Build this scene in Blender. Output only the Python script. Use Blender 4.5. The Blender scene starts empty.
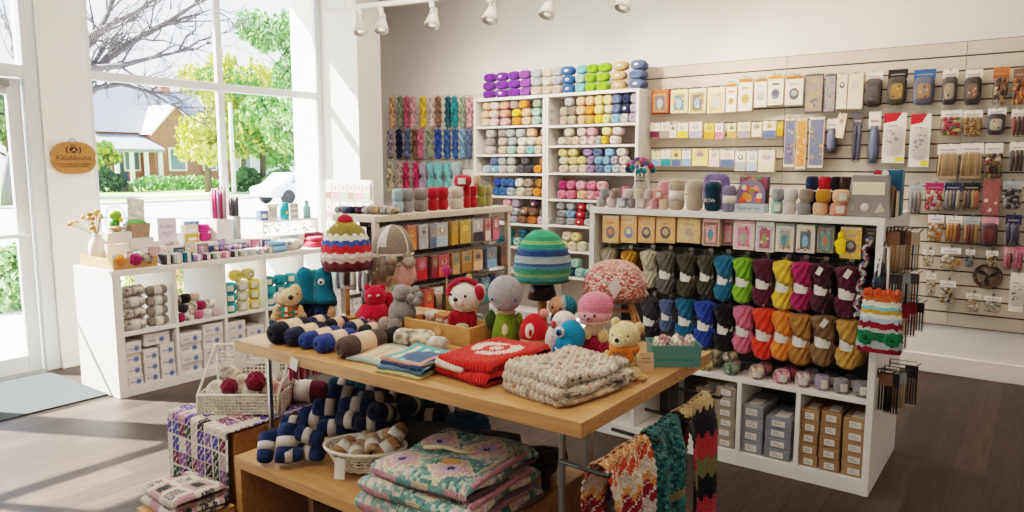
import bpy, math, random
from mathutils import Vector, Matrix, Euler
RND = random.Random(11)
sc = bpy.context.scene
COL = sc.collection
PI = math.pi
# ------------------------------------------------------------------ camera
FPX = 730.0; CAMZ = 1.6
PIT = math.atan(91 / 730.0); YAW = math.atan2(538, math.hypot(730, 91))
FW = Vector((-math.sin(YAW) * math.cos(PIT), math.cos(YAW) * math.cos(PIT), -math.sin(PIT)))
RT = Vector((math.cos(YAW), math.sin(YAW), 0)); UP = RT.cross(FW)
cd = bpy.data.cameras.new('camera'); cam = bpy.data.objects.new('camera', cd); COL.objects.link(cam)
cam.location = (0, 0, CAMZ)
cam.rotation_euler = Matrix((RT, UP, -FW)).transposed().to_euler()
cd.sensor_width = 36.0; cd.lens = 36.0 * FPX / 1024; cd.clip_start = 0.05; cd.clip_end = 500
sc.camera = cam
def ray(x, y): return FW * FPX + RT * (x - 512) - UP * (y - 256)
def onz(x, y, z):
    d = ray(x, y); return Vector((0, 0, CAMZ)) + d * ((z - CAMZ) / d.z)
def ony(x, y, Y):
    d = ray(x, y); return Vector((0, 0, CAMZ)) + d * (Y / d.y)
def onx(x, y, X):
    d = ray(x, y); return Vector((0, 0, CAMZ)) + d * (X / d.x)
# ------------------------------------------------------------------ colours
def s2l(c): return c / 12.92 if c <= 0.04045 else ((c + 0.055) / 1.055) ** 2.4
def hexc(h):
    if not isinstance(h, str): return tuple(h)
    return tuple(s2l(int(h[i:i + 2], 16) / 255) for i in (0, 2, 4))
C = {  # named wool and print colours
 'purple': '6a2a96', 'violet': '85469f', 'lilac': '9a80ad', 'lavender': 'b3a6c0', 'silver': 'aab4b8', 'grey': '9a989c', 'pale grey': 'c3c2c0',
 'dark grey': '55545c', 'charcoal': '3a3840', 'beige': 'cdb9a2', 'taupe': 'a08d80', 'cream': 'e8dabc', 'ivory': 'efe8da', 'white': 'f4f0ea',
 'navy': '1f2b52', 'blue': '2f5f9e', 'royal blue': '2848a0', 'sky blue': '7fb0d4', 'slate blue': '5a6c94', 'pale blue': 'b4cbd8', 'teal': '1f8d9a',
 'dark teal': '17566a', 'mint': 'a4cdc0', 'aqua': '7ccbd0', 'sage': '93a589', 'green': '4f8f3c', 'lime': '83b72c', 'olive': '8c8a3a', 'dark olive': '4a4a2e',
 'peach': 'f2bd98', 'pale peach': 'f4d2b8', 'salmon': 'ee9c86', 'pink': 'eaa6ae', 'pale pink': 'eed0cc', 'rose': 'd8708c', 'hot pink': 'd93a72', 'magenta': 'a82660',
 'orange': 'ef8a36', 'rust': 'c0682e', 'mustard': 'd0952c', 'yellow': 'f2c640', 'pale yellow': 'f2dc92', 'gold': 'c79a4a', 'red': 'c8202e', 'dark red': '86182c',
 'burgundy': '5e1a34', 'plum': '5a2e4e', 'brown': '85604c', 'dark brown': '4a352c', 'tan': 'c69c6e', 'caramel': 'b07a3c', 'black': '1d1c20', 'kraft': 'a9805a', 'coral': 'f0542e'}
def col(n): return hexc(C[n]) if n in C else hexc(n)
# ------------------------------------------------------------------ materials
MATS = {}
def mat(name, color=(.8, .8, .8), rough=.6, bump=0., bscale=60., var=0., vscale=8., metal=0., src='const', tex='noise', spec=.4, trans=0., emit=0., sheen=0., detail=3., alpha=1., coord='Object', stretch=None, groove=0.):
    if name in MATS: return MATS[name]
    m = bpy.data.materials.new(name); m.use_nodes = True; MATS[name] = m
    nt = m.node_tree; N = nt.nodes; L = nt.links; b = N['Principled BSDF']
    b.inputs['Roughness'].default_value = rough; b.inputs['Metallic'].default_value = metal
    b.inputs['Specular IOR Level'].default_value = spec
    b.inputs['Transmission Weight'].default_value = trans; b.inputs['Alpha'].default_value = alpha
    if sheen: b.inputs['Sheen Weight'].default_value = sheen
    tc = N.new('ShaderNodeTexCoord'); vec = tc.outputs[coord]
    if stretch:
        mp = N.new('ShaderNodeMapping'); mp.inputs['Scale'].default_value = stretch; L.new(vec, mp.inputs['Vector']); vec = mp.outputs['Vector']
    c = color if not isinstance(color, str) else col(color)
    if src == 'const':
        rgb = N.new('ShaderNodeRGB'); rgb.outputs[0].default_value = (*c[:3], 1); out = rgb.outputs[0]
    elif src == 'obj':
        oi = N.new('ShaderNodeObjectInfo'); out = oi.outputs['Color']
    else:
        at = N.new('ShaderNodeAttribute'); at.attribute_name = 'Col'; out = at.outputs['Color']
    if var:
        n = N.new('ShaderNodeTexNoise'); n.inputs['Scale'].default_value = vscale; n.inputs['Detail'].default_value = detail
        L.new(vec, n.inputs['Vector'])
        r = N.new('ShaderNodeMapRange'); r.inputs['From Min'].default_value = .3; r.inputs['From Max'].default_value = .7
        r.inputs['To Min'].default_value = 1 - var; r.inputs['To Max'].default_value = 1 + var * .6; L.new(n.outputs['Fac'], r.inputs['Value'])
        mx = N.new('ShaderNodeMix'); mx.data_type = 'RGBA'; mx.blend_type = 'MULTIPLY'; mx.inputs['Factor'].default_value = 1
        L.new(out, mx.inputs['A']); L.new(r.outputs['Result'], mx.inputs['B']); out = mx.outputs['Result']
    h = None
    if bump or groove:
        if tex == 'noise':
            n2 = N.new('ShaderNodeTexNoise'); n2.inputs['Scale'].default_value = bscale; n2.inputs['Detail'].default_value = 4; h = n2.outputs['Fac']
        elif tex == 'voronoi':
            n2 = N.new('ShaderNodeTexVoronoi'); n2.inputs['Scale'].default_value = bscale; h = n2.outputs['Distance']
        else:
            n2 = N.new('ShaderNodeTexWave'); n2.bands_direction = 'DIAGONAL'; n2.inputs['Scale'].default_value = bscale
            n2.inputs['Distortion'].default_value = 3.5; n2.inputs['Detail'].default_value = 2; n2.inputs['Detail Scale'].default_value = 1.2; h = n2.outputs['Fac']
        L.new(vec, n2.inputs['Vector'])
        if groove:  # shade between strands and stitches put into the colour
            r = N.new('ShaderNodeMapRange'); r.inputs['To Min'].default_value = 1 - groove; r.inputs['To Max'].default_value = 1.08
            if tex == 'voronoi': r.inputs['To Min'].default_value = 1.08; r.inputs['To Max'].default_value = 1 - groove
            L.new(h, r.inputs['Value'])
            mx = N.new('ShaderNodeMix'); mx.data_type = 'RGBA'; mx.blend_type = 'MULTIPLY'; mx.inputs['Factor'].default_value = 1
            L.new(out, mx.inputs['A']); L.new(r.outputs['Result'], mx.inputs['B']); out = mx.outputs['Result']
        if bump:
            bp = N.new('ShaderNodeBump'); bp.inputs['Strength'].default_value = min(1, bump); bp.inputs['Distance'].default_value = .004
            if tex == 'voronoi': bp.invert = True
            L.new(h, bp.inputs['Height']); L.new(bp.outputs['Normal'], b.inputs['Normal'])
    L.new(out, b.inputs['Base Color'])
    if emit:
        L.new(out, b.inputs['Emission Color']); b.inputs['Emission Strength'].default_value = emit
    return m
M_YARN = mat('yarn_wool', src='obj', rough=.9, spec=.15, tex='wave', bscale=55, bump=.7, groove=.35, sheen=.15, var=.1, vscale=40)
M_YARNV = mat('variegated_wool', src='vcol', rough=.9, spec=.15, tex='wave', bscale=55, bump=.7, groove=.3, sheen=.15, var=.12, vscale=60)
M_KNIT = mat('knit_fabric', src='obj', rough=.95, spec=.1, tex='voronoi', bscale=150, bump=.9, groove=.24, sheen=.15)
M_KNITV = mat('patterned_knit', src='vcol', rough=.95, spec=.1, tex='voronoi', bscale=150, bump=.8, groove=.22, sheen=.15)
M_OBJ = mat('coloured_plain', src='obj', rough=.55)
M_VCOL = mat('printed_card', src='vcol', rough=.45, spec=.35)
def print_mat():
    """printed picture card: flat shapes broken up by small blotches of colour"""
    m = mat('printed_picture', src='vcol', rough=.4, spec=.35); nt = m.node_tree; N = nt.nodes; L = nt.links; b = N['Principled BSDF']
    at = [n for n in N if n.type == 'ATTRIBUTE'][0]; tc = [n for n in N if n.type == 'TEX_COORD'][0]
    mp = N.new('ShaderNodeMapping'); oi = N.new('ShaderNodeObjectInfo'); L.new(tc.outputs['Object'], mp.inputs['Vector']); L.new(oi.outputs['Random'], mp.inputs['Location'])
    n = N.new('ShaderNodeTexNoise'); n.inputs['Scale'].default_value = 62; n.inputs['Detail'].default_value = 3; L.new(mp.outputs['Vector'], n.inputs['Vector'])
    hs = N.new('ShaderNodeHueSaturation'); hs.inputs['Saturation'].default_value = 1.15; hs.inputs['Value'].default_value = 1.0; L.new(n.outputs['Color'], hs.inputs['Color'])
    mx = N.new('ShaderNodeMix'); mx.data_type = 'RGBA'; mx.blend_type = 'OVERLAY'; mx.inputs['Factor'].default_value = .65; L.new(at.outputs['Color'], mx.inputs['A']); L.new(hs.outputs['Color'], mx.inputs['B']); L.new(mx.outputs['Result'], b.inputs['Base Color'])
    return m
M_PRINT = print_mat()
M_GROOVE = mat('slat_groove_shade', '4f443a', rough=.8)  # sheet behind the slats, groove shade put into its dark colour
M_PAPER = mat('white_paper', 'ddd5cb', rough=.6, var=.04, vscale=30)
M_WHITE = mat('white_lacquer', 'ece8e1', rough=.4, var=.03, vscale=4)
M_WALL = mat('painted_plaster', 'efece6', rough=.85, bump=.12, bscale=180, var=.02, vscale=2)
M_SLAT = mat('warm_slatboard', 'd2c4b2', rough=.6, var=.04, vscale=3)
M_METAL = mat('brushed_metal', '9a9896', rough=.32, metal=.9)
M_DMETAL = mat('dark_metal', '4a4846', rough=.4, metal=.8)
M_ALU = mat('window_aluminium', 'd9dcdd', rough=.4, metal=.15)
M_WOOD = mat('oak_wood', 'b28350', rough=.45, var=.22, vscale=6, stretch=(1, 9, 9), bump=.1, bscale=30)
M_WOODX = M_WOOD
M_PINE = mat('pine_wood', 'bd8c54', rough=.5, var=.2, vscale=14, stretch=(1, 6, 6))
M_DWOOD = mat('dark_wood', '5b4031', rough=.5, var=.2, vscale=14)
M_BLACK = mat('black_plastic', '18181a', rough=.3, spec=.5)
M_EYE = mat('glossy_black_eye', '0c0c0d', rough=.08, spec=.8)
M_WICKER = mat('white_wicker', 'e6dccb', rough=.7, bump=.4, bscale=150, var=.12, vscale=60)
M_PLASTIC = mat('coloured_plastic', src='obj', rough=.35, spec=.5)
def glass_mat(name, tint=(1, 1, 1), gloss=.08, rough=.0):
    m = bpy.data.materials.new(name); m.use_nodes = True; nt = m.node_tree; N = nt.nodes; L = nt.links
    for n in list(N):
        if n.type != 'OUTPUT_MATERIAL': N.remove(n)
    t = N.new('ShaderNodeBsdfTransparent'); t.inputs['Color'].default_value = (*tint, 1)
    g = N.new('ShaderNodeBsdfGlossy'); g.inputs['Roughness'].default_value = rough
    fr = N.new('ShaderNodeLayerWeight'); fr.inputs['Blend'].default_value = .25
    mu = N.new('ShaderNodeMath'); mu.operation = 'MULTIPLY'; mu.inputs[1].default_value = gloss * 4
    L.new(fr.outputs['Fresnel'], mu.inputs[0])
    mx = N.new('ShaderNodeMixShader'); L.new(mu.outputs[0], mx.inputs[0]); L.new(t.outputs[0], mx.inputs[1]); L.new(g.outputs[0], mx.inputs[2])
    L.new(mx.outputs[0], [n for n in N if n.type == 'OUTPUT_MATERIAL'][0].inputs['Surface'])
    return m
M_GLASS = glass_mat('window_glass', (.97, .985, .98), .1)
M_FILM = glass_mat('clear_plastic_film', (.93, .93, .93), .16, .12)
# ------------------------------------------------------------------ mesh builder
I4 = Matrix.Identity(4)
def T(x=0, y=0, z=0, rx=0, ry=0, rz=0, s=1):
    m = Matrix.Translation((x, y, z)) @ Euler((rx, ry, rz)).to_matrix().to_4x4()
    return m @ Matrix.Diagonal((*(s if isinstance(s, (tuple, list)) else (s, s, s)), 1))
class MB:
    def __init__(self): self.v = []; self.f = []; self.c = []; self.sm = []
    def add(self, vs, fs, c=(1, 1, 1), t=None, smooth=False):
        o = len(self.v)
        self.v += [tuple(t @ Vector(p)) for p in vs] if t is not None else [tuple(p) for p in vs]
        for i, f in enumerate(fs):
            self.f.append(tuple(o + k for k in f)); self.sm.append(smooth)
            self.c.append(c[i] if isinstance(c, list) else c)
        return self
    def box(self, x0, x1, y0, y1, z0, z1, c=(1, 1, 1), t=None):
        vs = [(x0, y0, z0), (x1, y0, z0), (x1, y1, z0), (x0, y1, z0), (x0, y0, z1), (x1, y0, z1), (x1, y1, z1), (x0, y1, z1)]
        return self.add(vs, [(3, 2, 1, 0), (4, 5, 6, 7), (0, 1, 5, 4), (1, 2, 6, 5), (2, 3, 7, 6), (3, 0, 4, 7)], c, t)
    def cbox(self, cx, cy, cz, sx, sy, sz, c=(1, 1, 1), t=None):
        return self.box(cx - sx / 2, cx + sx / 2, cy - sy / 2, cy + sy / 2, cz - sz / 2, cz + sz / 2, c, t)
    def surf(self, fn, nu, nv, cu=False, cv=False, c=(1, 1, 1), t=None, smooth=True):
        """fn(u,v)->point; c may be a function of (u,v)."""
        mu = nu if cu else nu + 1; mv = nv if cv else nv + 1
        vs = [fn(i / nu, j / nv) for j in range(mv) for i in range(mu)]
        fs = []; cs = []
        for j in range(nv):
            for i in range(nu):
                a = j * mu + i; b = j * mu + (i + 1) % mu; d = ((j + 1) % mv) * mu + i; e = ((j + 1) % mv) * mu + (i + 1) % mu
                fs.append((a, b, e, d)); cs.append(c((i + .5) / nu, (j + .5) / nv) if callable(c) else c)
        return self.add(vs, fs, cs, t, smooth)
    def lathe(self, prof, n=20, c=(1, 1, 1), t=None, wob=None, smooth=True, cap=True):
        """prof: (radius, z) list from bottom to top."""
        m = len(prof)
        def fn(u, v):
            r, z = prof[round(v * (m - 1))]; a = u * 2 * PI
            if wob: r = r * (1 + wob(a, v))
            return (r * math.cos(a), r * math.sin(a), z)
        self.surf(fn, n, m - 1, cu=True, c=c, t=t, smooth=smooth)
        if cap:
            o = len(self.v) - n * m
            self.f.append(tuple(o + k for k in reversed(range(n)))); self.f.append(tuple(o + n * (m - 1) + k for k in range(n)))
            c0 = c(0, 0) if callable(c) else c; c1 = c(0, 1) if callable(c) else c
            self.c += [c0, c1]; self.sm += [smooth, smooth]
        return self
    def ell(self, cx, cy, cz, rx, ry=None, rz=None, n=16, m=10, c=(1, 1, 1), t=None, p=1.0, wob=None):
        ry = ry or rx; rz = rz or rx
        def pw(x): return math.copysign(abs(x) ** p, x)
        def fn(u, v):
            a = u * 2 * PI; b = (v - .5) * PI * .998
            k = 1 + (wob(u, v) if wob else 0)
            return (cx + k * rx * pw(math.cos(b)) * pw(math.cos(a)), cy + k * ry * pw(math.cos(b)) * pw(math.sin(a)), cz + k * rz * pw(math.sin(b)))
        return self.surf(fn, n, m, cu=True, c=c, t=t)
    def tube(self, pts, r, n=8, c=(1, 1, 1), t=None, closed=False, flat=1.0, wob=None):
        P = [Vector(p) for p in pts]; k = len(P)
        rr = r if isinstance(r, (list, tuple)) else [r] * k
        vs = []; ref = None
        for i, p in enumerate(P):
            d = (P[(i + 1) % k] - P[i - 1]) if closed else (P[min(i + 1, k - 1)] - P[max(i - 1, 0)])
            d = d.normalized() if d.length > 1e-9 else Vector((0, 0, 1))
            if ref is None:
                ref = d.cross(Vector((0, 0, 1)));
                if ref.length < 1e-3: ref = d.cross(Vector((1, 0, 0)))
            ref = (ref - d * ref.dot(d)).normalized(); b = d.cross(ref)
            for j in range(n):
                a = 2 * PI * j / n; q = rr[i] * (1 + (wob(a, i) if wob else 0))
                vs.append(p + ref * (q * math.cos(a)) + b * (q * flat * math.sin(a)))
        fs = []; cs = []
        for i in range(k if closed else k - 1):
            for j in range(n):
                a = i * n + j; b2 = i * n + (j + 1) % n; d2 = ((i + 1) % k) * n + j; e = ((i + 1) % k) * n + (j + 1) % n
                fs.append((a, b2, e, d2)); cs.append(c(i / max(1, k - 1), j / n) if callable(c) else c)
        if not closed:
            fs.append(tuple(reversed(range(n)))); fs.append(tuple((k - 1) * n + j for j in range(n)))
            cs += [cs[0], cs[-1]]
        return self.add(vs, fs, cs, t, True)
    def prism(self, poly, z0, z1, c=(1, 1, 1), t=None, smooth=False):
        n = len(poly)
        vs = [(x, y, z0) for x, y in poly] + [(x, y, z1) for x, y in poly]
        fs = [tuple(reversed(range(n))), tuple(range(n, 2 * n))] + [(i, (i + 1) % n, n + (i + 1) % n, n + i) for i in range(n)]
        return self.add(vs, fs, c, t, smooth)
    def rect(self, x0, x1, z0, z1, y, c=(1, 1, 1), t=None):
        """flat patch facing -Y"""
        return self.add([(x0, y, z0), (x1, y, z0), (x1, y, z1), (x0, y, z1)], [(0, 1, 2, 3)], c, t)
    def disc(self, x, z, r, y, c=(1, 1, 1), n=14, t=None, rz=None):
        rz = rz or r
        return self.add([(x + r * math.cos(2 * PI * i / n), y, z + rz * math.sin(2 * PI * i / n)) for i in range(n)], [tuple(range(n))], c, t)
    def mesh(self, name, m):
        me = bpy.data.meshes.new(name); me.from_pydata(self.v, [], self.f); me.materials.append(m)
        me.polygons.foreach_set('use_smooth', self.sm)
        if any(x != (1, 1, 1) for x in self.c):
            ca = me.color_attributes.new('Col', 'FLOAT_COLOR', 'CORNER')
            buf = []
            for f, cc in zip(self.f, self.c): buf += [cc[0], cc[1], cc[2], 1.0] * len(f)
            ca.data.foreach_set('color', buf)
        me.update(); return me
# ------------------------------------------------------------------ objects
ORD = ['first', 'second', 'third', 'fourth', 'fifth', 'sixth', 'seventh', 'eighth', 'ninth', 'tenth', 'eleventh', 'twelfth', 'thirteenth', 'fourteenth', 'fifteenth', 'sixteenth',
       'seventeenth', 'eighteenth', 'nineteenth', 'twentieth']
SEEN = {}
def tag(o, label, cat, group=None, kind=None):
    if SEEN.get(label.lower(), 0) is None or (label.lower() in SEEN and SEEN[label.lower()] != group): print('DUPLICATE LABEL:', label)
    if label.lower() in SEEN and group is None: print('DUPLICATE LABEL:', label)
    SEEN[label.lower()] = group
    nw = len(label.split())
    if nw < 4 or nw > 16: print('LABEL LENGTH', nw, label)
    o['label'] = label; o['category'] = cat
    if group: o['group'] = group
    if kind: o['kind'] = kind
    return o
def link(name, data, parent=None, color=None, loc=(0, 0, 0), rot=(0, 0, 0), scale=None):
    o = bpy.data.objects.new(name, data); COL.objects.link(o)
    o.location = loc; o.rotation_euler = rot
    if scale is not None: o.scale = scale if isinstance(scale, (tuple, list)) else (scale,) * 3
    if parent is not None: o.parent = parent
    if color is not None: o.color = (*col(color)[:3], 1) if isinstance(color, str) else (*color[:3], 1)
    return o
def part(name, mb, m, parent=None, color=None, bevel=0, **k):
    o = link(name, mb if isinstance(mb, bpy.types.Mesh) else mb.mesh(name, m), parent, color, **k)
    if bevel:
        bv = o.modifiers.new('bevel', 'BEVEL'); bv.width = bevel; bv.segments = 2; bv.limit_method = 'ANGLE'
    return o
def thing(name, label, cat, loc=(0, 0, 0), rz=0, group=None, rot=None, scale=None):
    o = link(name, None, loc=loc, rot=rot or (0, 0, rz), scale=scale); o.empty_display_size = .05
    return tag(o, label, cat, group)
def struct(name, mb, m, bevel=0, **k):
    o = part(name, mb, m, bevel=bevel, **k); o['kind'] = 'structure'; return o
def label_part(o, text): o['label'] = text; return o
def lettering(name, body, size, m, parent, loc, rot=(PI / 2, 0, 0), ext=.0006, align='CENTER', space=1.0):
    cu = bpy.data.curves.new(name, 'FONT'); cu.body = body; cu.size = size; cu.extrude = ext; cu.align_x = align; cu.align_y = 'CENTER'; cu.space_line = .85; cu.space_character = space
    cu.resolution_u = 2
    tmp = bpy.data.objects.new('lettering_source', cu); COL.objects.link(tmp); bpy.context.view_layer.update()
    me = bpy.data.meshes.new_from_object(tmp.evaluated_get(bpy.context.evaluated_depsgraph_get())); bpy.data.objects.remove(tmp); bpy.data.curves.remove(cu)
    me.materials.clear(); me.materials.append(m); return link(name, me, parent, loc=loc, rot=rot)
def dup(root, loc=None, rot=None, label=None, cat=None, group=None, scale=None, recolor=None):
    """copy a thing with its parts and sub-parts; recolor maps a part's kind to a colour"""
    def cp(o, par):
        n = o.copy(); COL.objects.link(n)
        if par is not None: n.parent = par
        base = o.name.split('.')[0]
        if recolor and base in recolor:
            k = recolor[base]; n.color = (*col(k)[:3], 1)
        for ch in KIDS.get(o.name, ()): cp(ch, n)
        return n
    r = cp(root, None)
    if loc is not None: r.location = loc
    if rot is not None: r.rotation_euler = rot
    if scale is not None: r.scale = scale if isinstance(scale, (tuple, list)) else (scale,) * 3
    if 'group' in r and group is None: del r['group']
    tag(r, label, cat or root['category'], group)
    return r
KIDS = {}
def learn(root):
    """remember a prototype's children so that copies are quick"""
    for o in [root] + list(root.children_recursive): KIDS[o.name] = [c for c in o.children]
    return root
# ================================================================== SETTING
WX = -6.2; BY = 6.4; CZ = 3.5
def floor_mat():
    m = bpy.data.materials.new('dark_plank_floor'); m.use_nodes = True; nt = m.node_tree; N = nt.nodes; L = nt.links; b = N['Principled BSDF']
    tc = N.new('ShaderNodeTexCoord'); mp = N.new('ShaderNodeMapping'); mp.inputs['Rotation'].default_value = (0, 0, PI / 2)
    L.new(tc.outputs['Object'], mp.inputs['Vector'])
    br = N.new('ShaderNodeTexBrick'); br.inputs['Scale'].default_value = 1; br.inputs['Brick Width'].default_value = 1.3; br.inputs['Row Height'].default_value = .15
    br.inputs['Mortar Size'].default_value = .0025; br.inputs['Color1'].default_value = (*hexc('483b34'), 1); br.inputs['Color2'].default_value = (*hexc('362b26'), 1)
    br.inputs['Mortar'].default_value = (*hexc('2c2420'), 1); br.offset = .37; L.new(mp.outputs['Vector'], br.inputs['Vector'])
    m2 = N.new('ShaderNodeMapping'); m2.inputs['Scale'].default_value = (14, 1.2, 1); L.new(tc.outputs['Object'], m2.inputs['Vector'])
    n = N.new('ShaderNodeTexNoise'); n.inputs['Scale'].default_value = 3; n.inputs['Detail'].default_value = 6; L.new(m2.outputs['Vector'], n.inputs['Vector'])
    r = N.new('ShaderNodeMapRange'); r.inputs['From Min'].default_value = .3; r.inputs['From Max'].default_value = .7; r.inputs['To Min'].default_value = .68; r.inputs['To Max'].default_value = 1.3
    L.new(n.outputs['Fac'], r.inputs['Value'])
    mx = N.new('ShaderNodeMix'); mx.data_type = 'RGBA'; mx.blend_type = 'MULTIPLY'; mx.inputs['Factor'].default_value = 1
    L.new(br.outputs['Color'], mx.inputs['A']); L.new(r.outputs['Result'], mx.inputs['B']); L.new(mx.outputs['Result'], b.inputs['Base Color'])
    b.inputs['Roughness'].default_value = .5; b.inputs['Specular IOR Level'].default_value = .3
    bp = N.new('ShaderNodeBump'); bp.inputs['Strength'].default_value = .15; bp.inputs['Distance'].default_value = .003; L.new(n.outputs['Fac'], bp.inputs['Height']); L.new(bp.outputs['Normal'], b.inputs['Normal'])
    return m
struct('floor', MB().box(-6.9, 2.4, -2.6, 6.55, -.1, 0), floor_mat())
struct('ceiling', MB().box(-6.9, 2.4, -2.6, 6.55, CZ, CZ + .1), M_WALL)
struct('wall_back', MB().box(-6.9, 2.4, BY, BY + .15, 0, CZ), M_WALL)
struct('wall_right', MB().box(2.3, 2.45, -2.6, BY, 0, CZ), M_WALL)
struct('wall_front', MB().box(-6.35, 2.3, -2.6, -2.45, 0, CZ), M_WALL)
struct('wall_left', MB().box(-6.9, -6.7, 5.44, BY, 0, CZ), M_WALL)
struct('wall_left_pier', MB().box(-6.42, WX, 2.44, 2.79, 0, CZ), M_WALL, bevel=.004)
struct('wall_left_column', MB().box(-6.7, -5.66, 5.12, 5.44, 0, CZ), M_WALL, bevel=.004)
struct('wall_left_header', MB().box(-6.42, WX, -2.45, 5.12, 3.38, CZ), M_WALL)
struct('wall_left_end', MB().box(-6.42, WX, -2.45, -1.2, 0, CZ), M_WALL)
struct('baseboard_back', MB().box(-6.7, 2.3, BY - .018, BY, 0, .14), M_WHITE, bevel=.004)
struct('baseboard_left', MB().box(WX, WX + .016, 2.44, 2.79, 0, .13), M_WHITE, bevel=.003)
def glazing(name, y0, y1, z0, z1, mull=(), trans=(), fw=.06, x=-6.255, d=.05, fl=.06):
    """window: outer frame, vertical mullions, horizontal transoms and one pane per opening"""
    fr = MB()
    fr.box(x, x + d, y0, y0 + fl, z0, z1); fr.box(x, x + d, y1 - fw, y1, z0, z1); fr.box(x, x + d, y0 + fw, y1 - fw, z0, z0 + fw); fr.box(x, x + d, y0 + fw, y1 - fw, z1 - fw, z1)
    o = struct(name, fr, M_ALU, bevel=.004)
    for a in mull: part('mullion', MB().box(x, x + d, a - .03, a + .03, z0 + fw, z1 - fw), M_ALU, o, bevel=.004)
    ys = [y0 + fl] + [q for a in mull for q in (a - .03, a + .03)] + [y1 - fw]
    for h in trans:
        for i in range(0, len(ys), 2): part('transom', MB().box(x, x + d, ys[i], ys[i + 1], h - .036, h + .036), M_ALU, o, bevel=.004)
    zs = [z0 + fw] + [q for h in trans for q in (h - .036, h + .036)] + [z1 - fw]
    for i in range(0, len(ys), 2):
        for k in range(0, len(zs), 2):
            part('pane', MB().box(x + .022, x + .028, ys[i], ys[i + 1], zs[k], zs[k + 1]), M_GLASS, o)
    return o
glazing('window_1', 2.79, 5.12, .1, 3.38, mull=(3.95,), trans=(2.31,), fw=.07, fl=.03)
glazing('window_2', -1.2, 1.08, .1, 3.38, mull=(0.05,), trans=(2.29,))
struct('trim_1', MB().box(-6.42, WX, 2.79, 5.12, 0, .1), M_WHITE)
struct('trim_2', MB().box(-6.42, WX, -1.2, 1.08, 0, .1), M_WHITE)
# glazed entrance door with a transom light over it
fr = MB()
fr.box(-6.36, -6.22, 2.34, 2.44, 0, 3.38); fr.box(-6.36, -6.22, 1.08, 1.16, 0, 3.38); fr.box(-6.36, -6.22, 1.16, 2.34, 2.25, 2.34); fr.box(-6.36, -6.22, 1.16, 2.34, 3.3, 3.38)
dr = struct('door_1', fr, M_ALU, bevel=.004)
lf = MB(); lf.box(-6.31, -6.26, 2.235, 2.33, .01, 2.24); lf.box(-6.31, -6.26, 1.17, 1.265, .01, 2.24); lf.box(-6.31, -6.26, 1.265, 2.235, .01, .14); lf.box(-6.31, -6.26, 1.265, 2.235, 2.12, 2.24)
dl = part('door_leaf', lf, M_ALU, dr, bevel=.004)
part('pane', MB().box(-6.29, -6.284, 1.265, 2.235, .14, 2.12), M_GLASS, dl)
part('push_bar', MB().tube([(-6.24, 1.2, 1.07), (-6.21, 1.22, 1.07), (-6.21, 2.27, 1.07), (-6.24, 2.29, 1.07)], .016, 8), M_ALU, dl)
part('pane', MB().box(-6.29, -6.284, 1.16, 2.34, 2.34, 3.3), M_GLASS, dr)
part('door_closer', MB().box(-6.26, -6.2, 2.0, 2.24, 2.17, 2.23), M_METAL, dr, bevel=.006)
part('threshold', MB().box(-6.38, -6.15, 1.16, 2.34, 0, .012), M_METAL, dr)
# flooring mat at the door
tag(part('door_mat', MB().box(-6.14, -5.2, 1.0, 2.33, 0, .012), mat('grey_matting', '383e41', rough=.95, bump=.8, bscale=220, var=.25, vscale=120), bevel=.004),
    'grey ribbed entrance mat lying inside the glass door', 'mat')
# slat walls
def slatwall(name, x0, x1, z0, z1, step, m, th=.02):
    b = MB(); z = z0
    while z < z1 - .02:
        h = min(step, z1 - z)
        b.box(x0, x1, BY - th, BY - .006, z + .006, z + h - .006); z += step
    o = struct(name, b, m); part('groove_sheet', MB().box(x0, x1, BY - .007, BY - .0005, z0, z1), M_GROOVE if m is M_SLAT else mat('pale_groove', 'b9b4ae', rough=.7), o); return o
slatwall('wall_back_slat_panel', -3.12, -1.83, .38, 2.5, .106, M_SLAT); slatwall('wall_back_slat_panel', -1.826, -.55, .38, 2.5, .106, M_SLAT); slatwall('wall_back_slat_panel', -.546, 1.4, .38, 2.5, .106, M_SLAT)
slatwall('wall_back_white_slats', -6.45, -4.6, .5, 2.28, .106, M_WHITE)
# socket on the pier
so = thing('wall_socket', 'small white socket plate low on the pier beside the door', 'socket', (WX, 2.66, .38))
part('plate', MB().box(0, .008, -.04, .04, -.06, .06), M_WHITE, so, bevel=.003)
part('insert', MB().box(.008, .011, -.02, .02, -.035, .035), M_PAPER, so)
# track light
tr_a = Vector((-5.55, 4.62, 3.02)); tr_b = Vector((.3, 5.8, 3.02)); td = (tr_b - tr_a).normalized()
tl = thing('track_rail', 'long white track rail hung under the ceiling with spotlights', 'light rail', tr_a, math.atan2(td.y, td.x))
ln = (tr_b - tr_a).length
part('rail', MB().box(0, ln, -.02, .02, -.02, .02), M_WHITE, tl, bevel=.003)
for q in (.25, 2.2, 4.2): part('hanger_rod', MB().tube([(q, 0, .02), (q, 0, CZ - 3.02)], .006, 6), M_WHITE, tl)
def spot_proto():
    t = thing('spotlight', 'white cone spotlight on the track, nearest the window', 'spotlight', (0, 0, 0), group='spotlights on the ceiling track')
    part('stem', MB().box(-.02, .02, -.015, .015, -.05, 0).tube([(0, 0, -.05), (0, 0, -.1)], .009, 6), M_WHITE, t)
    h = part('lamp_head', MB().lathe([(.001, .1), (.03, .098), (.036, .08), (.034, .045), (.045, .01), (.062, -.04), (.066, -.075), (.06, -.08), (.05, -.06), (.02, -.04)], 20, t=T(0, .02, -.14, rx=-.42), cap=False), mat('spot_white', 'b9b4ae', rough=.35), t)
    part('bulb', MB().ell(0, .006, -.19, .03, .03, .02), mat('lit_bulb', 'fff2dd', emit=.8), h)
    return learn(t)
sp0 = spot_proto()
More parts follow.
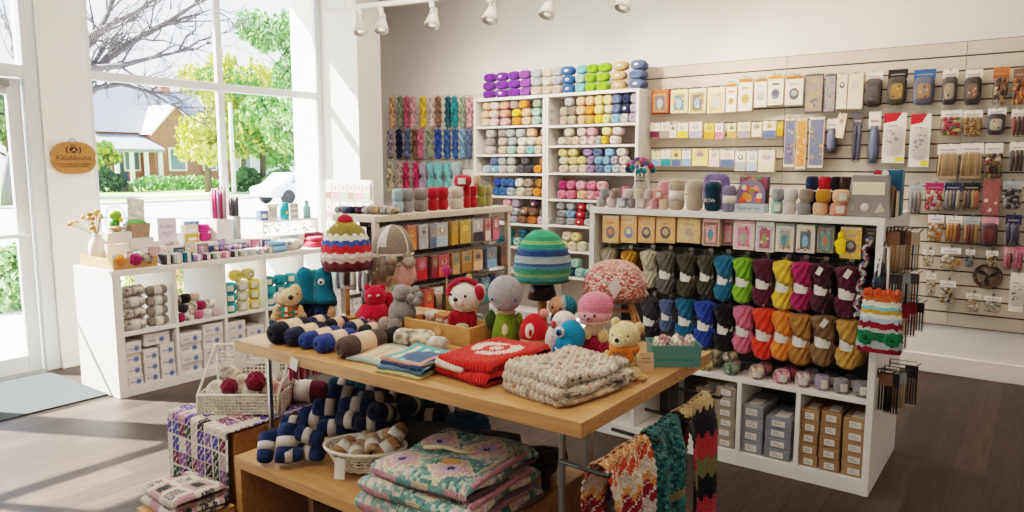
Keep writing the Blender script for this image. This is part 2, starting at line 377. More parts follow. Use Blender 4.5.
for i, px in enumerate((360, 381, 432, 490, 547, 623)):
    # where each lamp sits along the rail
    d = ray(px, 10); a = d.x; b = d.y
    s = (tr_a.x * b - tr_a.y * a) / (td.y * a - td.x * b)
    p = tr_a + td * s; p = Vector((p.x, p.y, 3.0)); p.z = 3.0
    lab = 'white cone spotlight, ' + ('nearest the window' if i == 0 else ORD[i] + ' from the window') + ' along the ceiling track'
    if i == 0: sp0.location = p; sp0['label'] = lab; sp0.rotation_euler = (0, 0, .9)
    else: dup(sp0, p, (0, 0, .9 - .25 * i), lab, group='spotlights on the ceiling track')

# carved wooden plaque on the pier
pq = thing('wooden_plaque', 'oval-cornered wooden plaque with burnt emblem and lettering hung on the pier', 'sign', (WX + .012, 2.635, 1.655), PI / 2)
hw_, hh_ = .172, .125; out = []
for i in range(60):
    a = i / 60 * 2 * PI; x = math.copysign(abs(math.cos(a)) ** .62, math.cos(a)) * hw_; z = math.copysign(abs(math.sin(a)) ** 1.1, math.sin(a)) * hh_
    if abs(z) < .05: x *= 1 - .07 * math.exp(-(z / .02) ** 2)
    out.append((x, z))
part('board', MB().prism(out, 0, .014, t=T(rx=PI / 2, y=.007)), mat('plaque_wood', 'a06a38', rough=.5, var=.2, vscale=18, stretch=(1, 1, 6)), pq, bevel=.003)
M_BURN = mat('burnt_lettering', '3a2213', rough=.8)
lettering('lettering', 'Kklakloune', .058, M_BURN, pq, (0, -.0078, .0)); lettering('small_lettering', 'YAVENVARNAN UTERIAL\nSPONONALY WARES', .023, M_BURN, pq, (0, -.0078, -.058))
em = MB(); em.ell(0, -.0075, .062, .03, .0012, .024, 16, 8); em.tube([(-.04 - .012 * math.sin(a), -.0085, .062 + .022 * math.cos(a)) for a in [i * PI / 6 for i in range(7)]], .0045, 5); em.tube([(.04 + .012 * math.sin(a), -.0085, .062 + .022 * math.cos(a)) for a in [i * PI / 6 for i in range(7)]], .0045, 5); em.tube([(-.02, -.0085, .093), (0, -.0085, .098), (.02, -.0085, .093)], .0035, 5)
part('emblem', em, M_BURN, pq)
eb = MB()
for k in range(4): eb.tube([(-.022 + .006 * k, -.0092, .05 + .004 * k), (0, -.0096, .056 + .006 * k), (.022 - .004 * k, -.0092, .05 + .006 * k)], .0015, 4)
part('emblem_threads', eb, M_PINE, pq); part('hang_cord', MB().tube([(-.03, 0, .118), (-.018, -.002, .145), (0, -.004, .152), (.018, -.002, .145), (.03, 0, .118)], .0025, 6), M_DWOOD, pq)
# ================================================================== STREET OUTSIDE
gz = -.12
def ext(name, mb, m, **k): o = struct(name, mb, m, **k); return o
M_GRASSL = mat('lawn_green', '7f9a4e', rough=.95, var=.3, vscale=3)
ext('outside_ground', MB().box(-140, -6.45, -60, 130, gz - .3, gz - .02), M_GRASSL)
ext('outside_sidewalk', MB().box(-12.5, -6.45, -60, 130, gz - .02, gz), mat('pale_concrete', 'd9d6cf', rough=.9, var=.08, vscale=1.5))
ext('outside_road', MB().box(-33, -12.6, -60, 130, gz - .02, gz - .005), mat('sunlit_asphalt', 'b7b9bb', rough=.85, var=.1, vscale=2))
ext('outside_kerb', MB().box(-33.4, -33, -60, 130, gz - .02, gz + .1), mat('kerb_stone', 'c9c6be', rough=.9))
ext('outside_path', MB().box(-42, -39.5, -60, 130, gz - .02, gz + .015), MATS['pale_concrete'])
M_BRICK = mat('red_brickwork', 'a06a5c', rough=.9, var=.2, vscale=6)
M_ROOF = mat('grey_shingles', '8d8d98', rough=.9, var=.15, vscale=4)
M_ROOFP = mat('pale_shingles', 'b9b4b4', rough=.9, var=.15, vscale=4)
M_TRIMW = mat('white_trim_paint', 'ece9e4', rough=.7)
M_PANEO = mat('house_window_glass', '5f7080', rough=.15, spec=.8)
def house(label, X, y0, y1, h, ridge, wall, roof, porch=False, gable=None):
    t = thing('street_house', label, 'house', (X, (y0 + y1) / 2, gz)); w = (y1 - y0) / 2; d = 9
    part('wall', MB().box(-d, 0, -w, w, 0, h), wall, t)
    rf = MB().add([(.5, -w - .4, h - .2), (.5, w + .4, h - .2), (-d / 2, w - 1.2, ridge), (-d / 2, -w + 1.2, ridge), (-d - .5, -w - .4, h - .2), (-d - .5, w + .4, h - .2)],
                  [(0, 1, 2, 3), (5, 4, 3, 2), (0, 3, 4), (1, 5, 2), (0, 4, 5, 1)])
    r = part('roof', rf, roof, t)
    part('chimney', MB().box(-d / 2 - .4, -d / 2 + .4, w * .3, w * .3 + .9, ridge - 1.2, ridge + .9), M_BRICK, r)
    for yy in (-w * .55, w * .05, w * .62):
        wd = part('window', MB().box(0, .12, yy - .7, yy + .7, 1.2, 3.0), M_TRIMW, t)
        part('pane', MB().box(.12, .14, yy - .55, yy + .55, 1.35, 2.85), M_PANEO, wd)
    if gable:
        gy, gw, gh = gable
        part('gable', MB().prism([(gy - gw, 0), (gy + gw, 0), (gy + gw, h), (gy, gh), (gy - gw, h)], -2.5, 1.8, t=Matrix(((0, 0, 1, 0), (1, 0, 0, 0), (0, 1, 0, 0), (0, 0, 0, 1)))), wall, t)
        gr = MB()
        for s in (-1, 1): gr.add([(2.1, gy + s * (gw + .4), h - .35), (2.1, gy, gh + .15), (-3, gy, gh + .15), (-3, gy + s * (gw + .4), h - .35), (2.1, gy + s * (gw + .4), h - .55), (2.1, gy, gh - .08)], [(0, 1, 2, 3), (0, 4, 5, 1)])
        part('gable_roof', gr, M_TRIMW, t)
        wd = part('window', MB().box(1.8, 1.9, gy - .8, gy + .8, 1.2, 3.2), M_TRIMW, t); part('pane', MB().box(1.9, 1.92, gy - .62, gy + .62, 1.35, 3.05), M_PANEO, wd)
    if porch:
        py0, py1 = porch
        pr_ = part('porch_roof', MB().add([(3.4, py0 - .3, 3.0), (3.4, py1 + .3, 3.0), (0, py1 + .3, 4.3), (0, py0 - .3, 4.3), (3.4, py0 - .3, 2.75), (3.4, py1 + .3, 2.75), (0, py0 - .3, 2.75), (0, py1 + .3, 2.75)],
                                             [(0, 1, 2, 3), (4, 5, 1, 0), (6, 7, 5, 4), (4, 0, 3, 6), (1, 5, 7, 2)]), M_ROOF, t)
        for k in range(4):
            yy = py0 + (py1 - py0) * k / 3
            part('post', MB().box(3.0, 3.25, yy - .13, yy + .13, 0, 2.8), M_TRIMW, t)
        part('porch_deck', MB().box(0, 3.4, py0, py1, 0, .35), M_TRIMW, t)
        part('front_door', MB().box(0, .1, (py0 + py1) / 2 - .55, (py0 + py1) / 2 + .55, .35, 2.5), mat('door_paint', '3a4a5a', rough=.5), t)
    return t
house('brick house with grey roof and white porch across the street', -62, 28.2, 40.2, 4.6, 8.6, M_BRICK, M_ROOF, porch=(-6, -2.5), gable=(-.3, 2.0, 6.7))
house('pale roofed house partly hidden behind the yellow green tree', -70, 41.5, 52, 4.4, 8.2, mat('pale_siding', 'cfc8c4', rough=.9, var=.05), M_ROOFP)
house('white gabled building beyond the street trees, seen past the door', -66, 8.5, 20, 4.2, 7.6, mat('white_siding', 'dcdad6', rough=.9, var=.05), M_ROOFP)
# foliage masses: leaf clusters
def tree(label, x, y, h, cr, leafc, n, seed, trunk=.22, sparse=False, group='trees across the street', leaf=.17, low=.35):
    r = random.Random(seed); t = thing('tree', label, 'tree', (x, y, gz), group=group)
    tk = MB(); tk.tube([(0, 0, 0), (.05, .05, h * .3), (0, -.1, h * .6), (.1, 0, h * .85)], [trunk, trunk * .8, trunk * .5, trunk * .2], 8)
    ends = []
    for k in range(9):
        a = r.uniform(0, 2 * PI); z0 = h * r.uniform(.3, .7); e = Vector((math.cos(a) * cr * .7, math.sin(a) * cr * .7, z0 + h * r.uniform(.1, .28)))
        tk.tube([(0, 0, z0), e * .5 + Vector((0, 0, z0 * .5 + .15)), e], [trunk * .4, trunk * .25, trunk * .08], 5); ends.append(e)
    part('trunk', tk, mat('tree_bark', '5c5048', rough=.95, var=.2, vscale=5), t)
    lv = MB(); cc = [hexc(k) for k in leafc]
    blobs = [(Vector((r.gauss(0, cr * .42), r.gauss(0, cr * .42), h * r.uniform(low, .95))), cr * r.uniform(.25, .45)) for _ in range(16)]
    for i in range(n):
        b, br = blobs[i % len(blobs)]
        d = Vector((r.gauss(0, 1), r.gauss(0, 1), r.gauss(0, .8))).normalized() * br * r.uniform(.5, 1.0)
        p = b + d; q = Euler((r.uniform(0, 6), r.uniform(0, 6), r.uniform(0, 6))).to_matrix(); s = leaf * r.uniform(.7, 1.5)
        lv.add([p + q @ Vector(w) for w in ((-s, 0, 0), (0, -s * .6, .05), (s, 0, 0), (0, s * .6, .05))], [(0, 1, 2, 3)], r.choice(cc))
    part('foliage', lv, mat('leaf_green', src='vcol', rough=.8, spec=.2), t)
    return t
def outp(px, w):
    d = ray(px, 165); d = d / FPX * w; return d.x, d.y
YG = ['b3b85c', 'c9c46c', '9fae58', 'd6ce86', 'c0bd66']; GR = ['6d9558', '7fa668', '5c8650', '92b478', '9fc08a']
for px, w, h, cr, pal, n, sd, lab in (
    (222, 50, 8.3, 3.0, YG, 2600, 3, 'yellow green tree behind the window mullion, in front of the houses'),
    (262, 48, 7.4, 3.2, YG[:2] + GR[:3], 2600, 4, 'green and yellow tree in the middle of the wide window'),
    (303, 42, 9.8, 3.0, GR, 2800, 5, 'tall green tree at the column end of the window'),
    (285, 60, 6.5, 3.2, GR, 1600, 6, 'low dark green tree between the two tall green trees'),
    (98, 48, 3.6, 1.5, GR[:2] + YG[:2], 900, 7, 'small bushy tree at the porch, beside the pier'),
    (207, 46, 6.4, 1.9, YG, 2000, 9, 'yellow green tree before the gable of the brick house'), (243, 56, 9.2, 3.6, YG[:3] + GR[3:], 2600, 10, 'tall yellow green tree at the back, right of the window mullion'.replace('right of', 'just past')), (318, 46, 8.6, 3.2, GR, 2200, 13, 'green tree partly hidden behind the column'),
    (10, 40, 6.3, 2.4, ['6d7d54', '7d8c66', '5d6c4a'], 1800, 8, 'grey green tree seen through the glass door')):
    x, y = outp(px, w); tree(lab, x, y, h, cr, pal, int(n * 2.6), sd)
def bush(label, px, w, wd, ht, n, seed, pal=GR):
    r = random.Random(seed); x, y = outp(px, w); lv = MB(); cc = [hexc(k) for k in pal]
    for i in range(n):
        a = r.uniform(0, 2 * PI); e = math.acos(r.uniform(0, 1)); p = Vector((math.sin(e) * math.cos(a) * wd * .5, math.sin(e) * math.sin(a) * wd, math.cos(e) * ht)) * r.uniform(.75, 1)
        q = Euler((r.uniform(0, 6), r.uniform(0, 6), r.uniform(0, 6))).to_matrix(); s = (.13 if w > 20 else .045) * r.uniform(.7, 1.5) * max(1, ht / 1.2)
        lv.add([p + q @ Vector(u) for u in ((-s, 0, 0), (0, -s * .6, .04), (s, 0, 0), (0, s * .6, .04))], [(0, 1, 2, 3)], r.choice(cc))
    o = part('bush', lv, MATS['leaf_green'], loc=(x, y, gz)); tag(o, label, 'bush', 'bushes along the street')
for a in ((103, 47, 1.5, 1.5, 700, 21, 'dark clipped bush at the corner of the porch', ['4d5f4e', '3f5142', '5b6d58']), (160, 50, 2.6, 1.0, 700, 22, 'low green bush before the brick house wall', GR),
          (190, 52, 2.6, 1.0, 700, 23, 'wide low bush before the far house', GR), (246, 47, 1.2, 1.6, 600, 24, 'round dark bush below the yellow green tree', ['4d6b48', '5d7b52']),
          (281, 46, 1.6, 1.5, 600, 25, 'round bush behind the parked white car', ['5d7b52', '6c8a5a']), ):
    bush(a[6], a[0], a[1], a[2], a[3], a[4], a[5], a[7])
for k, (px, w, lab) in enumerate(((6, 8.6, 'leafy shrub outside the foot of the glass door'), (150, 8.2, 'flowering shrub outside, seen through the first open cube'), (183, 8.5, 'flowering shrub outside, seen through the second open cube'), (243, 9.2, 'pale flowering shrub outside below the window mullion'), (232, 8.9, 'pale flowering shrub outside behind the yellow yarn cube'))):
    bush(lab, px, w, .42, (.85 if px < 200 else .6) if k else .8, 1500, 40 + k, ['8fae62', 'a9c07c', 'd98f6a', 'e7c9a0', '7c9a55'] if k else GR)
# bare tree whose boughs hang into the upper pane
def bare_tree(label, px, w, h, seed):
    r = random.Random(seed); x, y = outp(px, w); t = thing('bare_tree', label, 'tree', (x, y, gz), group='bare trees at the kerb'); b = MB()
    def grow(p, d, ln, rad, lev):
        n = 4; pts = [p]; q = p.copy(); dd = d.copy()
        for i in range(n):
            dd = (dd + Vector((r.gauss(0, .16), r.gauss(0, .16), r.gauss(.03, .12)))).normalized(); q = q + dd * ln / n; pts.append(q.copy())
        b.tube(pts, [rad * (1 - .5 * i / n) for i in range(n + 1)], 5 if lev else 8)
        if lev < 5:
            for k in range(r.choice((2, 3, 3))):
                s = pts[r.randint(2, n)]; nd = (dd + Vector((r.gauss(0, .55), r.gauss(0, .55), r.gauss(.1, .4)))).normalized()
                grow(s, nd, ln * r.uniform(.6, .8), rad * .5, lev + 1)
    grow(Vector((0, 0, 0)), Vector((.05, .1, 1)), h, .26, 0)
    part('trunk', b, mat('grey_bark', '6f6a6c', rough=.9, var=.2), t); return t
def bough_tree(label, px, w):
    x, y = outp(px, w); t = thing('bare_tree', label, 'tree', (x, y, gz), group='bare trees at the kerb'); b = MB(); r = random.Random(31); base = Vector((x, y, gz))
    def P(u, v, dw=0): return Vector((0, 0, CAMZ)) + ray(u, v) / FPX * (w + dw) - base
    def twig(p, d, ln, rad, lev):
        pts = [p]; q = p.copy(); dd = d.copy()
        for i in range(4): dd = (dd + Vector((r.gauss(0, .2), r.gauss(0, .2), r.gauss(.02, .18)))).normalized(); q = q + dd * ln / 4; pts.append(q.copy())
        b.tube(pts, [rad * (1 - .18 * i) for i in range(5)], 5)
        if lev < 3:
            for k in range(3): twig(pts[r.randint(1, 4)], (dd + Vector((r.gauss(0, .6), r.gauss(0, .6), r.gauss(.1, .5)))).normalized(), ln * .62, rad * .5, lev + 1)
    b.tube([Vector((0, 0, 0)), P(px, 160), P(px + 4, 100), P(px + 2, 40), P(px, -30)], [.34, .28, .24, .2, .14], 10)
    for path, rad in ((((px + 4, 108, 0), (88, 82, .3), (108, 58, .6), (135, 40, .2), (165, 24, 0), (196, 4, -.4)), .15), (((px + 4, 92, 0), (90, 68, -.3), (120, 66, -.6), (150, 58, -.4), (178, 52, 0)), .11), (((px + 2, 60, 0), (94, 40, .5), (108, 14, .8), (120, -16, 1)), .12), (((px + 4, 112, 0), (96, 88, .2), (122, 84, .5), (150, 92, .7), (170, 104, .6)), .09), (((px + 2, 50, 0), (100, 30, -.5), (140, 10, -.8), (170, -12, -1)), .09)):
        pts = [P(u, v, dw) for u, v, dw in path]; n = len(pts); rad *= 1.35; b.tube(pts, [rad * (1 - .75 * i / (n - 1)) for i in range(n)], 7)
        for i in range(1, n):
            for k in range(3): twig(pts[i], (pts[i] - pts[i - 1]).normalized() + Vector((r.gauss(0, .4), r.gauss(0, .4), r.gauss(.1, .5))), r.uniform(1.0, 1.9), rad * .3, 0)
    part('trunk', b, mat('dark_bark', '4a4446', rough=.9, var=.2), t)
bough_tree('bare grey tree whose boughs reach across the upper window', 66, 24)
bare_tree('bare tree behind the transom over the glass door', 4, 30, 4.2, 12)
# utility post and parked car
x, y = outp(233, 44); tag(part('street_pole', MB().tube([(0, 0, 0), (0, 0, 5.4)], [.14, .11], 8), M_TRIMW, loc=(x, y, gz)), 'pale street pole in front of the trees', 'pole')
x, y = outp(300, 33)
car = thing('car', 'white parked car at the far kerb', 'car', (x, y, gz), PI / 2)
prof = [(-2.1, .35), (-2.12, .75), (-1.5, .9), (-.9, 1.38), (.55, 1.4), (1.25, .95), (2.05, .82), (2.12, .4)]
part('body', MB().prism(prof, -.85, .85, t=Matrix(((1, 0, 0, 0), (0, 0, 1, 0), (0, 1, 0, 0), (0, 0, 0, 1)))), mat('white_car_paint', 'eef0f2', rough=.2, spec=.6), car, bevel=.08)
part('side_window', MB().prism([(-1.2, .95), (-.8, 1.3), (.5, 1.32), (1.0, .97)], -.87, .87, t=Matrix(((1, 0, 0, 0), (0, 0, 1, 0), (0, 1, 0, 0), (0, 0, 0, 1)))), M_PANEO, car)
for sx in (-1.3, 1.3):
    for sy in (-.78, .78):
        part('wheel', MB().lathe([(.001, -.1), (.2, -.1), (.32, -.09), (.34, 0), (.32, .09), (.2, .1), (.001, .1)], 20, t=T(sx, sy, .34, rx=PI / 2)), mat('tyre', '2a2a2c', rough=.8), car)
# ================================================================== LIGHT
w = bpy.data.worlds.new('sky'); sc.world = w; w.use_nodes = True; nt = w.node_tree; N = nt.nodes; L = nt.links
bg = N['Background']; tc = N.new('ShaderNodeTexCoord'); sx = N.new('ShaderNodeSeparateXYZ'); L.new(tc.outputs['Generated'], sx.inputs[0])
rp = N.new('ShaderNodeValToRGB'); rp.color_ramp.elements[0].position = 0; rp.color_ramp.elements[0].color = (.92, .95, 1, 1); rp.color_ramp.elements[1].position = .8; rp.color_ramp.elements[1].color = (.42, .62, .95, 1)
L.new(sx.outputs['Z'], rp.inputs[0]); L.new(rp.outputs[0], bg.inputs['Color']); bg.inputs['Strength'].default_value = 3.6
sl = bpy.data.lights.new('sun', 'SUN'); sl.energy = 60; sl.angle = .009; sl.color = (1, .95, .87); so_ = bpy.data.objects.new('sun', sl); COL.objects.link(so_)
so_.rotation_euler = Vector((1, .5, -1.02)).to_track_quat('-Z', 'Y').to_euler()
def area(x, y, z, sx, sy, e, c, rot=(0, 0, 0)):
    a = bpy.data.lights.new('ceiling_lamp', 'AREA'); a.shape = 'RECTANGLE'; a.size = sx; a.size_y = sy; a.energy = e; a.color = c
    o = bpy.data.objects.new('ceiling_lamp', a); COL.objects.link(o); o.location = (x, y, z); o.rotation_euler = rot; return o
WARM = (1, .81, .66); NEUT = (1, .89, .79)
area(-.6, 2.2, 3.44, 1.6, 1.6, 17, WARM); area(-1.6, 5.0, 3.44, 2.2, .8, 46, WARM); area(-2.2, -.6, 3.44, 1.6, 1.2, 26, NEUT); area(-3.8, 4.6, 3.44, 1.8, 1.0, 34, NEUT); area(-2.6, 1.2, 3.44, 1.8, 1.2, 28, NEUT); area(-4.6, 2.6, 3.44, 1.2, 1.2, 12, NEUT)
for px, tx, tz in ((432, -5, 1.8), (490, -4, 1.9), (547, -2.8, 2.0), (623, -1.6, 1.9)):
    d = ray(px, 10); s = (tr_a.x * d.y - tr_a.y * d.x) / (td.y * d.x - td.x * d.y); p = tr_a + td * s
    s_ = bpy.data.lights.new('track_spot', 'SPOT'); s_.energy = 75; s_.spot_size = 1.5; s_.spot_blend = .9; s_.color = WARM; s_.shadow_soft_size = .05
    o = bpy.data.objects.new('track_spot', s_); COL.objects.link(o); o.location = (p.x, p.y + .12, 2.8); o.rotation_euler = (Vector((tx, BY, tz)) - o.location).to_track_quat('-Z', 'Y').to_euler()
sc.view_settings.view_transform = 'Filmic'; sc.view_settings.look = 'Medium High Contrast'; sc.view_settings.exposure = .12
sc.cycles.use_denoising = True; sc.cycles.max_bounces = 8; sc.cycles.diffuse_bounces = 4; sc.cycles.transparent_max_bounces = 16; sc.cycles.sample_clamp_indirect = 6
# ================================================================== YARN
M_YARNM = None
def multi_mat():
    """object colour broken up by pale and dark flecks, as in hand-dyed wool"""
    m = M_YARN.copy(); m.name = 'hand_dyed_wool'; nt = m.node_tree; N = nt.nodes; L = nt.links
    oi = [n for n in N if n.type == 'OBJECT_INFO'][0]; dst = [l.to_socket for l in oi.outputs['Color'].links]
    tc = [n for n in N if n.type == 'TEX_COORD'][0]
    n = N.new('ShaderNodeTexNoise'); n.inputs['Scale'].default_value = 22; n.inputs['Detail'].default_value = 1; L.new(tc.outputs['Object'], n.inputs['Vector'])
    r = N.new('ShaderNodeValToRGB'); e = r.color_ramp.elements; e[0].position = .36; e[0].color = (.25, .25, .28, 1); e[1].position = .68; e[1].color = (1.9, 1.8, 1.7, 1)
    k = e.new(.5); k.color = (1, 1, 1, 1); r.color_ramp.interpolation = 'EASE'; L.new(n.outputs['Fac'], r.inputs[0])
    mx = N.new('ShaderNodeMix'); mx.data_type = 'RGBA'; mx.blend_type = 'MULTIPLY'; mx.inputs['Factor'].default_value = .85
    L.new(oi.outputs['Color'], mx.inputs['A']); L.new(r.outputs[0], mx.inputs['B'])
    for d in dst: L.new(mx.outputs['Result'], d)
    return m
M_YARNM = multi_mat()
RX90 = T(rx=PI / 2)
def strands(k, a2, amp): return lambda a, v: amp * math.sin(k * a + a2 * v * 2 * PI)
# ball seen end-on: plump barrel with a dimple, axis along Y (radius .05, length .1)
pr = []
for i in range(15):
    q = i / 14; a = q * PI; pr.append((.05 * max(.02, math.sin(a)) ** .42, -.046 * math.cos(a) * (1 if .12 < q < .88 else .86)))
pr[0] = (.006, -.030); pr[1] = (.016, -.041); pr[-2] = (.016, .041); pr[-1] = (.006, .030)
def sq(a, p=2.7): return (abs(math.cos(a)) ** p + abs(math.sin(a)) ** p) ** (-1 / p) - 1
ME_BALL = MB().lathe(pr, 44, t=RX90, wob=lambda a, v: sq(a) + .035 * math.sin(11 * a + 4.4 * v * PI)).mesh('yarn_ball', M_YARN)
ME_DISC = MB().lathe([(.0005, 0), (.016, 0), (.016, .002), (.0005, .002)], 14, t=T(y=-.044, rx=PI / 2)).mesh('paper_seal', M_PAPER)
# skein: rounded bullet lying along X with pinched ends (length .2, radius .045)
def resample(pr, n):
    """smooth a profile"""
    out = []
    for i in range(n):
        q = i / (n - 1) * (len(pr) - 1); k = min(int(q), len(pr) - 2); f = q - k; P = [pr[max(0, min(len(pr) - 1, k + d))] for d in (-1, 0, 1, 2)]
        out.append(tuple(.5 * (2 * P[1][c] + (P[2][c] - P[0][c]) * f + (2 * P[0][c] - 5 * P[1][c] + 4 * P[2][c] - P[3][c]) * f * f + (3 * P[1][c] - P[0][c] - 3 * P[2][c] + P[3][c]) * f ** 3) for c in (0, 1)))
    return [(max(.0008, r), z) for r, z in out]
pr = resample([(.002, -.088), (.014, -.096), (.03, -.094), (.041, -.082), (.046, -.06), (.0455, -.03), (.044, 0), (.0455, .03), (.046, .06), (.041, .082), (.03, .094), (.014, .096), (.002, .088)], 44)
def sk_w(a, v): return .028 * math.sin(23 * a + 10 * math.sin((v - .5) * 3.0)) + .014 * math.sin(5 * a + 7 * v)
ME_SKEIN = MB().lathe(pr, 108, t=T(ry=PI / 2), wob=sk_w).mesh('yarn_skein', M_YARN)
ME_SKEINM = MB().lathe(pr, 108, t=T(ry=PI / 2), wob=sk_w).mesh('yarn_skein_dyed', M_YARNM)
ME_SBAND = MB().lathe([(.046, -.034), (.0482, -.034), (.0482, .034), (.046, .034)], 32, t=T(ry=PI / 2), cap=False).mesh('paper_band', M_PAPER)
# squat ball with a paper band, axis vertical (radius .05, height .08)
pr = resample([(.004, -.03), (.022, -.039), (.039, -.036), (.048, -.02), (.05, 0), (.048, .02), (.039, .036), (.022, .039), (.004, .03)], 26)
ck_w = lambda a, v: .026 * math.sin(19 * a + 16 * (v - .5)) + .012 * math.sin(7 * a - 9 * v)
ME_CAKE = MB().lathe(pr, 84, wob=ck_w).mesh('yarn_cake', M_YARN)
ME_CAKEM = MB().lathe(pr, 84, wob=ck_w).mesh('yarn_cake_dyed', M_YARNM)
def patch(r, w, h, n=8, off=.0012, z0=0.0):
    """curved paper label on the side facing -Y of a vertical roll"""
    b = MB()
    def fn(u, v):
        a = -PI / 2 + (u - .5) * w / r; return ((r + off) * math.cos(a), (r + off) * math.sin(a), z0 + (v - .5) * h)
    return b.surf(fn, n, 1)
ME_CLABEL = patch(.0518, .045, .042).mesh('paper_label', M_PAPER)
# standing skein: tall roll with a band (radius .045, height .17)
pr = [(.006, 0), (.03, .0), (.043, .012), (.0455, .04), (.041, .07), (.041, .1), (.046, .125), (.042, .155), (.028, .17), (.006, .163)]
ME_STAND = MB().lathe(pr, 44, wob=strands(14, .6, .03)).mesh('standing_skein', M_YARN)
ME_STBAND = MB().lathe([(.0415, .055), (.044, .055), (.044, .105), (.0415, .105)], 28, cap=False).mesh('paper_band', M_PAPER)
# twisted hank hanging from its loop at the origin (height .3, width .11)
def hank_mesh(name, m, H=.3, w=.055, twist=1.5, waist=True):
    b = MB(); nv = 56; nu = 80
    def fn(u, v):
        z = -H * v; a = u * 2 * PI; tw = twist * 2 * PI * v
        e = math.sin(min(1, v / .1) * PI / 2) ** .6 * math.sin(min(1, (1 - v) / .1) * PI / 2) ** .6
        r = w * max(.05, e)
        if waist: r *= (1 - .3 * math.exp(-((v - .52) / .085) ** 2)) * (1.06 if v < .5 else 1)
        k = 1 + .22 * math.cos(2 * (a - tw)) + .085 * math.sin(9 * a + 5 * tw)
        return (r * k * math.cos(a), r * .8 * k * math.sin(a), z)
    return b.surf(fn, nu, nv, cu=True).tube([(-.008, 0, -.012), (-.008, 0, .004), (0, 0, .012), (.008, 0, .004), (.008, 0, -.012)], .004, 6).mesh(name, m)
ME_HANK = hank_mesh('twisted_hank', M_YARN, .3, .056, .8)
ME_HANKD = hank_mesh('dyed_hank', M_YARNM, .3, .045, 2.2, False)
b = MB()
def _bf(u, v):
    a = u * 2 * PI; r = .0455; return (r * 1.06 * math.cos(a), r * .9 * math.sin(a), -.128 - v * .058)
ME_HBAND = b.surf(_bf, 28, 1, cu=True).mesh('paper_band', M_PAPER)
ME_TAG = MB().box(-.014, .014, -.001, .001, -.05, 0).mesh('swing_tag', M_PAPER)
ME_HOOKW = MB().tube([(0, 0, 0), (0, -.14, .0), (0, -.165, .012)], .003, 6).box(-.012, .012, -.004, .002, -.02, .02).mesh('peg_hook', M_WHITE)
ME_HOOK = MB().tube([(0, 0, 0), (0, -.14, .0), (0, -.165, .012)], .003, 6).box(-.012, .012, -.004, .002, -.02, .02).mesh('peg_hook', M_METAL)
def yarn(name, me, label, cat, group, loc, color, rot=(0, 0, 0), scale=1, extra=()):
    """one ball, skein or hank: a lone mesh, or an Empty with wool and paper parts"""
    if not extra:
        o = link(name, me, color=color, loc=loc, rot=rot, scale=scale); return tag(o, label, cat, group)
    t = thing(name, label, cat, loc, group=group, rot=rot, scale=scale)
    link('wool', me, t, color)
    for nm, m2 in extra: link(nm, m2, t)
    return t
def rows_on_shelf(rows, Yf, z0, rz, where, group, seals=(), endword='window end', py=140, jit=.004, rmax=.052):
    """rows bottom to top of (px, colour); each ball lies end-on at the front of a shelf"""
    names = ['bottom', 'middle', 'top'] if len(rows) == 3 else (['bottom', 'top'] if len(rows) == 2 else ['only'])
    for k, row in enumerate(rows):
        xs = [ony(px, py, Yf - .02).x for px, _ in row]
        for i, (px, c) in enumerate(row):
            gaps = [abs(xs[i] - xs[j]) for j in (i - 1, i + 1) if 0 <= j < len(xs)]
            rx = min(min(gaps) / 2 if gaps else rmax, rmax); rx = max(rx, .03)
            z = z0 + rz + k * rz * 1.96
            lab = f"{c} yarn ball, {ORD[i]} from {endword}, {names[k]} row, {where}"
            ex = (('paper_seal', ME_DISC),) if (k, i) in seals else ()
            yarn('yarn_ball', ME_BALL, lab, 'yarn ball', group, (xs[i], Yf + .06, z), c, (0, RND.choice((0, PI / 2)), 0) if abs(rx - rz) < .004 else (0, 0, 0), (rx / .05, 1.05, rz / .05), ex)
# ================================================================== TALL BOOKCASES
def bookcase(label, x0, x1, zt, shelves, yf=6.1, yb=6.375):
    t = thing('bookcase', label, 'bookcase', ((x0 + x1) / 2, yf, 0)); w = (x1 - x0) / 2; d = yb - yf
    for s in (-1, 1): part('side_panel', MB().box(s * w - (.03 if s > 0 else 0), s * w + (0 if s > 0 else .03), 0, d, 0, zt), M_WHITE, t, bevel=.002)
    part('top_panel', MB().box(-w + .03, w - .03, 0, d, zt - .03, zt), M_WHITE, t, bevel=.002)
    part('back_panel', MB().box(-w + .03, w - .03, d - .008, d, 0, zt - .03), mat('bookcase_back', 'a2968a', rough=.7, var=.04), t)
    for z in shelves: part('shelf', MB().box(-w + .03, w - .03, .004, d - .008, z - .022, z), M_WHITE, t, bevel=.002)
    part('plinth', MB().box(-w + .03, w - .03, .02, .04, 0, .07), M_WHITE, t)
    return t
SL = [2.0, 1.71, 1.515, 1.28, 1.0, .76, .5, .09]; SR = [1.985, 1.79, 1.525, 1.265, 1.01, .76, .5, .09]
bookcase('tall white bookcase of yarn with purple balls on top, window-side one', -4.965, -4.055, 2.29, SL)
bookcase('tall white bookcase of yarn with green and blue balls on top, slatwall-side one', -4.05, -3.04, 2.29, SR)
WS = 'shelf of window-side bookcase'; HS = 'shelf of slatwall-side bookcase'; GW = 'yarn balls on the window-side bookcase'; GH = 'yarn balls on the slatwall-side bookcase'
def Rw(s):
    out = []
    for q in s.split(','):
        p, c = q.strip().split(' ', 1); out.append((float(p), c))
    return out
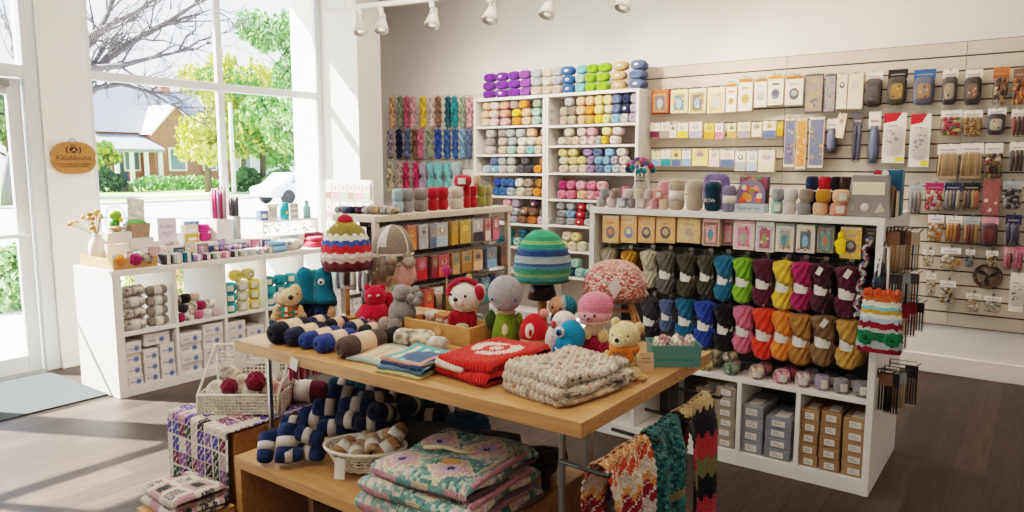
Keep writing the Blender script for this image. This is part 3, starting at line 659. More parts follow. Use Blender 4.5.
LW = [
 ['482 pale peach,490 pale pink,501 pink,513 orange,523 peach,533 mint,543 mint', '482 peach,490 pale pink,501 salmon,513 yellow,523 peach,533 mint,543 mint', '483 peach,491 pale pink,501 salmon,511 taupe,520 orange,534 sage'],
 ['486 pale grey,499 beige,508 mint,518 cream,527 aqua,535 cream,543 peach', '486 grey,499 beige,509 silver,519 white,528 ivory,537 peach', '487 pale grey,499 grey,507 silver,517 pale grey,528 peach,542 peach'],
 ['483 pale blue,491 sky blue,499 pale grey,508 pale grey,517 dark grey,526 charcoal,535 orange,544 cream', '491 slate blue,499 silver,508 pale grey,522 dark grey,541 caramel'],
 ['493 blue,500 blue,507 pale blue,517 cream,526 taupe,534 orange,542 peach', '494 royal blue,501 blue,508 blue,516 ivory,525 taupe,536 caramel,543 taupe'],
 ['504 red,511 lavender,519 brown,529 rust,538 pale pink,545 silver', '504 rose,512 silver,521 brown,530 brown,541 taupe', '504 pink,513 lavender,531 plum,542 brown'],
 ['497 dark teal,505 teal,514 mint,521 teal,532 teal,541 mint', '505 teal,520 dark teal,532 teal,541 mint'],
 ['514 slate blue,523 grey,532 dark teal,541 teal', '518 silver,532 grey'], ]
LR = [
 ['561 beige,569 beige,579 peach,587 gold,596 yellow,604 pale yellow,613 sky blue,622 pale grey,631 lavender', '561 beige,569 taupe,578 peach,587 orange,596 pale yellow,606 cream,614 slate blue,623 navy,632 lavender', '566 pale grey,578 peach,587 peach,596 pale yellow,605 pale yellow,614 slate blue,624 navy,632 lavender'],
 ['559 cream,566 beige,573 pale peach,581 pale pink,589 pale pink,596 silver,602 yellow,612 pale pink', '566 cream,579 pale pink,589 pink,604 pale yellow,615 pale pink'],
 ['561 cream,571 cream,580 cream,588 lilac,597 slate blue,606 sky blue,614 pale blue,622 pale pink', '561 cream,570 pale yellow,579 pale yellow,588 lilac,596 sky blue,604 sky blue,612 lavender,621 pale pink', '560 pale yellow,570 pale yellow,585 lilac,595 slate blue,607 sky blue,619 ivory'],
 ['559 rose,568 rose,579 peach,588 pink,596 rose,606 pink,615 pale pink', '560 magenta,568 rose,578 pink,589 rose,599 pink'],
 ['558 grey,568 silver,577 red,586 pale grey', '559 grey,568 sky blue,578 red,587 dark grey', '558 grey,568 silver,579 red,588 pale grey'],
 ['561 pale yellow,570 cream,579 cream,588 sage', '564 cream,573 pale yellow'],
 ['558 teal,567 dark teal,577 mint,587 aqua', '563 aqua,573 mint'], ]
def fill(levels, tops, ztop, where, grp, seal_of):
    zs = [ztop - .03] + [q - .022 for q in tops]
    for k, rows in enumerate(levels):
        rows = [Rw(r) for r in rows]; room = zs[k] - tops[k]
        rz = min(.0465, room / (2.05 * len(rows)))
        py = 160 + (k - 3) * 22
        rows_on_shelf(rows, 6.1, tops[k], rz, f'{ORD[k]} {where}', grp, seal_of.get(k, ()), py=py)
fill(LW, SL, 2.29, WS, GW, {4: {(2, 2), (1, 2)}, 2: {(0, 1)}}); fill(LR, SR, 2.29, HS, GH, {0: {(2, 5)}, 4: {(0, 2), (1, 2), (2, 2)}, 0: {(1, 7)}})
TW = ['485 purple,498 purple,510 purple,522 violet,533 beige,544 beige,554 beige', '485 purple,498 purple,510 purple,522 violet,533 silver,544 cream,554 silver', '486 purple,498 purple,510 purple,521 violet,533 silver,544 cream,554 silver']
TH = ['565 blue,577 aqua,587 lime,599 lime,615 tan,633 slate blue', '565 blue,577 mint,587 lime,599 lime,615 tan,633 slate blue', '564 blue,578 aqua,589 lime,601 lime,617 tan,634 slate blue']
for src, wh, g, se in ((TW, 'on top of window-side bookcase', GW, {(2, 1), (0, 1)}), (TH, 'on top of slatwall-side bookcase', GH, {(0, 0), (1, 0), (2, 0), (0, 4), (1, 4), (2, 4), (0, 5), (2, 5)})):
    rows_on_shelf([Rw(r) for r in src], 6.1, 2.29, .0435, wh, g, se, py=92, rmax=.075)
# second column behind the end of the top row
for k in range(3): yarn('yarn_ball', ME_BALL, f"slate blue yarn ball behind the end stack, {['bottom', 'middle', 'top'][k]} one, on top of slatwall-side bookcase", 'yarn ball', GH, (-3.1, 6.27, 2.29 + .0435 + k * .085), 'slate blue', (0, 0, 0), (1.1, 1.05, .87))
# ================================================================== HANKS ON THE WHITE SLATS
HW = [(96, 128, '392 peach,399 sage,405 rose,411.5 pink,423 yellow,431 pale pink,438 brown,447 dark teal,454.5 teal,462 sage,469.5 pink'),
      (129, 159, '390 lavender,398 navy,407 slate blue,413.5 brown,420 rose,428.5 sage,438 royal blue,446 blue,455 blue,461.5 sky blue,468.5 slate blue'),
      (162, 192, '390 cream,399 pale pink,406 hot pink,415 hot pink,423 lavender,430 aqua,438.5 aqua,447 aqua,456 pale blue')]
for r, (y0, y1, s) in enumerate(HW):
    row = Rw(s)
    for i, (px, c) in enumerate(row):
        a = ony(px, y0, 6.27); z1 = ony(px, y1, 6.27).z; dy = 0 if i % 2 == 0 else .05
        if c == 'brown' and r == 1 or c == 'rose' and r == 0: dy = .09
        where = f"{ORD[i]} from the window end, {['top', 'middle', 'lowest'][r]} row on white slats"
        k = (a.z - z1) / .3; gap = min(abs(row[j][0] - px) for j in (i - 1, i + 1) if 0 <= j < len(row)) / 82 if dy < .09 else .1
        yarn('hanging_yarn_hank', ME_HANKD if not (r == 2 and i > 3) else ME_HANK, f"{c} hand-dyed yarn hank, {where}", 'yarn hank', 'hanks hung on the white slats', (a.x, 6.27 + dy * .3, a.z), c, (0, 0, RND.uniform(-.4, .4)), (min(gap / .118, 1.1), .9, k))
        o = link('peg_hook', ME_HOOKW, loc=(a.x, BY - .02, a.z + .008), scale=(1, 1, 1)); tag(o, f"thin white peg for the {ORD[i]} hank from the window, {['top', 'middle', 'lowest'][r]} row", 'hook', 'pegs on the white slats')
# ================================================================== PACKS ON THE SLATWALL
def shade(c, k): return tuple(min(1, x * k) for x in c)
def art(b, x0, x1, z0, z1, y, cols, seed, style='mix'):
    """printed picture: flat colour shapes on the face of a pack"""
    r = random.Random(seed); w = x1 - x0; h = z1 - z0; cc = [tuple(.75 * a + .25 * b_ for a, b_ in zip(col(c), (.36, .29, .23))) for c in cols]; e = .0004
    if style == 'motif':
        b.disc(x0 + w * .5, z0 + h * .42, w * .33, y - e, cc[0], 14, rz=min(h * .3, w * .4)); b.disc(x0 + w * .5, z0 + h * .46, w * .2, y - 2 * e, cc[-1], 12)
        b.rect(x0 + w * .22, x0 + w * .78, z0 + h * .8, z0 + h * .88, y - e, cc[-1])
    elif style == 'band':
        n = len(cc)
        for i, c in enumerate(cc): b.rect(x0, x1, z0 + h * (1 - (i + 1) / n), z0 + h * (1 - i / n), y - e, c)
    elif style == 'frame':
        b.rect(x0, x1, z0, z1, y - e, cc[0]); b.rect(x0 + w * .16, x1 - w * .16, z0 + h * .1, z1 - h * .12, y - 2 * e, cc[1])
        b.disc(x0 + w * .48, z0 + h * .45, w * .2, y - 3 * e, cc[2], 12, rz=h * .26)
        if len(cc) > 3:
            for k in range(9): b.disc(x0 + w * r.uniform(.06, .94), z0 + h * r.choice((r.uniform(.05, .2), r.uniform(.82, .95), r.uniform(.1, .9))), w * r.uniform(.05, .1), y - 3.5 * e, cc[3 + k % (len(cc) - 3)], 9)
    elif style == 'sketch':
        for k in range(10):
            a = r.uniform(.15, .8) * w; c2 = r.uniform(.12, .62) * h; b.disc(x0 + a, z0 + c2, w * r.uniform(.04, .1), y - e * (1 + .1 * k), cc[k % len(cc)], 9)
        b.rect(x0 + w * .2, x0 + w * .62, z0 + h * .7, z0 + h * .73, y - e, cc[0])
    else:
        b.rect(x0, x1, z0, z1, y - e, cc[0])
        for k in range(12): b.disc(x0 + w * r.uniform(.12, .88), z0 + h * r.uniform(.1, .9), w * r.uniform(.07, .17), y - e * (2 + .15 * k), cc[k % len(cc)], 9)
    return b
def pack(label, cx, zt, w, h, d, kind, cols, yf, group, seed, base='f0e6d8', head=None, cat='packet', hook=None, rot=0, rz=0):
    """a hanging pack whose face looks to -Y. origin at its top centre (the hang hole)"""
    t = thing(kind_name[kind], label, cat, (cx, yf, zt), group=group, rot=(0, rot, rz)); r = random.Random(seed)
    hd = h * {'box': .0, 'bag': .3, 'sticks': .3, 'tube': .32, 'card': .0, 'case': .26, 'label': .0, 'clump': .3, 'fan': .0}[kind]
    hc = col(head) if head else col('f3e9dc')
    if kind in ('box', 'label', 'fan'):
        bx = MB().box(-w / 2, w / 2, 0, d, -h, -.012 if kind == 'box' else 0, col(base)); part('carton', bx, M_VCOL, t, bevel=.002)
        p = MB().rect(-w / 2 + .002, w / 2 - .002, -h + .002, -.013 if kind == 'box' else -.002, -.0004, col(base))
        if kind == 'box':
            p.rect(-w / 2 + .003, w / 2 - .003, -h * .16, -.014, -.0006, hc); art(p, -w * .42, w * .42, -h * .96, -h * .2, -.0006, cols, seed, 'frame' if len(cols) > 3 else 'motif')
            part('hang_tab', MB().box(-w * .3, w * .3, .001, .002, -.012, .014), M_FILM, t)
        elif kind == 'label':
            p.rect(-w / 2 + .002, w / 2 - .002, -h * .98, -h * .55, -.0006, col(cols[0])); art(p, -w * .4, w * .4, -h * .5, -h * .06, -.0006, cols[1:] or cols, seed, 'motif')
        else: art(p, -w * .45, w * .45, -h * .95, -h * .05, -.0006, cols, seed, 'mix')
        part('printed_front', p, M_PRINT, t)
        if kind != 'box': part('hang_tab', MB().box(-w * .3, w * .3, .001, .002, -.01, .012), M_FILM, t)
    elif kind == 'card':
        part('backing_card', MB().box(-w / 2, w / 2, 0, .004, -h, 0, col(base)), M_VCOL, t)
        p = MB().rect(-w / 2 + .001, w / 2 - .001, -h + .001, -.001, -.0004, col(base)); art(p, -w * .45, w * .45, -h * .78, -h * .05, -.0006, cols, seed, 'sketch')
        if head:
            p.add([(-w / 2, -.0012, 0), (w * .3, -.0012, 0), (w * .05, -.0012, -h * .16), (-w / 2, -.0012, -h * .2)], [(3, 2, 1, 0)], col(head)); p.rect(w * .1, w * .46, -h * .97, -h * .88, -.001, col('yellow'))
        part('printed_front', p, M_PRINT, t)
        part('hang_tab', MB().box(-w * .3, w * .3, .001, .002, -.01, .012), M_FILM, t); part('blister', MB().ell(0, -.004, -h * .55, w * .4, .012, h * .3, 14, 8, p=.5), M_FILM, t)
    else:
        part('hang_card', MB().box(-w / 2, w / 2, d * .4, d * .4 + .003, -hd, 0, hc).rect(-w * .35, w * .35, -hd * .62, -hd * .5, d * .4 - .0006, col('taupe')), M_VCOL, t)
        g = MB(); cc = [tuple(.68 * a + .32 * b_ for a, b_ in zip(col(c), (.22, .17, .13))) for c in cols]; top = -hd * .85; bot = -h; H = top - bot
        if kind == 'sticks':
            n = 7
            for i in range(n):
                x = -w * .38 + w * .76 * i / (n - 1); g.tube([(x * .8, d * .4, top), (x + r.uniform(-.004, .004), d * .4, bot + H * .12)], .0045, 6, cc[i % len(cc)])
            g.box(-w * .44, w * .44, d * .5, d * .55, bot + .004, top, col(base)); part('tools', g, M_VCOL, t)
        elif kind == 'tube':
            m = max(1, len(cc)); 
            for i in range(m):
                x = (-.5 + (i + .5) / m) * w * .85
                g.tube([(x, d * .4, top), (x, d * .4, top - H * .3), (x + r.uniform(-.004, .004), d * .4, top - H * .7), (x, d * .4, bot + .006)], [w * .3 / m, w * .46 / m, w * .46 / m, w * .3 / m], 10, cc[i])
            part('contents', g, M_VCOL, t)
        elif kind == 'case':
            g.ell(0, d * .45, (top + bot) / 2, w * .48, d * .5, H * .52, 18, 10, cc[0], p=.45); part('pouch', g, M_VCOL, t)
            p = MB(); p.ell(0, d * .06, (top + bot) / 2 - H * .03, w * .34, d * .2, H * .3, 14, 8, cc[1 % len(cc)], p=.5)
            for k in range(7): p.disc(w * r.uniform(-.24, .24), (top + bot) / 2 + H * r.uniform(-.24, .2), w * .07, -d * .16 - .001 * k * .2, cc[(2 + k) % len(cc)], 8)
            part('window_patch', p, M_VCOL, t)
        else:
            n = 24 if kind == 'bag' else 22
            for i in range(n):
                x = (i % 4 - 1.5) * w * .21; z = top - H * (.12 + .155 * (i // 4)) if kind == 'bag' else top - H * r.uniform(.1, .95)
                g.ell(x + r.uniform(-.1, .1) * w, d * (.3 + .3 * r.random()), z, w * r.uniform(.1, .15), d * .3, H * r.uniform(.08, .13), 9, 6, r.choice(cc))
            part('contents', g, M_VCOL, t)
        part('clear_pouch', MB().ell(0, d * .45, (top + bot) / 2, w * .5, d * .62, H * .55, 16, 10, p=.4), M_FILM, t)
    return t
kind_name = {'box': 'craft_kit_box', 'bag': 'craft_packet', 'sticks': 'needle_packet', 'tube': 'tool_packet', 'card': 'craft_card', 'case': 'tool_case', 'label': 'yarn_packet', 'clump': 'trim_packet', 'fan': 'pattern_packet'}
YP = 6.27
def wallpack(x0, x1, y0, y1, kind, cols, desc, row, pos, seed, base='f0e6d8', head=None, d=.045, rot=0, cat='packet'):
    xa = ony(x0, y0, YP); xb = ony(x1, y0, YP); cx = (xa.x + xb.x) / 2; w = xb.x - xa.x; m = ony((x0 + x1) / 2, y0, YP); n = ony((x0 + x1) / 2, y1, YP)
    lab = f"{desc}, {pos}"
    pack(lab, cx, m.z, w, m.z - n.z, d, kind, cols, YP, 'packets on the warm slatwall, ' + row, seed, base, head, cat, rot=rot)
    o = link('display_hook', ME_HOOK, loc=(cx, BY - .02, m.z - .008), scale=(.8, 1, 1)); tag(o, f"thin metal slatwall hook carrying the {desc}"[:120], 'hook', 'hooks on the warm slatwall')
WP = {
 'top row': [
  (652, 669, 88, 113, 'box', ['rust', 'dark grey', 'pale blue', 'orange', 'mustard'], 'red and orange craft kit box', 'b9442c', 'rust'),
  (671, 688, 88, 113, 'box', ['pale yellow', 'teal', 'pale blue', 'yellow', 'salmon'], 'yellow kit box with a pale blue motif', 'efe0bd', 'pale yellow'),
  (689.5, 706, 87, 113, 'box', ['gold', 'dark grey', 'sky blue', 'yellow', 'cream'], 'gold kit box with a blue mitten picture', 'efe0bd', 'cream'),
  (708, 725, 86, 113, 'box', ['pale yellow', 'peach', 'pale blue', 'salmon', 'yellow', 'sage'], 'wide yellow and pink kit box', 'efe4cf', 'pale yellow'),
  (726.5, 737, 82, 112, 'box', ['orange', 'peach', 'rust'], 'narrow cream box with an orange strip', 'f2e6d2', 'rust'),
  (739, 753, 77, 111, 'box', ['orange', 'peach', 'gold'], 'cream box with orange blossom picture', 'f2e6d2', 'rust'),
  (755, 767.5, 77, 107, 'box', ['silver', 'slate blue', 'cream'], 'cream box with two small blue motifs', 'f2e6d2', 'rust'),
  (768.5, 784, 74, 105, 'box', ['slate blue', 'coral', 'navy'], 'cream box with a blue jug picture', 'f2e6d2', 'orange'),
  (786, 804, 74, 105, 'box', ['charcoal', 'cream', 'silver'], 'cream box with a small black emblem', 'f0e2ce', 'rust'),
  (806, 824, 74, 113, 'fan', ['taupe', 'gold', 'dark grey', 'tan'], 'black topped bag of grey and gold fabric', '5a544e', 'black'),
  (825.5, 836.5, 74, 113, 'fan', ['grey', 'dark grey', 'tan', 'slate blue'], 'slim black topped bag of grey cord', '5a544e', 'black'),
  (837.6, 848, 74, 109, 'label', ['f0dcc4', 'charcoal', 'f0dcc4'], 'slim cream card with a black needle', 'f0dcc4', None),
  (849, 864, 73, 109, 'label', ['f0dcc4', 'ead4ba', 'f0dcc4'], 'plain cream card with a dark top edge', 'ecd6bc', None),
  (866, 883, 71, 106, 'case', ['black', 'dark grey', 'silver', 'charcoal'], 'square black pattern case under a cream header', None, None),
  (888, 908, 69, 104, 'case', ['black', 'gold', 'yellow', 'orange'], 'black bag with a yellow glowing label', None, 'black'),
  (914, 936, 69, 104, 'case', ['slate blue', 'tan', 'peach', 'dark brown'], 'blue framed case of two pictures', None, 'blue'),
  (943, 958.6, 69, 104, 'case', ['charcoal', 'beige', 'pale yellow', 'tan'], 'dark grey tin with a beige face', None, None),
  (965.6, 983, 69, 104, 'case', ['black', 'brown', 'salmon', 'cream', 'rust'], 'black tin with a salmon and brown picture', None, None),
  (994, 1010, 67, 104, 'bag', ['rust', 'dark brown', 'tan', 'silver', 'brown'], 'rust and brown bead bag', None, 'rust'),
  (1014, 1030, 68, 104, 'bag', ['orange', 'dark brown', 'rust'], 'orange and brown bead bag cut by the picture edge', None, 'brown')],
 'second row': [
  (650, 660, 123, 138, 'label', ['burgundy', 'cream'], 'small burgundy wool packet', 'f1e4d2', None),
  (660.8, 668.8, 122, 138, 'label', ['taupe', 'peach'], 'small taupe wool packet', 'f1e4d2', None),
  (669.4, 676.6, 124, 138, 'label', ['pale pink', 'brown'], 'small brown and pink wool packet', 'f1e4d2', None),
  (677.4, 688, 123, 138, 'label', ['yellow', 'sage', 'cream'], 'small yellow and green wool packet', 'f1e4d2', None),
  (689.5, 702, 122, 138, 'label', ['lavender', 'taupe', 'pale grey'], 'wide lavender grey wool packet', 'ece4d8', None),
  (704.6, 714.4, 123, 139, 'label', ['mustard', 'gold'], 'mustard yellow wool packet', 'e8b660', None),
  (715.2, 723, 123, 139, 'label', ['rose', 'magenta', 'white'], 'small raspberry wool packet', 'f3eae0', None),
  (727.6, 736, 123, 138, 'label', ['gold', 'dark olive', 'olive'], 'small olive and gold wool packet', 'efe0b8', None),
  (738, 750.6, 122, 138, 'label', ['grey', 'gold', 'cream'], 'cream wool packet with a grey lower half', 'efdfc0', None),
  (752, 762, 122, 137, 'label', ['cream', 'charcoal', 'tan'], 'cream wool packet with a small dark foot', 'efdfc0', None),
  (763, 776.4, 121, 138, 'label', ['slate blue', 'cream', 'gold'], 'cream wool packet with a blue oval', 'efdfc0', None),
  (777.2, 783, 122, 136, 'label', ['mustard', 'yellow'], 'thin mustard wool packet', 'dba94a', None),
  (941, 963, 110, 135, 'bag', ['dark red', 'green', 'red', 'pale yellow', 'hot pink'], 'packet of red and green trims', None, None),
  (964, 983, 110, 136, 'bag', ['gold', 'tan', 'caramel'], 'packet of golden clasps', None, None),
  (988, 1006.7, 108, 134, 'case', ['navy', 'cream', 'beige', 'pale yellow'], 'round navy pouch with a cream oval', None, 'white'),
  (1012, 1028, 109, 136, 'tube', ['dark red', 'dark brown', 'burgundy'], 'packet of dark red tools', None, None)],
 'third row': [
  (651.6, 660, 151, 166, 'label', ['sky blue', 'pale yellow'], 'small yellow and blue wool packet', 'f1e3b8', None),
  (660.8, 671, 150, 166, 'label', ['teal', 'white'], 'white wool packet with a teal lower half', 'f3ece0', None),
  (671.6, 681, 150, 166.5, 'label', ['slate blue', 'gold', 'navy'], 'navy topped wool packet with a gold middle', 'efd68c', None),
  (682, 691, 150, 166, 'label', ['sky blue', 'white'], 'white wool packet with a sky blue lower half', 'f3ece0', None),
  (692.4, 708, 149, 166, 'label', ['pale yellow', 'orange', 'lilac'], 'wide orange wool packet with lilac top', 'f0cf8c', None),
  (709, 719.5, 150, 167, 'label', ['pale pink', 'salmon', 'peach'], 'peach wool packet with a pink dot', 'f3dcc8', None),
  (720.4, 734.5, 150, 167, 'label', ['slate blue', 'peach', 'cream'], 'wide peach wool packet with a blue foot', 'f3e0cc', None),
  (735.4, 746, 151, 171, 'label', ['silver', 'navy', 'white'], 'white wool packet with navy band', 'f1e7da', None),
  (747, 757.6, 151, 171, 'label', ['pale blue', 'sky blue', 'white'], 'white wool packet with pale blue stripes', 'f1e7da', None),
  (758.5, 775, 150, 172, 'label', ['cream', 'sky blue', 'peach'], 'cream wool packet with a blue brush picture', 'f1e2cc', None)],
 'long bag row': [
  (785.4, 796, 118, 167, 'fan', ['slate blue', 'navy', 'orange', 'silver'], 'long bag of navy and orange fabric', 'ead9c6', None),
  (797.4, 807.4, 118, 169, 'fan', ['orange', 'peach', 'coral', 'cream'], 'long bag of coral and orange fabric', 'ead9c6', None),
  (810, 825, 117, 168, 'fan', ['slate blue', 'orange', 'blue', 'gold'], 'long bag of blue and orange fabric', 'ead9c6', None),
  (826.6, 837.6, 118.5, 154, 'tube', ['slate blue'], 'cream card holding a plump blue tassel', None, None),
  (839, 847.5, 113, 138, 'label', ['f0dcc4', 'tan'], 'tilted cream card beside the blue tassel', 'f0dcc4', None),
  (853, 862.8, 112, 161, 'tube', ['navy', 'slate blue'], 'pair of navy cords on a dark card', None, 'dark grey'),
  (869, 881, 111.6, 164, 'tube', ['slate blue'], 'long blue denim tube under a cream card', None, None),
  (884.5, 907, 113, 163, 'card', ['silver', 'pale grey', 'beige'], 'tall white card with red corner, nearer the blue tube', 'f2e9dc', 'red'),
  (911.5, 932, 114, 167, 'card', ['silver', 'beige', 'pale grey'], 'tall white card with red corner, nearer the stick packets', 'f2e9dc', 'red')],
 'stick row': [
  (937.6, 960, 144, 179, 'sticks', ['tan', 'peach', 'beige'], 'packet of six pale wooden needles', 'd7b78e', None),
  (960.7, 984, 143, 179, 'sticks', ['tan', 'gold', 'beige'], 'packet of crossed pale wooden hooks', 'd0b088', None),
  (985.6, 1003.6, 143, 178, 'bag', ['charcoal', 'dark red', 'cream', 'olive', 'black'], 'black packet of red and cream beads', '2a2826', None),
  (1010, 1026, 142, 172, 'tube', ['charcoal', 'dark brown', 'black'], 'packet of black tool handles', None, None)],
 'bright packet row': [
  (909, 923, 184, 215, 'tube', ['silver', 'grey', 'taupe'], 'packet of grey tools next to the gondola', None, 'silver'),
  (925.6, 943.8, 183, 210, 'bag', ['hot pink', 'pale yellow', 'salmon', 'white', 'red'], 'pink packet of bright buttons', None, 'magenta'),
  (944.6, 962, 183, 210, 'tube', ['silver', 'taupe', 'slate blue', 'cream'], 'packet of pale tools under a navy header', None, 'navy'),
  (962.8, 981, 183, 210, 'tube', ['brown', 'dark grey', 'tan', 'rust'], 'packet of brown tools under a black header', None, 'black'),
  (984, 1001.6, 179, 215, 'fan', ['dark red', 'brown', 'cream', 'magenta'], 'tall packet with dark red picture', '8a5a50', None),
  (1003.2, 1023, 181, 209, 'bag', ['silver', 'navy', 'pale grey', 'charcoal'], 'packet of silver and navy clips', None, 'silver')],
 'warm packet row': [
  (928, 944, 215, 242, 'bag', ['orange', 'white', 'cream', 'gold'], 'packet of orange and white toggles', None, 'white'),
  (946, 962.4, 216, 243, 'tube', ['mustard', 'rust', 'gold', 'dark red'], 'packet of mustard and rust threads', None, None),
  (963.2, 980.4, 217, 244, 'tube', ['tan', 'dark red', 'brown', 'gold'], 'packet of tan and dark red threads', None, 'silver'),
  (982, 999, 217, 246, 'case', ['plum', 'dark red', 'black'], 'plum coloured pouch packet', None, 'pink'),
  (1006, 1022, 215, 246, 'tube', ['navy', 'slate blue', 'navy'], 'packet of navy threads', None, 'navy')],
 'small packet row': [
  (923, 934, 250, 267, 'clump', ['cream', 'tan', 'white'], 'small packet of cream shells', None, None),
  (940.6, 961, 248, 269, 'clump', ['white', 'gold', 'mustard', 'cream'], 'packet of white and gold pompons', None, 'white'),
  (965.6, 975, 250, 267, 'clump', ['teal', 'dark teal', 'silver'], 'small packet of teal beads', None, None),
  (986, 998.4, 251, 268, 'clump', ['brown', 'cream', 'tan'], 'small packet of brown beads over the wheel', None, None),
  (1004.4, 1013.6, 247, 270, 'tube', ['rose', 'dark red'], 'rose thread packet beside its twin', None, 'pink'),
  (1014.2, 1024, 247, 271, 'tube', ['rose', 'magenta'], 'rose and magenta thread packet at the picture edge', None, 'rose')],
 'lowest rows': [
  (926.5, 936, 273, 296, 'clump', ['white', 'cream', 'tan'], 'packet with a white felt figure', None, None),
  (940, 956, 281, 303, 'clump', ['cream', 'white', 'gold', 'dark grey'], 'packet of cream felt flowers', None, 'white'),
  (966, 981, 294, 312, 'clump', ['pale pink', 'cream', 'tan'], 'low packet of pale pink shells', None, None),
  (984, 1001.6, 297, 312, 'clump', ['cream', 'silver', 'sage'], 'low wide packet of cream and sage felt', None, None),
  (1011, 1026, 273, 312, 'card', ['charcoal', 'dark grey', 'caramel'], 'tall white card of dark buttons', 'efe6d8', None)]}
sd = 100
for row, items in WP.items():
    for it in items:
        sd += 1; x0, x1, y0, y1, kd, cc, desc, base, head = it
        wallpack(x0, x1, y0, y1, kd, cc, desc, row, row + ' of slatwall', sd, base or 'd8c8b0', head, .05 if kd != 'fan' else .02, rot=.12 if 'tilted' in desc else 0)
# wooden wheel
c = ony(987.5, 276.5, 6.34); wl = thing('wall_wheel_ornament', 'round wooden wheel with three dark blades on the lower slatwall', 'wall decoration', (c.x, 6.36, c.z), scale=.78)
part('rim', MB().lathe([(.1, -.012), (.118, -.012), (.118, .012), (.1, .012), (.1, -.012)], 36, t=RX90, cap=False), M_DWOOD, wl)
part('disc', MB().lathe([(.001, -.004), (.101, -.004), (.101, .004), (.001, .004)], 36, t=RX90), mat('worn_wood', '8a7a64', rough=.7, var=.3, vscale=30), wl)
for k in range(3):
    part('blade', MB().prism([(0, -.012), (.045, -.026), (.088, -.012), (.09, .012), (.04, .012)], .006, .012, t=T(rx=PI / 2) @ T(rz=k * 2 * PI / 3 + .5)), M_DMETAL, wl)
part('hub', MB().lathe([(.001, -.02), (.014, -.02), (.014, 0), (.001, 0)], 14, t=RX90 @ T(z=.02)), M_DMETAL, wl)
# ================================================================== WHITE GONDOLA WITH HANKS
GY = 3.735; GX0 = -2.165; GX1 = -.597; GZ = 1.355; GD = .76
g = thing('shelf_unit', 'white shop shelf unit with hanging hanks and boxes at its foot', 'shelf unit', (GX0, GY, 0)); W = GX1 - GX0
part('side_panel', MB().box(0, .032, 0, GD, 0, GZ - .035), M_WHITE, g, bevel=.002); part('side_panel', MB().box(W - .032, W, 0, GD, 0, GZ - .035), M_WHITE, g, bevel=.002)
part('top_panel', MB().box(-.002, W + .002, -.002, GD, GZ - .035, GZ), M_WHITE, g, bevel=.003)
part('back_panel', MB().box(.032, W - .032, .36, .38, 0, GZ - .035), mat('dark_grey_board', '4d4845', rough=.8, var=.1), g)
part('deck', MB().box(.032, W - .032, .005, .36, .455, .48), M_WHITE, g, bevel=.002)
part('plinth', MB().box(.032, W - .032, .003, .36, 0, .075), M_WHITE, g, bevel=.002)
dvx = [ony(q, 440, GY).x - GX0 for q in (737, 796)]
for q in [.30] + dvx: part('divider', MB().box(q - .011, q + .011, .004, .36, .075, .455), M_WHITE, g)
def rail(z, y=.11):
    part('hanging_rail', MB().box(.04, W - .04, y - .006, y + .006, z - .006, z + .006), M_DMETAL, g)
for z in (1.315, 1.115, .845): rail(z, .116)
part('dark_shelf', MB().box(.032, W - .032, .16, .36, 1.125, 1.135), mat('smoked_shelf', '5d5650', rough=.4), g)
# --- hanging packs under the top
PK = [(602.6, 619, 213, 243, ['navy', 'orange', 'rust'], 'd9a871', 'kraft packet with white label and orange flower', 'cream'), (621, 637, 213, 243, ['slate blue', 'silver', 'cream'], 'd9a871', 'kraft packet with white label and blue oval', 'cream'),
      (638.6, 655, 214, 243, ['navy', 'cream', 'tan'], 'd9a871', 'kraft packet with navy round badge', 'gold'), (656.4, 675.5, 214, 243, ['charcoal', 'cream', 'tan'], 'd9a871', 'kraft packet with a charcoal square badge', 'gold'),
      (677.6, 700.6, 215, 243, ['beige', 'cream', 'tan'], 'd8b482', 'wide kraft packet with a faint cream badge', 'gold'), (703, 720, 216, 246, ['brown', 'pink', 'teal', 'salmon', 'rust'], 'd9b7a2', 'packet with a brown doll and pink yarn picture', 'pink'),
      (721, 732, 217, 246, ['dark brown', 'rose', 'taupe', 'pink', 'brown'], 'b78f86', 'narrow packet half hidden behind the doll packet', 'rose'), (734, 755, 218, 250, ['pale pink', 'rose', 'sage', 'red', 'pink'], 'ead3cb', 'pink packet with red knitted motif', 'pink'),
      (756.5, 775, 219, 252, ['pale grey', 'magenta', 'olive', 'plum', 'pale pink'], 'ece4dc', 'pale packet with magenta branch motif', 'white'), (776.6, 794.5, 221, 252, ['cream', 'sage', 'teal', 'red', 'sky blue'], 'e6e4da', 'pale packet with teal bowl motif', 'sage'),
      (797, 815.7, 222, 253, ['cream', 'dark teal', 'sky blue', 'red', 'gold'], 'e3e0d6', 'pale packet with dark teal dish motif', 'cream'), (818, 835, 223, 253, ['dark grey', 'teal', 'rust', 'sage'], '8e8a82', 'grey packet with teal plate motif', 'dark grey'),
      (841, 862.6, 224, 259, ['charcoal', 'dark grey', 'grey'], 'd9b05a', 'kraft and yellow packet with a charcoal badge', 'cream'), (865, 878, 226, 248, ['dark grey', 'rust', 'brown'], '3a3836', 'small dark packet at the end post', 'silver')]
for i, (x0, x1, y0, y1, cc, base, desc, hd) in enumerate(PK):
    a = ony(x0, y0, GY + .03); b2 = ony(x1, y0, GY + .03); zz = ony((x0 + x1) / 2, y1, GY + .03).z; zt = a.z
    pack(f"{desc} hung under the shelf unit top", (a.x + b2.x) / 2, zt, b2.x - a.x, zt - zz, .07 if i not in (6, 13) else .03, 'box' if i != 6 else 'box', cc, GY + .03 + (.035 if i == 6 else 0), 'packets under the shelf unit top', 500 + i, base, hd)
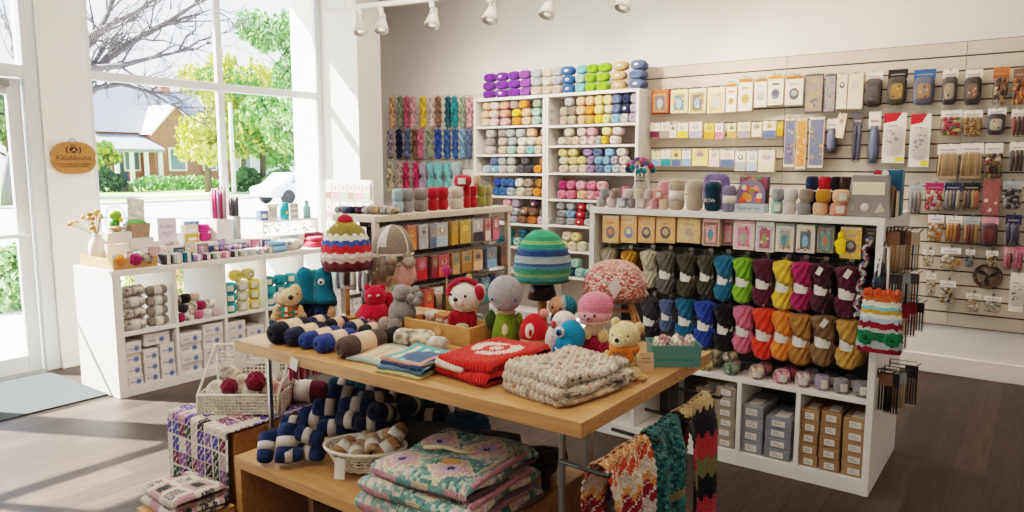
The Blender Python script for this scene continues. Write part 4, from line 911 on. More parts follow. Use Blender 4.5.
# yellow felt figure hanging in front
c = ony(841, 240, GY + .0); t = thing('felt_charm', 'small yellow felt mitten hanging before the kraft and yellow packet', 'charm', (c.x, GY + .005, c.z + .01))
part('mitten', MB().ell(0, 0, -.04, .022, .01, .04, p=.7, c=col('yellow')).ell(-.002, 0, .01, .014, .009, .02, c=col('yellow')).ell(-.02, 0, -.03, .01, .008, .018, c=col('yellow')), mat('yellow_felt', 'f0c61e', rough=.95), t)
part('loop', MB().tube([(0, 0, .02), (.004, 0, .04), (-.004, 0, .04), (0, 0, .02)], .002, 5), mat('yellow_felt'), t)
# --- twisted hanks
H1 = [(609, 205, 248, 'cream'), (630, 208, 250, 'mustard'), (649.5, 250, 293, 'cream'), (667, 251, 295, 'dark grey'), (688, 253, 298, 'dark olive'), (707.5, 254, 297, 'dark olive'), (725.5, 255, 302, 'dark teal'), (744.5, 257, 304, 'lime'), (765, 258, 307, 'plum'),
      (785.5, 260, 311, 'yellow'), (803.5, 261, 312, 'magenta'), (824, 263, 314, 'burgundy'), (849.5, 265, 320, 'plum')]
H2 = [(651, 297, 340, 'charcoal'), (667, 299, 330, 'slate blue'), (686.5, 297, 340, 'dark teal'), (706, 300, 346, 'royal blue'), (726, 303, 350, 'black'), (745, 305, 352, 'rose'), (766, 307, 358, 'coral'), (784, 310, 359, 'orange'), (802.5, 313, 364, 'caramel'), (825, 314, 365, 'tan'), (850, 318, 368, 'gold')]
HC = {'dark olive': '4b4a3c', 'dark teal': '1d6a8c', 'plum': '5a2038', 'burgundy': '4a2030', 'tan': '8a6a48', 'coral': 'ee4326', 'dark grey': '6d6a66', 'cream': 'd8cbb0'}
def hank(label, px, y0, y1, c, Y, band=True, group='twisted hanks on the shelf unit', rz=0, xs=1, tagged=False):
    a = ony(px, y0, Y); k = (a.z - ony(px, y1, Y).z) / .3
    t = thing('yarn_hank', label, 'yarn hank', (a.x, Y, a.z), group=group, rz=rz, scale=(k * xs, k, k))
    link('hanging_wool', ME_HANK, t, HC.get(c, c))
    if band: link('paper_band', ME_HBAND, t)
    if tagged: link('swing_tag', ME_TAG, t, loc=(.01, -.062, -.02), rot=(.1, .5, 0))
    return t
PN = lambda c: {'black': 'black brown', 'coral': 'bright red orange', 'tan': 'brown'}.get(c, c)
for r, (row, nm) in enumerate(((H1, 'upper'), (H2, 'lower'))):
    for i, (px, y0, y1, c) in enumerate(row):
        Y = GY + .06
        if r == 0 and i < 2: Y = GY + .1; y0, y1 = y0 + 42, y1 + 38
        if r == 0 and i >= 2 and px < 660: y1 -= 4
        hank(f"{PN(c)} twisted yarn hank, {ORD[i]} from the kraft end, {nm} row of shelf unit", px, y0, y1 + (2 if r else 0), c, Y, band=not (r == 0 and i < 3), rz=RND.uniform(-.25, .25), xs=1.0, tagged=(c in ('burgundy', 'tan') or (r == 0 and i == 12)))
        if r == 0 or i > 1:   # each hook carries more behind
            hank(f"{PN(c)} twisted yarn hank behind the {ORD[i]} one, {nm} row of shelf unit", px + 9, y0 + 1, y1 - 1, c, Y + .115, band=(i % 2 == 0), rz=RND.uniform(-.3, .3), xs=.9)
        a = ony(px, y0, Y); o = link('display_hook', ME_HOOK, loc=(a.x, GY + .11, a.z + .006), scale=(1, .6, 1)); tag(o, f"metal hook carrying the {ORD[i]} hank pair, {nm} row of the shelf unit", 'hook', 'hooks on the shelf unit')
# knitted cord hanging at the end post
a = ony(868, 238, GY + .02); kc = MB(); pts = [(0.01 * math.sin(k * .9) - .001 * k, 0, -.012 * k) for k in range(33)]
kc.tube(pts, [.012 + .004 * math.sin(k * 1.9) for k in range(33)], 10, c=lambda u, v: [col('silver'), col('dark red'), col('slate blue'), col('beige')][int(u * 32 + v * 3) % 4], wob=lambda a, i: .12 * math.sin(5 * a))
tag(part('knitted_cord', kc, M_KNITV, loc=tuple(a)), 'long grey and red knitted cord hanging beside the end post', 'cord')
# --- things on top of the unit
def ontop(px, Y, z=GZ): return ony(px, 200, Y).x
def cake(label, px, Y, z, c, rx=.05, rz=.04, paper=False, dyed=False, group='yarn balls on top of the shelf unit', rot=0):
    x = ony(px, 205, Y).x
    return yarn('yarn_ball', ME_CAKEM if dyed else ME_CAKE, label, 'yarn ball', group, (x, Y, z + rz * .97), c, (0, 0, rot or YAW * .6), (rx / .05, rx / .05, rz / .04), (('paper_label', ME_CLABEL),) if paper else ())
T1 = [(601.5, 'pale grey', .028), (612, 'pale pink', .029), (622.5, 'pale blue', .027), (631.5, 'grey', .022), (641.5, 'pale pink', .033), (654, 'pink', .026), (664, 'pale peach', .026)]
T2 = [(604.5, 'silver', .029), (616, 'taupe', .031), (628, 'ivory', .03), (638.5, 'cream', .022), (648.5, 'pale pink', .024), (658.5, 'salmon', .028)]
for i, (px, c, rx) in enumerate(T1): cake(f"{c} yarn ball, {ORD[i]} from the bookcase end, bottom row on the shelf unit", px, GY + .05, GZ, c, rx, .028, paper=i in (2, 4))
for i, (px, c, rx) in enumerate(T2): cake(f"{c} yarn ball, {ORD[i]} from the bookcase end, second row on the shelf unit", px, GY + .05, GZ + .0545, c, rx, .028, paper=i in (5,))
cake('rose yarn ball resting beside the flower vase on the shelf unit', 624, GY + .22, GZ, 'rose', .03, .03); cake('rose yarn ball balanced on another beside the flower vase', 626, GY + .22, GZ + .06, 'rose', .028, .03)
cake('pink yarn ball tucked behind the first standing skein', 662, GY + .17, GZ, 'pink', .035, .04); cake('pink yarn ball stacked behind the first standing skein', 663, GY + .17, GZ + .078, 'pink', .033, .038)
def standing(label, px, c, h, rx, band, Y=GY + .06):
    t = thing('standing_skein', label, 'yarn skein', (ony(px, 205, Y).x, Y, GZ), group='upright skeins on top of the shelf unit', scale=(rx / .0455, rx / .0455, h / .17)); link('wool', ME_STAND, t, c)
    if band: link('paper_band', ME_STBAND, t)
    return t
standing('tall beige skein with a white band standing beside the pink balls', 676.5, 'c3ad98', .17, .043, True)
standing('tall beige skein with a small grey label, second of the upright skeins', 694.5, 'c9b7a2', .168, .044, False)
s_ = standing('tall dark teal skein standing between beige and striped skeins', 712.5, '16384c', .158, .043, False)
lettering('white_lettering', 'llOVv', .03, M_PAPER, s_, (.0, -.0445, .062), space=.9)
standing('striped blue and mustard skein with white band, last upright skein', 729, '8a86a0', .138, .036, True)
# round display box of toy yarn
x = ony(749, 205, GY + .06).x; kb = thing('kit_display_box', 'arched picture box of bright yarn toys on a pale blue stand', 'display box', (x, GY + .05, GZ))
part('stand', MB().box(-.082, .082, 0, .07, 0, .045), mat('pale_blue_card', 'b9c4cc', rough=.5), kb, bevel=.003)
lettering('printed_words', 'Yarn or crt', .026, mat('slate_ink', '56607a'), kb, (0, -.0015, .022))
part('arched_card', MB().prism([(.074 * math.cos(q), .045 + .055 + .07 * max(0, math.sin(q)) - (0.055 if math.sin(q) < -.01 else 0)) for q in [(-.02 - 0) + k * (PI + .04) / 20 for k in range(21)]] + [(-.074, .045), (.074, .045)], -.034, -.028, t=T(rx=PI / 2)), mat('mauve_card', '8a7a9a', rough=.5), kb)
pb = MB(); rr = random.Random(5)
for k in range(16): pb.disc(rr.uniform(-.052, .052), rr.uniform(.062, .13), rr.uniform(.012, .022), .027 - .0003 * k, col(rr.choice(['orange', 'peach', 'salmon', 'coral', 'slate blue', 'olive', 'cream', 'violet'])), 12)
part('toy_picture', pb, M_VCOL, kb)
bk = MB().box(-.08, .075, 0, .02, 0, .185, col('5a4e50')); part('back_box', bk, M_VCOL, kb, loc=(.004, .075, 0), bevel=.003)
part('back_box_print', art(MB(), -.07, .066, .12, .18, 0, ['magenta', 'orange', 'green', 'dark red'], 3), M_VCOL, kb, loc=(.004, .074, 0))
x = ony(717, 175, GY + .2).x; ft = thing('folded_fabric', 'folded purple and blue printed fabric propped behind the dark teal skein', 'fabric', (x, GY + .2, GZ))
part('fold', MB().ell(0, 0, .1, .075, .02, .1, 18, 10, p=.5), mat('purple_print', '75689a', rough=.9, var=.5, vscale=28), ft); part('card_wrap', MB().box(-.03, .03, -.024, -.02, .02, .16), M_PAPER, ft)
T3 = [(777, 'mint', .031, True), (789.5, 'ivory', .033, False), (804, 'grey', .033, False), (820.5, 'peach', .035, False), (839, 'salmon', .041, True)]
T4 = [(777.5, 'silver', .031, False), (790.5, 'ivory', .033, False), (806, 'taupe', .034, False), (823, 'mustard', .035, False), (841, 'peach', .04, True)]
for i, (px, c, rx, pp) in enumerate(T3): cake(f"{c} yarn ball, {ORD[i]} from the toy display box, bottom row on the shelf unit", px, GY + .06, GZ, c, rx, .032, paper=pp)
for i, (px, c, rx, pp) in enumerate(T4): cake(f"{c} yarn ball, {ORD[i]} from the toy display box, second row on the shelf unit", px, GY + .06, GZ + .062, c, rx, .033, paper=pp)
for px, c, lab in ((811, 'navy', 'navy and white yarn ball peeking over the grey one'), (824, 'red', 'bright red yarn ball peeking over the mustard one'), (835, 'black', 'black yarn ball between the red and brown ones'), (844.5, 'dark brown', 'dark brown yarn ball beside the clear kit box')):
    cake(lab + ' on the shelf unit', px, GY + .16, GZ + .118, c, .031 if c != 'black' else .026, .036)
    cake(lab.replace('peeking over', 'hidden behind').replace('between', 'under the ones between').replace('beside', 'low behind') + ' on shelf unit', px, GY + .16, GZ, c, .03, .058)
# clear plastic kit case
c0 = ony(868, 205, GY + .06); kt = thing('kit_case', 'grey clear plastic kit case leaning on the shelf unit end', 'kit case', (c0.x, GY + .05, GZ))
M_SMOKE = mat('smoky_plastic', '8b8680', rough=.25, spec=.5, var=.05)
part('case_body', MB().prism([(-.1, 0), (.1, 0), (.085, .2), (-.075, .2)], -.055, 0, t=T(rx=PI / 2)), M_SMOKE, kt, bevel=.006)
part('paper_insert', MB().box(-.07, .07, -.003, -.001, .105, .165), mat('cream_card', 'e9ddbb', rough=.5), kt)
part('divider_ridge', MB().box(-.09, .09, -.005, 0, .085, .094), M_SMOKE, kt)
part('round_clasp', MB().lathe([(.001, 0), (.02, 0), (.021, .006), (.014, .012), (.001, .012)], 18, t=T(-.01, -.0, .045, rx=PI / 2)), M_PAPER, kt)
part('lower_print', MB().add([(.03, -.002, .02), (.075, -.002, .03), (.055, -.002, .07)], [(0, 1, 2)], col('beige')).add([(-.08, -.002, .03), (-.055, -.002, .03), (-.06, -.002, .06)], [(0, 1, 2)], col('taupe')), M_VCOL, kt)
x = ony(889, 190, GY + .2).x; bb = thing('blue_kit_box', 'dark blue kit box standing behind the clear kit case', 'box', (x, GY + .16, GZ))
part('carton', MB().box(-.07, .06, 0, .09, 0, .225, col('1f5a78')), M_VCOL, bb, bevel=.012); part('heart_print', MB().disc(-.045, .205, .018, -.001, col('red')).disc(-.015, .205, .016, -.001, col('white')), M_VCOL, bb)
x = ony(893, 205, GY + .1).x; bc = thing('kraft_card_bundle', 'small bundle of kraft cards beside the clear kit case', 'cards', (x, GY + .1, GZ))
for k in range(4): part('card', MB().box(-.012 + .008 * k, -.008 + .008 * k, 0, .1, 0, .15 - .01 * k, col(['kraft', 'tan', 'charcoal', 'beige'][k])), M_VCOL, bc)
# flower vase of yarn blooms
c0 = ony(640, 190, GY + .25); vs = thing('flower_vase', 'stone coloured vase of purple, red and teal yarn flowers', 'vase', (c0.x, GY + .25, GZ))
part('vase', MB().lathe([(.001, 0), (.055, 0), (.06, .02), (.058, .06), (.045, .11), (.03, .15), (.027, .165), (.033, .175), (.028, .176), (.022, .16), (.02, .1)], 28, cap=False), mat('stone_glaze', 'a8a092', rough=.35, var=.12, vscale=20), vs)
part('rope_tie', MB().tube([(.031 * math.cos(a * PI / 8), .031 * math.sin(a * PI / 8), .152) for a in range(16)], .003, 6, closed=True), M_DWOOD, vs)
rr = random.Random(8)
ME_BLOOM = MB().ell(0, 0, 0, .0145, n=14, m=9, wob=lambda u, v: .16 * math.sin(u * 2 * PI * 5) * math.sin(v * 9)).mesh('bloom', M_YARN)
for k in range(46):
    e = rr.uniform(.15, 1.5); a = rr.uniform(0, 2 * PI); p = Vector((math.sin(e) * math.cos(a) * .085, math.sin(e) * math.sin(a) * .07, .2 + math.cos(e) * .075)); cn = rr.choice(['violet', 'magenta', 'dark red', 'slate blue', 'lilac', 'tan', 'rose']) if e < 1.05 else rr.choice(['teal', 'dark teal', 'teal', 'sage'])
    o = part('bloom', ME_BLOOM, M_YARN, vs, cn, loc=p, scale=rr.uniform(.8, 1.25))
stm = MB()
for k in range(7): stm.tube([(0, 0, .1), (.03 * math.cos(k), .03 * math.sin(k), .2)], .003, 5)
part('stems', stm, mat('stem_green', '55683e', rough=.8), vs)
# --- balls on the deck
D1 = [(704, 'pale yellow', .04, .03, 0), (730, 'sage', .042, .03, 0), (756, 'pale peach', .038, .036, 1), (781, 'pink', .04, .036, 1), (802, 'pale pink', .036, .038, 1), (822, 'lavender', .036, .04, 1), (841.5, 'grey', .037, .038, 1), (861, 'grey', .036, .039, 1)]
D2 = [(712, 'cream', .04, .032), (733, 'cream', .04, .032), (765, 'pink', .038, .034), (790, 'rose', .038, .036), (812, 'lavender', .036, .038), (832, 'dark grey', .036, .038), (852, 'dark grey', .036, .038)]
for i, (px, c, rx, rz, p) in enumerate(D1):
    x = ony(px, 385, GY + .05).x; yarn('yarn_ball', ME_CAKEM if i < 5 else ME_CAKE, f"{c} yarn ball, {ORD[i]} from the kraft box end, front row on the deck", 'yarn ball', 'yarn balls on the shelf unit deck', (x, GY + .055, .48 + rz * .97), c, (0, 0, .5), (rx / .05, rx / .05, rz / .04), (('paper_label', ME_CLABEL),) if p else ())
for i, (px, c, rx, rz) in enumerate(D2):
    x = ony(px, 380, GY + .16).x; yarn('yarn_ball', ME_CAKEM if i < 4 else ME_CAKE, f"{c} yarn ball, {ORD[i]} from the kraft box end, rear row on the deck", 'yarn ball', 'yarn balls on the shelf unit deck', (x, GY + .15, .48 + rz * .97), c, (0, 0, .5), (rx / .05, rx / .05, rz / .04), (('paper_label', ME_CLABEL),) if i > 3 else ())
for px, z in ((719, .54), (736, .545)): cake(f"cream yarn ball balanced on the deck balls, {'near the kraft boxes' if px < 725 else 'near the pale peach ball'}", px, GY + .1, z, 'cream', .04, .03, dyed=True, group='yarn balls on the shelf unit deck')
# --- cartons in the foot
def carton(label, x, y, z, w, d, h, c, group, lab=True, rot=0, lw=.5):
    t = thing('carton', label, 'box', (x, y, z), rot, group)
    part('box', MB().box(-w / 2, w / 2, 0, d, 0, h - .001), mat('carton_' + c, c, rough=.8, var=.08, vscale=12), t, bevel=.003)
    part('lid_seam', MB().box(-w / 2 - .001, w / 2 + .001, -.001, d, h * .68, h * .7), mat('carton_dark_' + c, shade(hexc(c), .55), rough=.9), t)
    if lab: part('white_label', MB().box(-w * lw / 2, w * lw / 2, -.0015, 0, h * .2, h * .72).box(-w * .2, w * .3, d * .1, d * .5, h - .001, h + .0005), M_PAPER, t); part('label_print', MB().rect(-w * lw * .36, w * lw * .3, h * .36, h * .42, -.002).rect(-w * lw * .36, w * lw * .1, h * .52, h * .58, -.002), mat('grey_ink', '8b8a8c'), t)
    return t
def column(pxs, ys, n, c, where, group, d=.26, dy=0, h=None, zb=.0765):
    x0 = ony(pxs[0], ys, GY + .02).x; x1 = ony(pxs[1], ys, GY + .02).x; w = x1 - x0 - .004; names = ['lowest', 'second', 'third', 'fourth', 'fifth', 'topmost']
    for k in range(n):
        nm = 'topmost' if k == n - 1 else names[k]
        carton(f"{where}, {nm} of its column", (x0 + x1) / 2 + RND.uniform(-.003, .003), GY + .02 + dy + RND.uniform(0, .008), zb + k * h, w, d, h, c, group)
column((715, 735), 420, 6, '9a8a76', 'grey kraft carton beside the first divider in the unit foot', 'cartons in the shelf unit foot', h=.056)
column((690, 713), 420, 5, '8f7657', 'brown kraft carton at the dark inner end of the unit foot', 'cartons in the shelf unit foot', dy=.06, h=.058)
column((739.5, 763), 430, 4, '8e9097', 'blue grey carton in the taller column of the middle cubby', 'cartons in the shelf unit foot', h=.066)
column((764, 791), 440, 4, '85878f', 'blue grey carton in the shorter column of the middle cubby', 'cartons in the shelf unit foot', h=.056)
column((799, 818), 440, 5, '9c7a57', 'brown kraft carton beside the divider of the end cubby', 'cartons in the shelf unit foot', h=.06)
column((819, 840.5), 445, 5, '93714f', 'brown kraft carton in the middle column of the end cubby', 'cartons in the shelf unit foot', h=.061)
column((841.5, 867), 450, 5, 'a07d5a', 'brown kraft carton against the end panel of the end cubby', 'cartons in the shelf unit foot', h=.059)
# --- crochet purse and tassel hanging at the corner post
c0 = ony(880, 352, 3.66); ztop = ony(880, 291, 3.66).z; Hb = ztop - c0.z
ps = thing('hanging_crochet_purse', 'multicoloured crochet purse with green flowers hanging on the unit end post', 'purse', (c0.x - .005, 3.655, c0.z))
BANDS = [(0, 'dark red'), (.08, 'silver'), (.2, '1e6a48'), (.34, 'pale grey'), (.4, 'dark red'), (.5, 'pale blue'), (.57, 'ivory'), (.64, 'mustard'), (.7, 'aqua'), (.76, 'ivory'), (.84, 'rust'), (.92, 'coral')]
def bandc(v, u=0):
    k = [c for z, c in BANDS if z <= max(0, v + .012 * math.sin(u * 60))][-1]; return col(k)
def pf(u, v):
    a = u * 2 * PI; w = .098 * (1 - .25 * v) * (1 if v > .04 else .9); e = (abs(math.cos(a)) ** .5) * math.copysign(1, math.cos(a))
    k = 1 + .04 * math.sin(u * 2 * PI * 22) + .03 * math.sin(v * 70)
    return (w * e * k, .022 * math.sin(a) * (1.2 - .3 * v) * k, v * Hb)
part('bag_body', MB().surf(pf, 96, 60, cu=True, c=lambda u, v: bandc(v, u)), M_KNITV, ps)
for s in (-1, 1):
    fl = MB()
    for k in range(8): a = k * PI / 4; fl.ell(s * .056 + .022 * math.cos(a), -.028, Hb * .24 + .022 * math.sin(a), .014, .008, .014, 8, 6)
    fo = part('flower', fl, M_KNIT, ps, '1c7a50'); part('flower_centre', MB().ell(s * .056, -.034, Hb * .24, .011, .007, .011, 8, 6), M_KNIT, fo, '0e5238')
bo = MB()
for k in range(11): bo.ell(-.066 + .0132 * k, -.008, Hb * .97 + .006 * math.sin(k * 2), .012, .018, .02, 8, 6)
part('bobble_edge', bo, M_KNIT, ps, 'd0582c')
part('hang_strap', MB().tube([(-.02, 0, Hb), (-.018, .0, Hb + .1), (-.01, .02, Hb + .2), (.01, .02, Hb + .2), (.018, 0, Hb + .1), (.02, 0, Hb)], .006, 6), M_PAPER, ps)
c0 = ony(882, 262, 3.69); tt = thing('yarn_tassel', 'dark blue grey yarn tassel hanging above the crochet purse', 'tassel', (c0.x, 3.675, c0.z))
part('head', MB().ell(0, 0, -.02, .018, .016, .022, wob=lambda u, v: .1 * math.sin(u * 50)), M_YARNM, tt, '3c4454'); part('skirt', MB().lathe([(.012, -.03), (.024, -.05), (.032, -.09), (.03, -.13), (.01, -.132)], 28, wob=lambda a, v: .1 * math.sin(9 * a + v * 4)), M_YARNM, tt, '3c4454')
part('cord', MB().tube([(0, 0, 0), (0, .02, .06), (0, .06, .09)], .003, 6), M_YARNM, tt, '3c4454')
hk = part('post_hook', MB().tube([(0, 0, 0), (0, -.05, 0), (0, -.07, .015)], .004, 6), M_DMETAL, loc=(c0.x - .006, 3.732, c0.z + .0)); tag(hk, 'dark hook on the unit end post that carries purse and tassel', 'hook')
# --- needle packs on the end panel
EX = GX1
def endhook(label, y, z, ln): o = part('wire_hook', MB().tube([(0, 0, 0), (ln, 0, 0), (ln + .02, 0, .02)], .003, 6).box(0, .003, -.02, .02, -.02, .02).tube([(0, 0, .022), (ln, 0, .022)], .002, 5), M_DMETAL, loc=(EX, y, z)); tag(o, label, 'hook', 'wire hooks on the unit end panel'); return o
def needles(label, px, py, y, x, zt, h, w, cols, n=5, head='brown', group='needle packs on the unit end panel'):
    t = thing('needle_pack', label, 'needle pack', (x, y, zt), group=group); b = MB()
    for k in range(n): q = -w / 2 + w * (k + .5) / n; b.tube([(q, 0, -h * .22), (q, 0, -h)], .0042, 6, col(cols[k % len(cols)]))
    part('needles', b, M_VCOL, t); part('hang_card', MB().box(-w / 2, w / 2, -.004, .001, -h * .27, .012, col(head)), M_VCOL, t); part('clear_sleeve', MB().box(-w / 2 - .004, w / 2 + .004, -.008, .006, -h - .006, -h * .26), M_FILM, t)
EN = [  # px of centre, top y, bottom y, Y, colours, header, words
 (893, 232, 268, 3.80, ['tan', 'caramel'], 'brown', 'bamboo needle pack, nearest the post, top hooks of end panel'), (899, 232, 270, 3.90, ['tan', 'beige'], 'dark brown', 'bamboo needle pack, second from the post, top hooks of end panel'), (905, 231, 271, 4.0, ['caramel', 'tan'], 'brown', 'bamboo needle pack, third from the post, top hooks of end panel'),
 (914, 233, 268, 4.12, ['silver', 'tan', 'charcoal'], 'beige', 'grey tool pack, farthest from the post, top hooks of end panel'),
 (896, 275, 300, 3.84, ['dark teal', 'charcoal'], 'dark grey', 'dark teal tool pack, nearest the post, middle hooks of end panel'), (904, 273, 301, 3.94, ['silver', 'charcoal'], 'silver', 'silver tool pack, second from the post, middle hooks of end panel'), (913, 274, 302, 4.06, ['dark teal', 'dark red'], 'dark grey', 'teal and red tool pack, third from the post, middle hooks of end panel'),
 (902, 304, 345, 3.86, ['brown', 'tan'], 'dark red', 'brown hook pack under a dark red card, end panel'), (910, 303, 333, 3.98, ['dark red', 'burgundy'], 'dark red', 'dark red thread pack beside the brown hook pack, end panel'), (918, 303, 328, 4.1, ['charcoal', 'dark teal'], 'charcoal', 'black thread pack, farthest in its row, end panel'),
 (886, 374, 408, 3.80, ['black', 'charcoal'], 'brown', 'black needle pack, nearest the post, lowest hooks of end panel'), (893, 374, 411, 3.89, ['black', 'dark brown'], 'charcoal', 'black needle pack, second from the post, lowest hooks of end panel'), (900, 372, 406, 3.98, ['beige', 'tan'], 'silver', 'pale needle pack, third from the post, lowest hooks of end panel'), (912, 366, 402, 4.14, ['black', 'charcoal'], 'charcoal', 'black needle pack, farthest from the post, lowest hooks of end panel')]
for px, y0, y1, Y, cc, hd, lab in EN:
    a = ony(px, y0, Y); z1 = ony(px, y1, Y).z
    needles(lab, px, 0, Y, a.x, a.z - .012, a.z - z1, .06, cc, 5, hd)
    endhook('wire hook for the ' + lab.replace(' pack', '').replace(' of end panel', ''), Y + .002, a.z + .0, max(.05, a.x - EX + .02))
# ================================================================== WHITE CUBE UNIT UNDER THE WINDOW
CX = -5.05; CB = -5.62; CT = .885; Y0 = 2.335; DV = [2.775, 3.17, 3.535, 3.905, 4.28]; Y1 = 4.68
cu = thing('cube_shelf', 'white cube shelf counter under the big window', 'shelf unit', (CX, Y0, 0))
part('end_panel', MB().box(CB - CX, 0, 0, .06, 0, CT - .04), M_WHITE, cu, bevel=.002); part('end_panel', MB().box(CB - CX, 0, Y1 - Y0 - .045, Y1 - Y0, 0, CT - .04), M_WHITE, cu, bevel=.002)
part('top_panel', MB().box(CB - CX - .002, .002, -.002, Y1 - Y0 + .002, CT - .04, CT), M_WHITE, cu, bevel=.003)
part('bottom_panel', MB().box(CB - CX, -.002, .06, Y1 - Y0 - .045, .0, .06), M_WHITE, cu)
part('middle_shelf', MB().box(CB - CX + .002, -.002, .06, Y1 - Y0 - .045, .425, .45), M_WHITE, cu, bevel=.002)
for y in DV: part('divider', MB().box(CB - CX + .003, -.003, y - Y0 - .012, y - Y0 + .012, .06, CT - .04), M_WHITE, cu, bevel=.002)
part('back_panel', MB().box(CB - CX, CB - CX + .006, .06, Y1 - Y0 - .045, .06, .43), M_WHITE, cu)
CUB = [(Y0 + .06, DV[0] - .012)] + [(DV[i] + .012, DV[i + 1] - .012) for i in range(4)] + [(DV[4] + .012, Y1 - .045)]
CN = ['first', 'second', 'third', 'fourth', 'fifth', 'sixth']
def skein(label, x, y, z, rz, c, s=1, band=True, dyed=False, group=None, tilt=0, fat=1):
    t = thing('yarn_skein', label, 'yarn skein', (x, y, z), group=group, rot=(0, tilt, rz), scale=(s, s * fat, s * fat)); link('wool', ME_SKEINM if dyed else ME_SKEIN, t, c)
    if band: link('paper_band', ME_SBAND, t)
    return t
# first cube, upper: skeins lying along the shelf
ya, yb = CUB[0]
for k in range(4): skein(f"cream flecked skein, {['lowest', 'second', 'third', 'topmost'][k]} of the pile by the end panel, first cube", -5.12, ya + .1, .45 + .04 + k * .079, PI / 2, 'cabdb0', .84, k in (0, 2), True, 'skeins in the first cube')
for k in range(4): skein(f"taupe skein with white band, {['lowest', 'second', 'third', 'topmost'][k]} of the pile nearest the divider, first cube", -5.13, ya + .275, .45 + .037 + k * .073, PI / 2, 'a3958a', .78, True, False, 'skeins in the first cube')
skein('taupe skein tucked behind the cream flecked pile, first cube', -5.27, ya + .11, .45 + .043, PI / 2, 'a3958a', .9, True, group='skeins in the first cube')
skein('taupe skein on another behind the cream flecked pile, first cube', -5.27, ya + .11, .45 + .13, PI / 2, '9b8c84', .9, True, group='skeins in the first cube')
# second cube, upper: jumble of small balls
ya, yb = CUB[1]; rr = random.Random(3); cs = ['black', 'ivory', 'rose', 'white', 'pale pink', 'charcoal', 'cream', 'magenta', 'ivory', 'taupe', 'black', 'pale peach', 'white']; k = 0
for lv, n in enumerate((5, 4, 3)):
    for i in range(n):
        y = ya + .035 + (yb - ya - .07) * (i + .5 * (lv % 2)) / 4.2; c = cs[k % len(cs)] if not (lv == 0 and i == 0) else 'magenta'
        yarn('yarn_ball', ME_CAKEM if c in ('ivory', 'taupe', 'cream') else ME_CAKE, f"{c} small yarn ball, {ORD[i]} from the window end, {['lowest', 'middle', 'top'][lv]} layer of second cube".replace('window end', 'first cube'), 'yarn ball', 'yarn balls in the second cube', (-5.1 - .02 * lv, y, .45 + .033 + lv * .064), c, (rr.uniform(-.3, .3), 0, rr.uniform(0, 6)), (.75, .75, .82)); k += 1
# third cube: three columns of cakes, fourth and fifth: teal balls
ya, yb = CUB[2]
for i, c in enumerate(('teal', 'cream', 'pale yellow')):
    for k in range(3):
        yarn('yarn_ball', ME_CAKE, f"{c if i else 'turquoise'} banded yarn ball, {['lowest', 'middle', 'top'][k]} of its column, third cube", 'yarn ball', 'yarn balls in the third cube', (-5.11, ya + .058 + i * .108, .45 + .041 + k * .079), {'teal': '2aa3ae', 'pale yellow': 'efd870'}.get(c, c), (0, 0, 1.2), (1.04, 1.04, 1.02), (('paper_label', ME_CLABEL),))
for i, (c, nm) in enumerate((('efd870', 'pale yellow'), ('e8d98c', 'buttery'))): yarn('yarn_ball', ME_BALL, f"{nm} yarn ball on top of the columns, third cube", 'yarn ball', 'yarn balls in the third cube', (-5.13, ya + .13 + i * .11, .45 + .24 + .044), c, (0, 0, PI / 2), (.98, 1, .88), (('paper_seal', ME_DISC),) if i else ())
for q, nm in ((3, 'fourth'), (4, 'fifth')):
    ya, yb = CUB[q]
    for k in range(3):
        for i in range(3):
            if k == 2 and i == 2 and q == 4: continue
            yarn('yarn_ball', ME_CAKE, f"{['teal', 'turquoise', 'sea green'][(i + k) % 3]} yarn ball, {ORD[i]} across the {['lowest', 'middle', 'top'][k]} row, {nm} cube", 'yarn ball', f'yarn balls in the {nm} cube', (-5.11 - .01 * k, ya + .06 + i * .112, .45 + .041 + k * .08), ['1f9aa6', '35aab4', '2a8f90'][(i + k) % 3], (0, 0, 1.1), (1.05, 1.05, 1.02), (('paper_label', ME_CLABEL),) if (i + k) % 2 == 0 else ())
# white cartons below
ME_SEAL = MB().disc(0, 0, .022, 0, col('9aa6c8')).disc(0, 0, .014, -.0004, col('5a70b0')).mesh('blue_seal', M_VCOL)
M_CWHITE = mat('white_carton', 'e8e4de', rough=.7, var=.05, vscale=10)
def wcarton(label, y, z, w, h, group, d=.3, c=None, x=CX - .01):
    t = thing('carton', label, 'box', (x - RND.uniform(0, .02), y, z), PI / 2 + RND.uniform(-.006, .006), group)
    part('box', MB().box(-w / 2, w / 2, 0, d, 0, h - .001), M_CWHITE, t, bevel=.003); part('lid_seam', MB().box(-w / 2 - .001, w / 2 + .001, -.001, d, h * .7, h * .715), mat('seam_shadow', '8c8880'), t)
    part('blue_seal', ME_SEAL, None, t, loc=(w * .18, -.0012, h * .38), scale=(min(1, h / .062),) * 3); part('small_print', MB().rect(-w * .38, -w * .05, h * .3, h * .36, -.0012).rect(-w * .38, -w * .1, h * .44, h * .5, -.0012).rect(-w * .38, -w * .05, h * .35, h * .45, -.0011), mat('pale_ink', 'b5b6c2'), t)
    return t
LV = ['lowest', 'second', 'third', 'fourth', 'fifth', 'topmost']
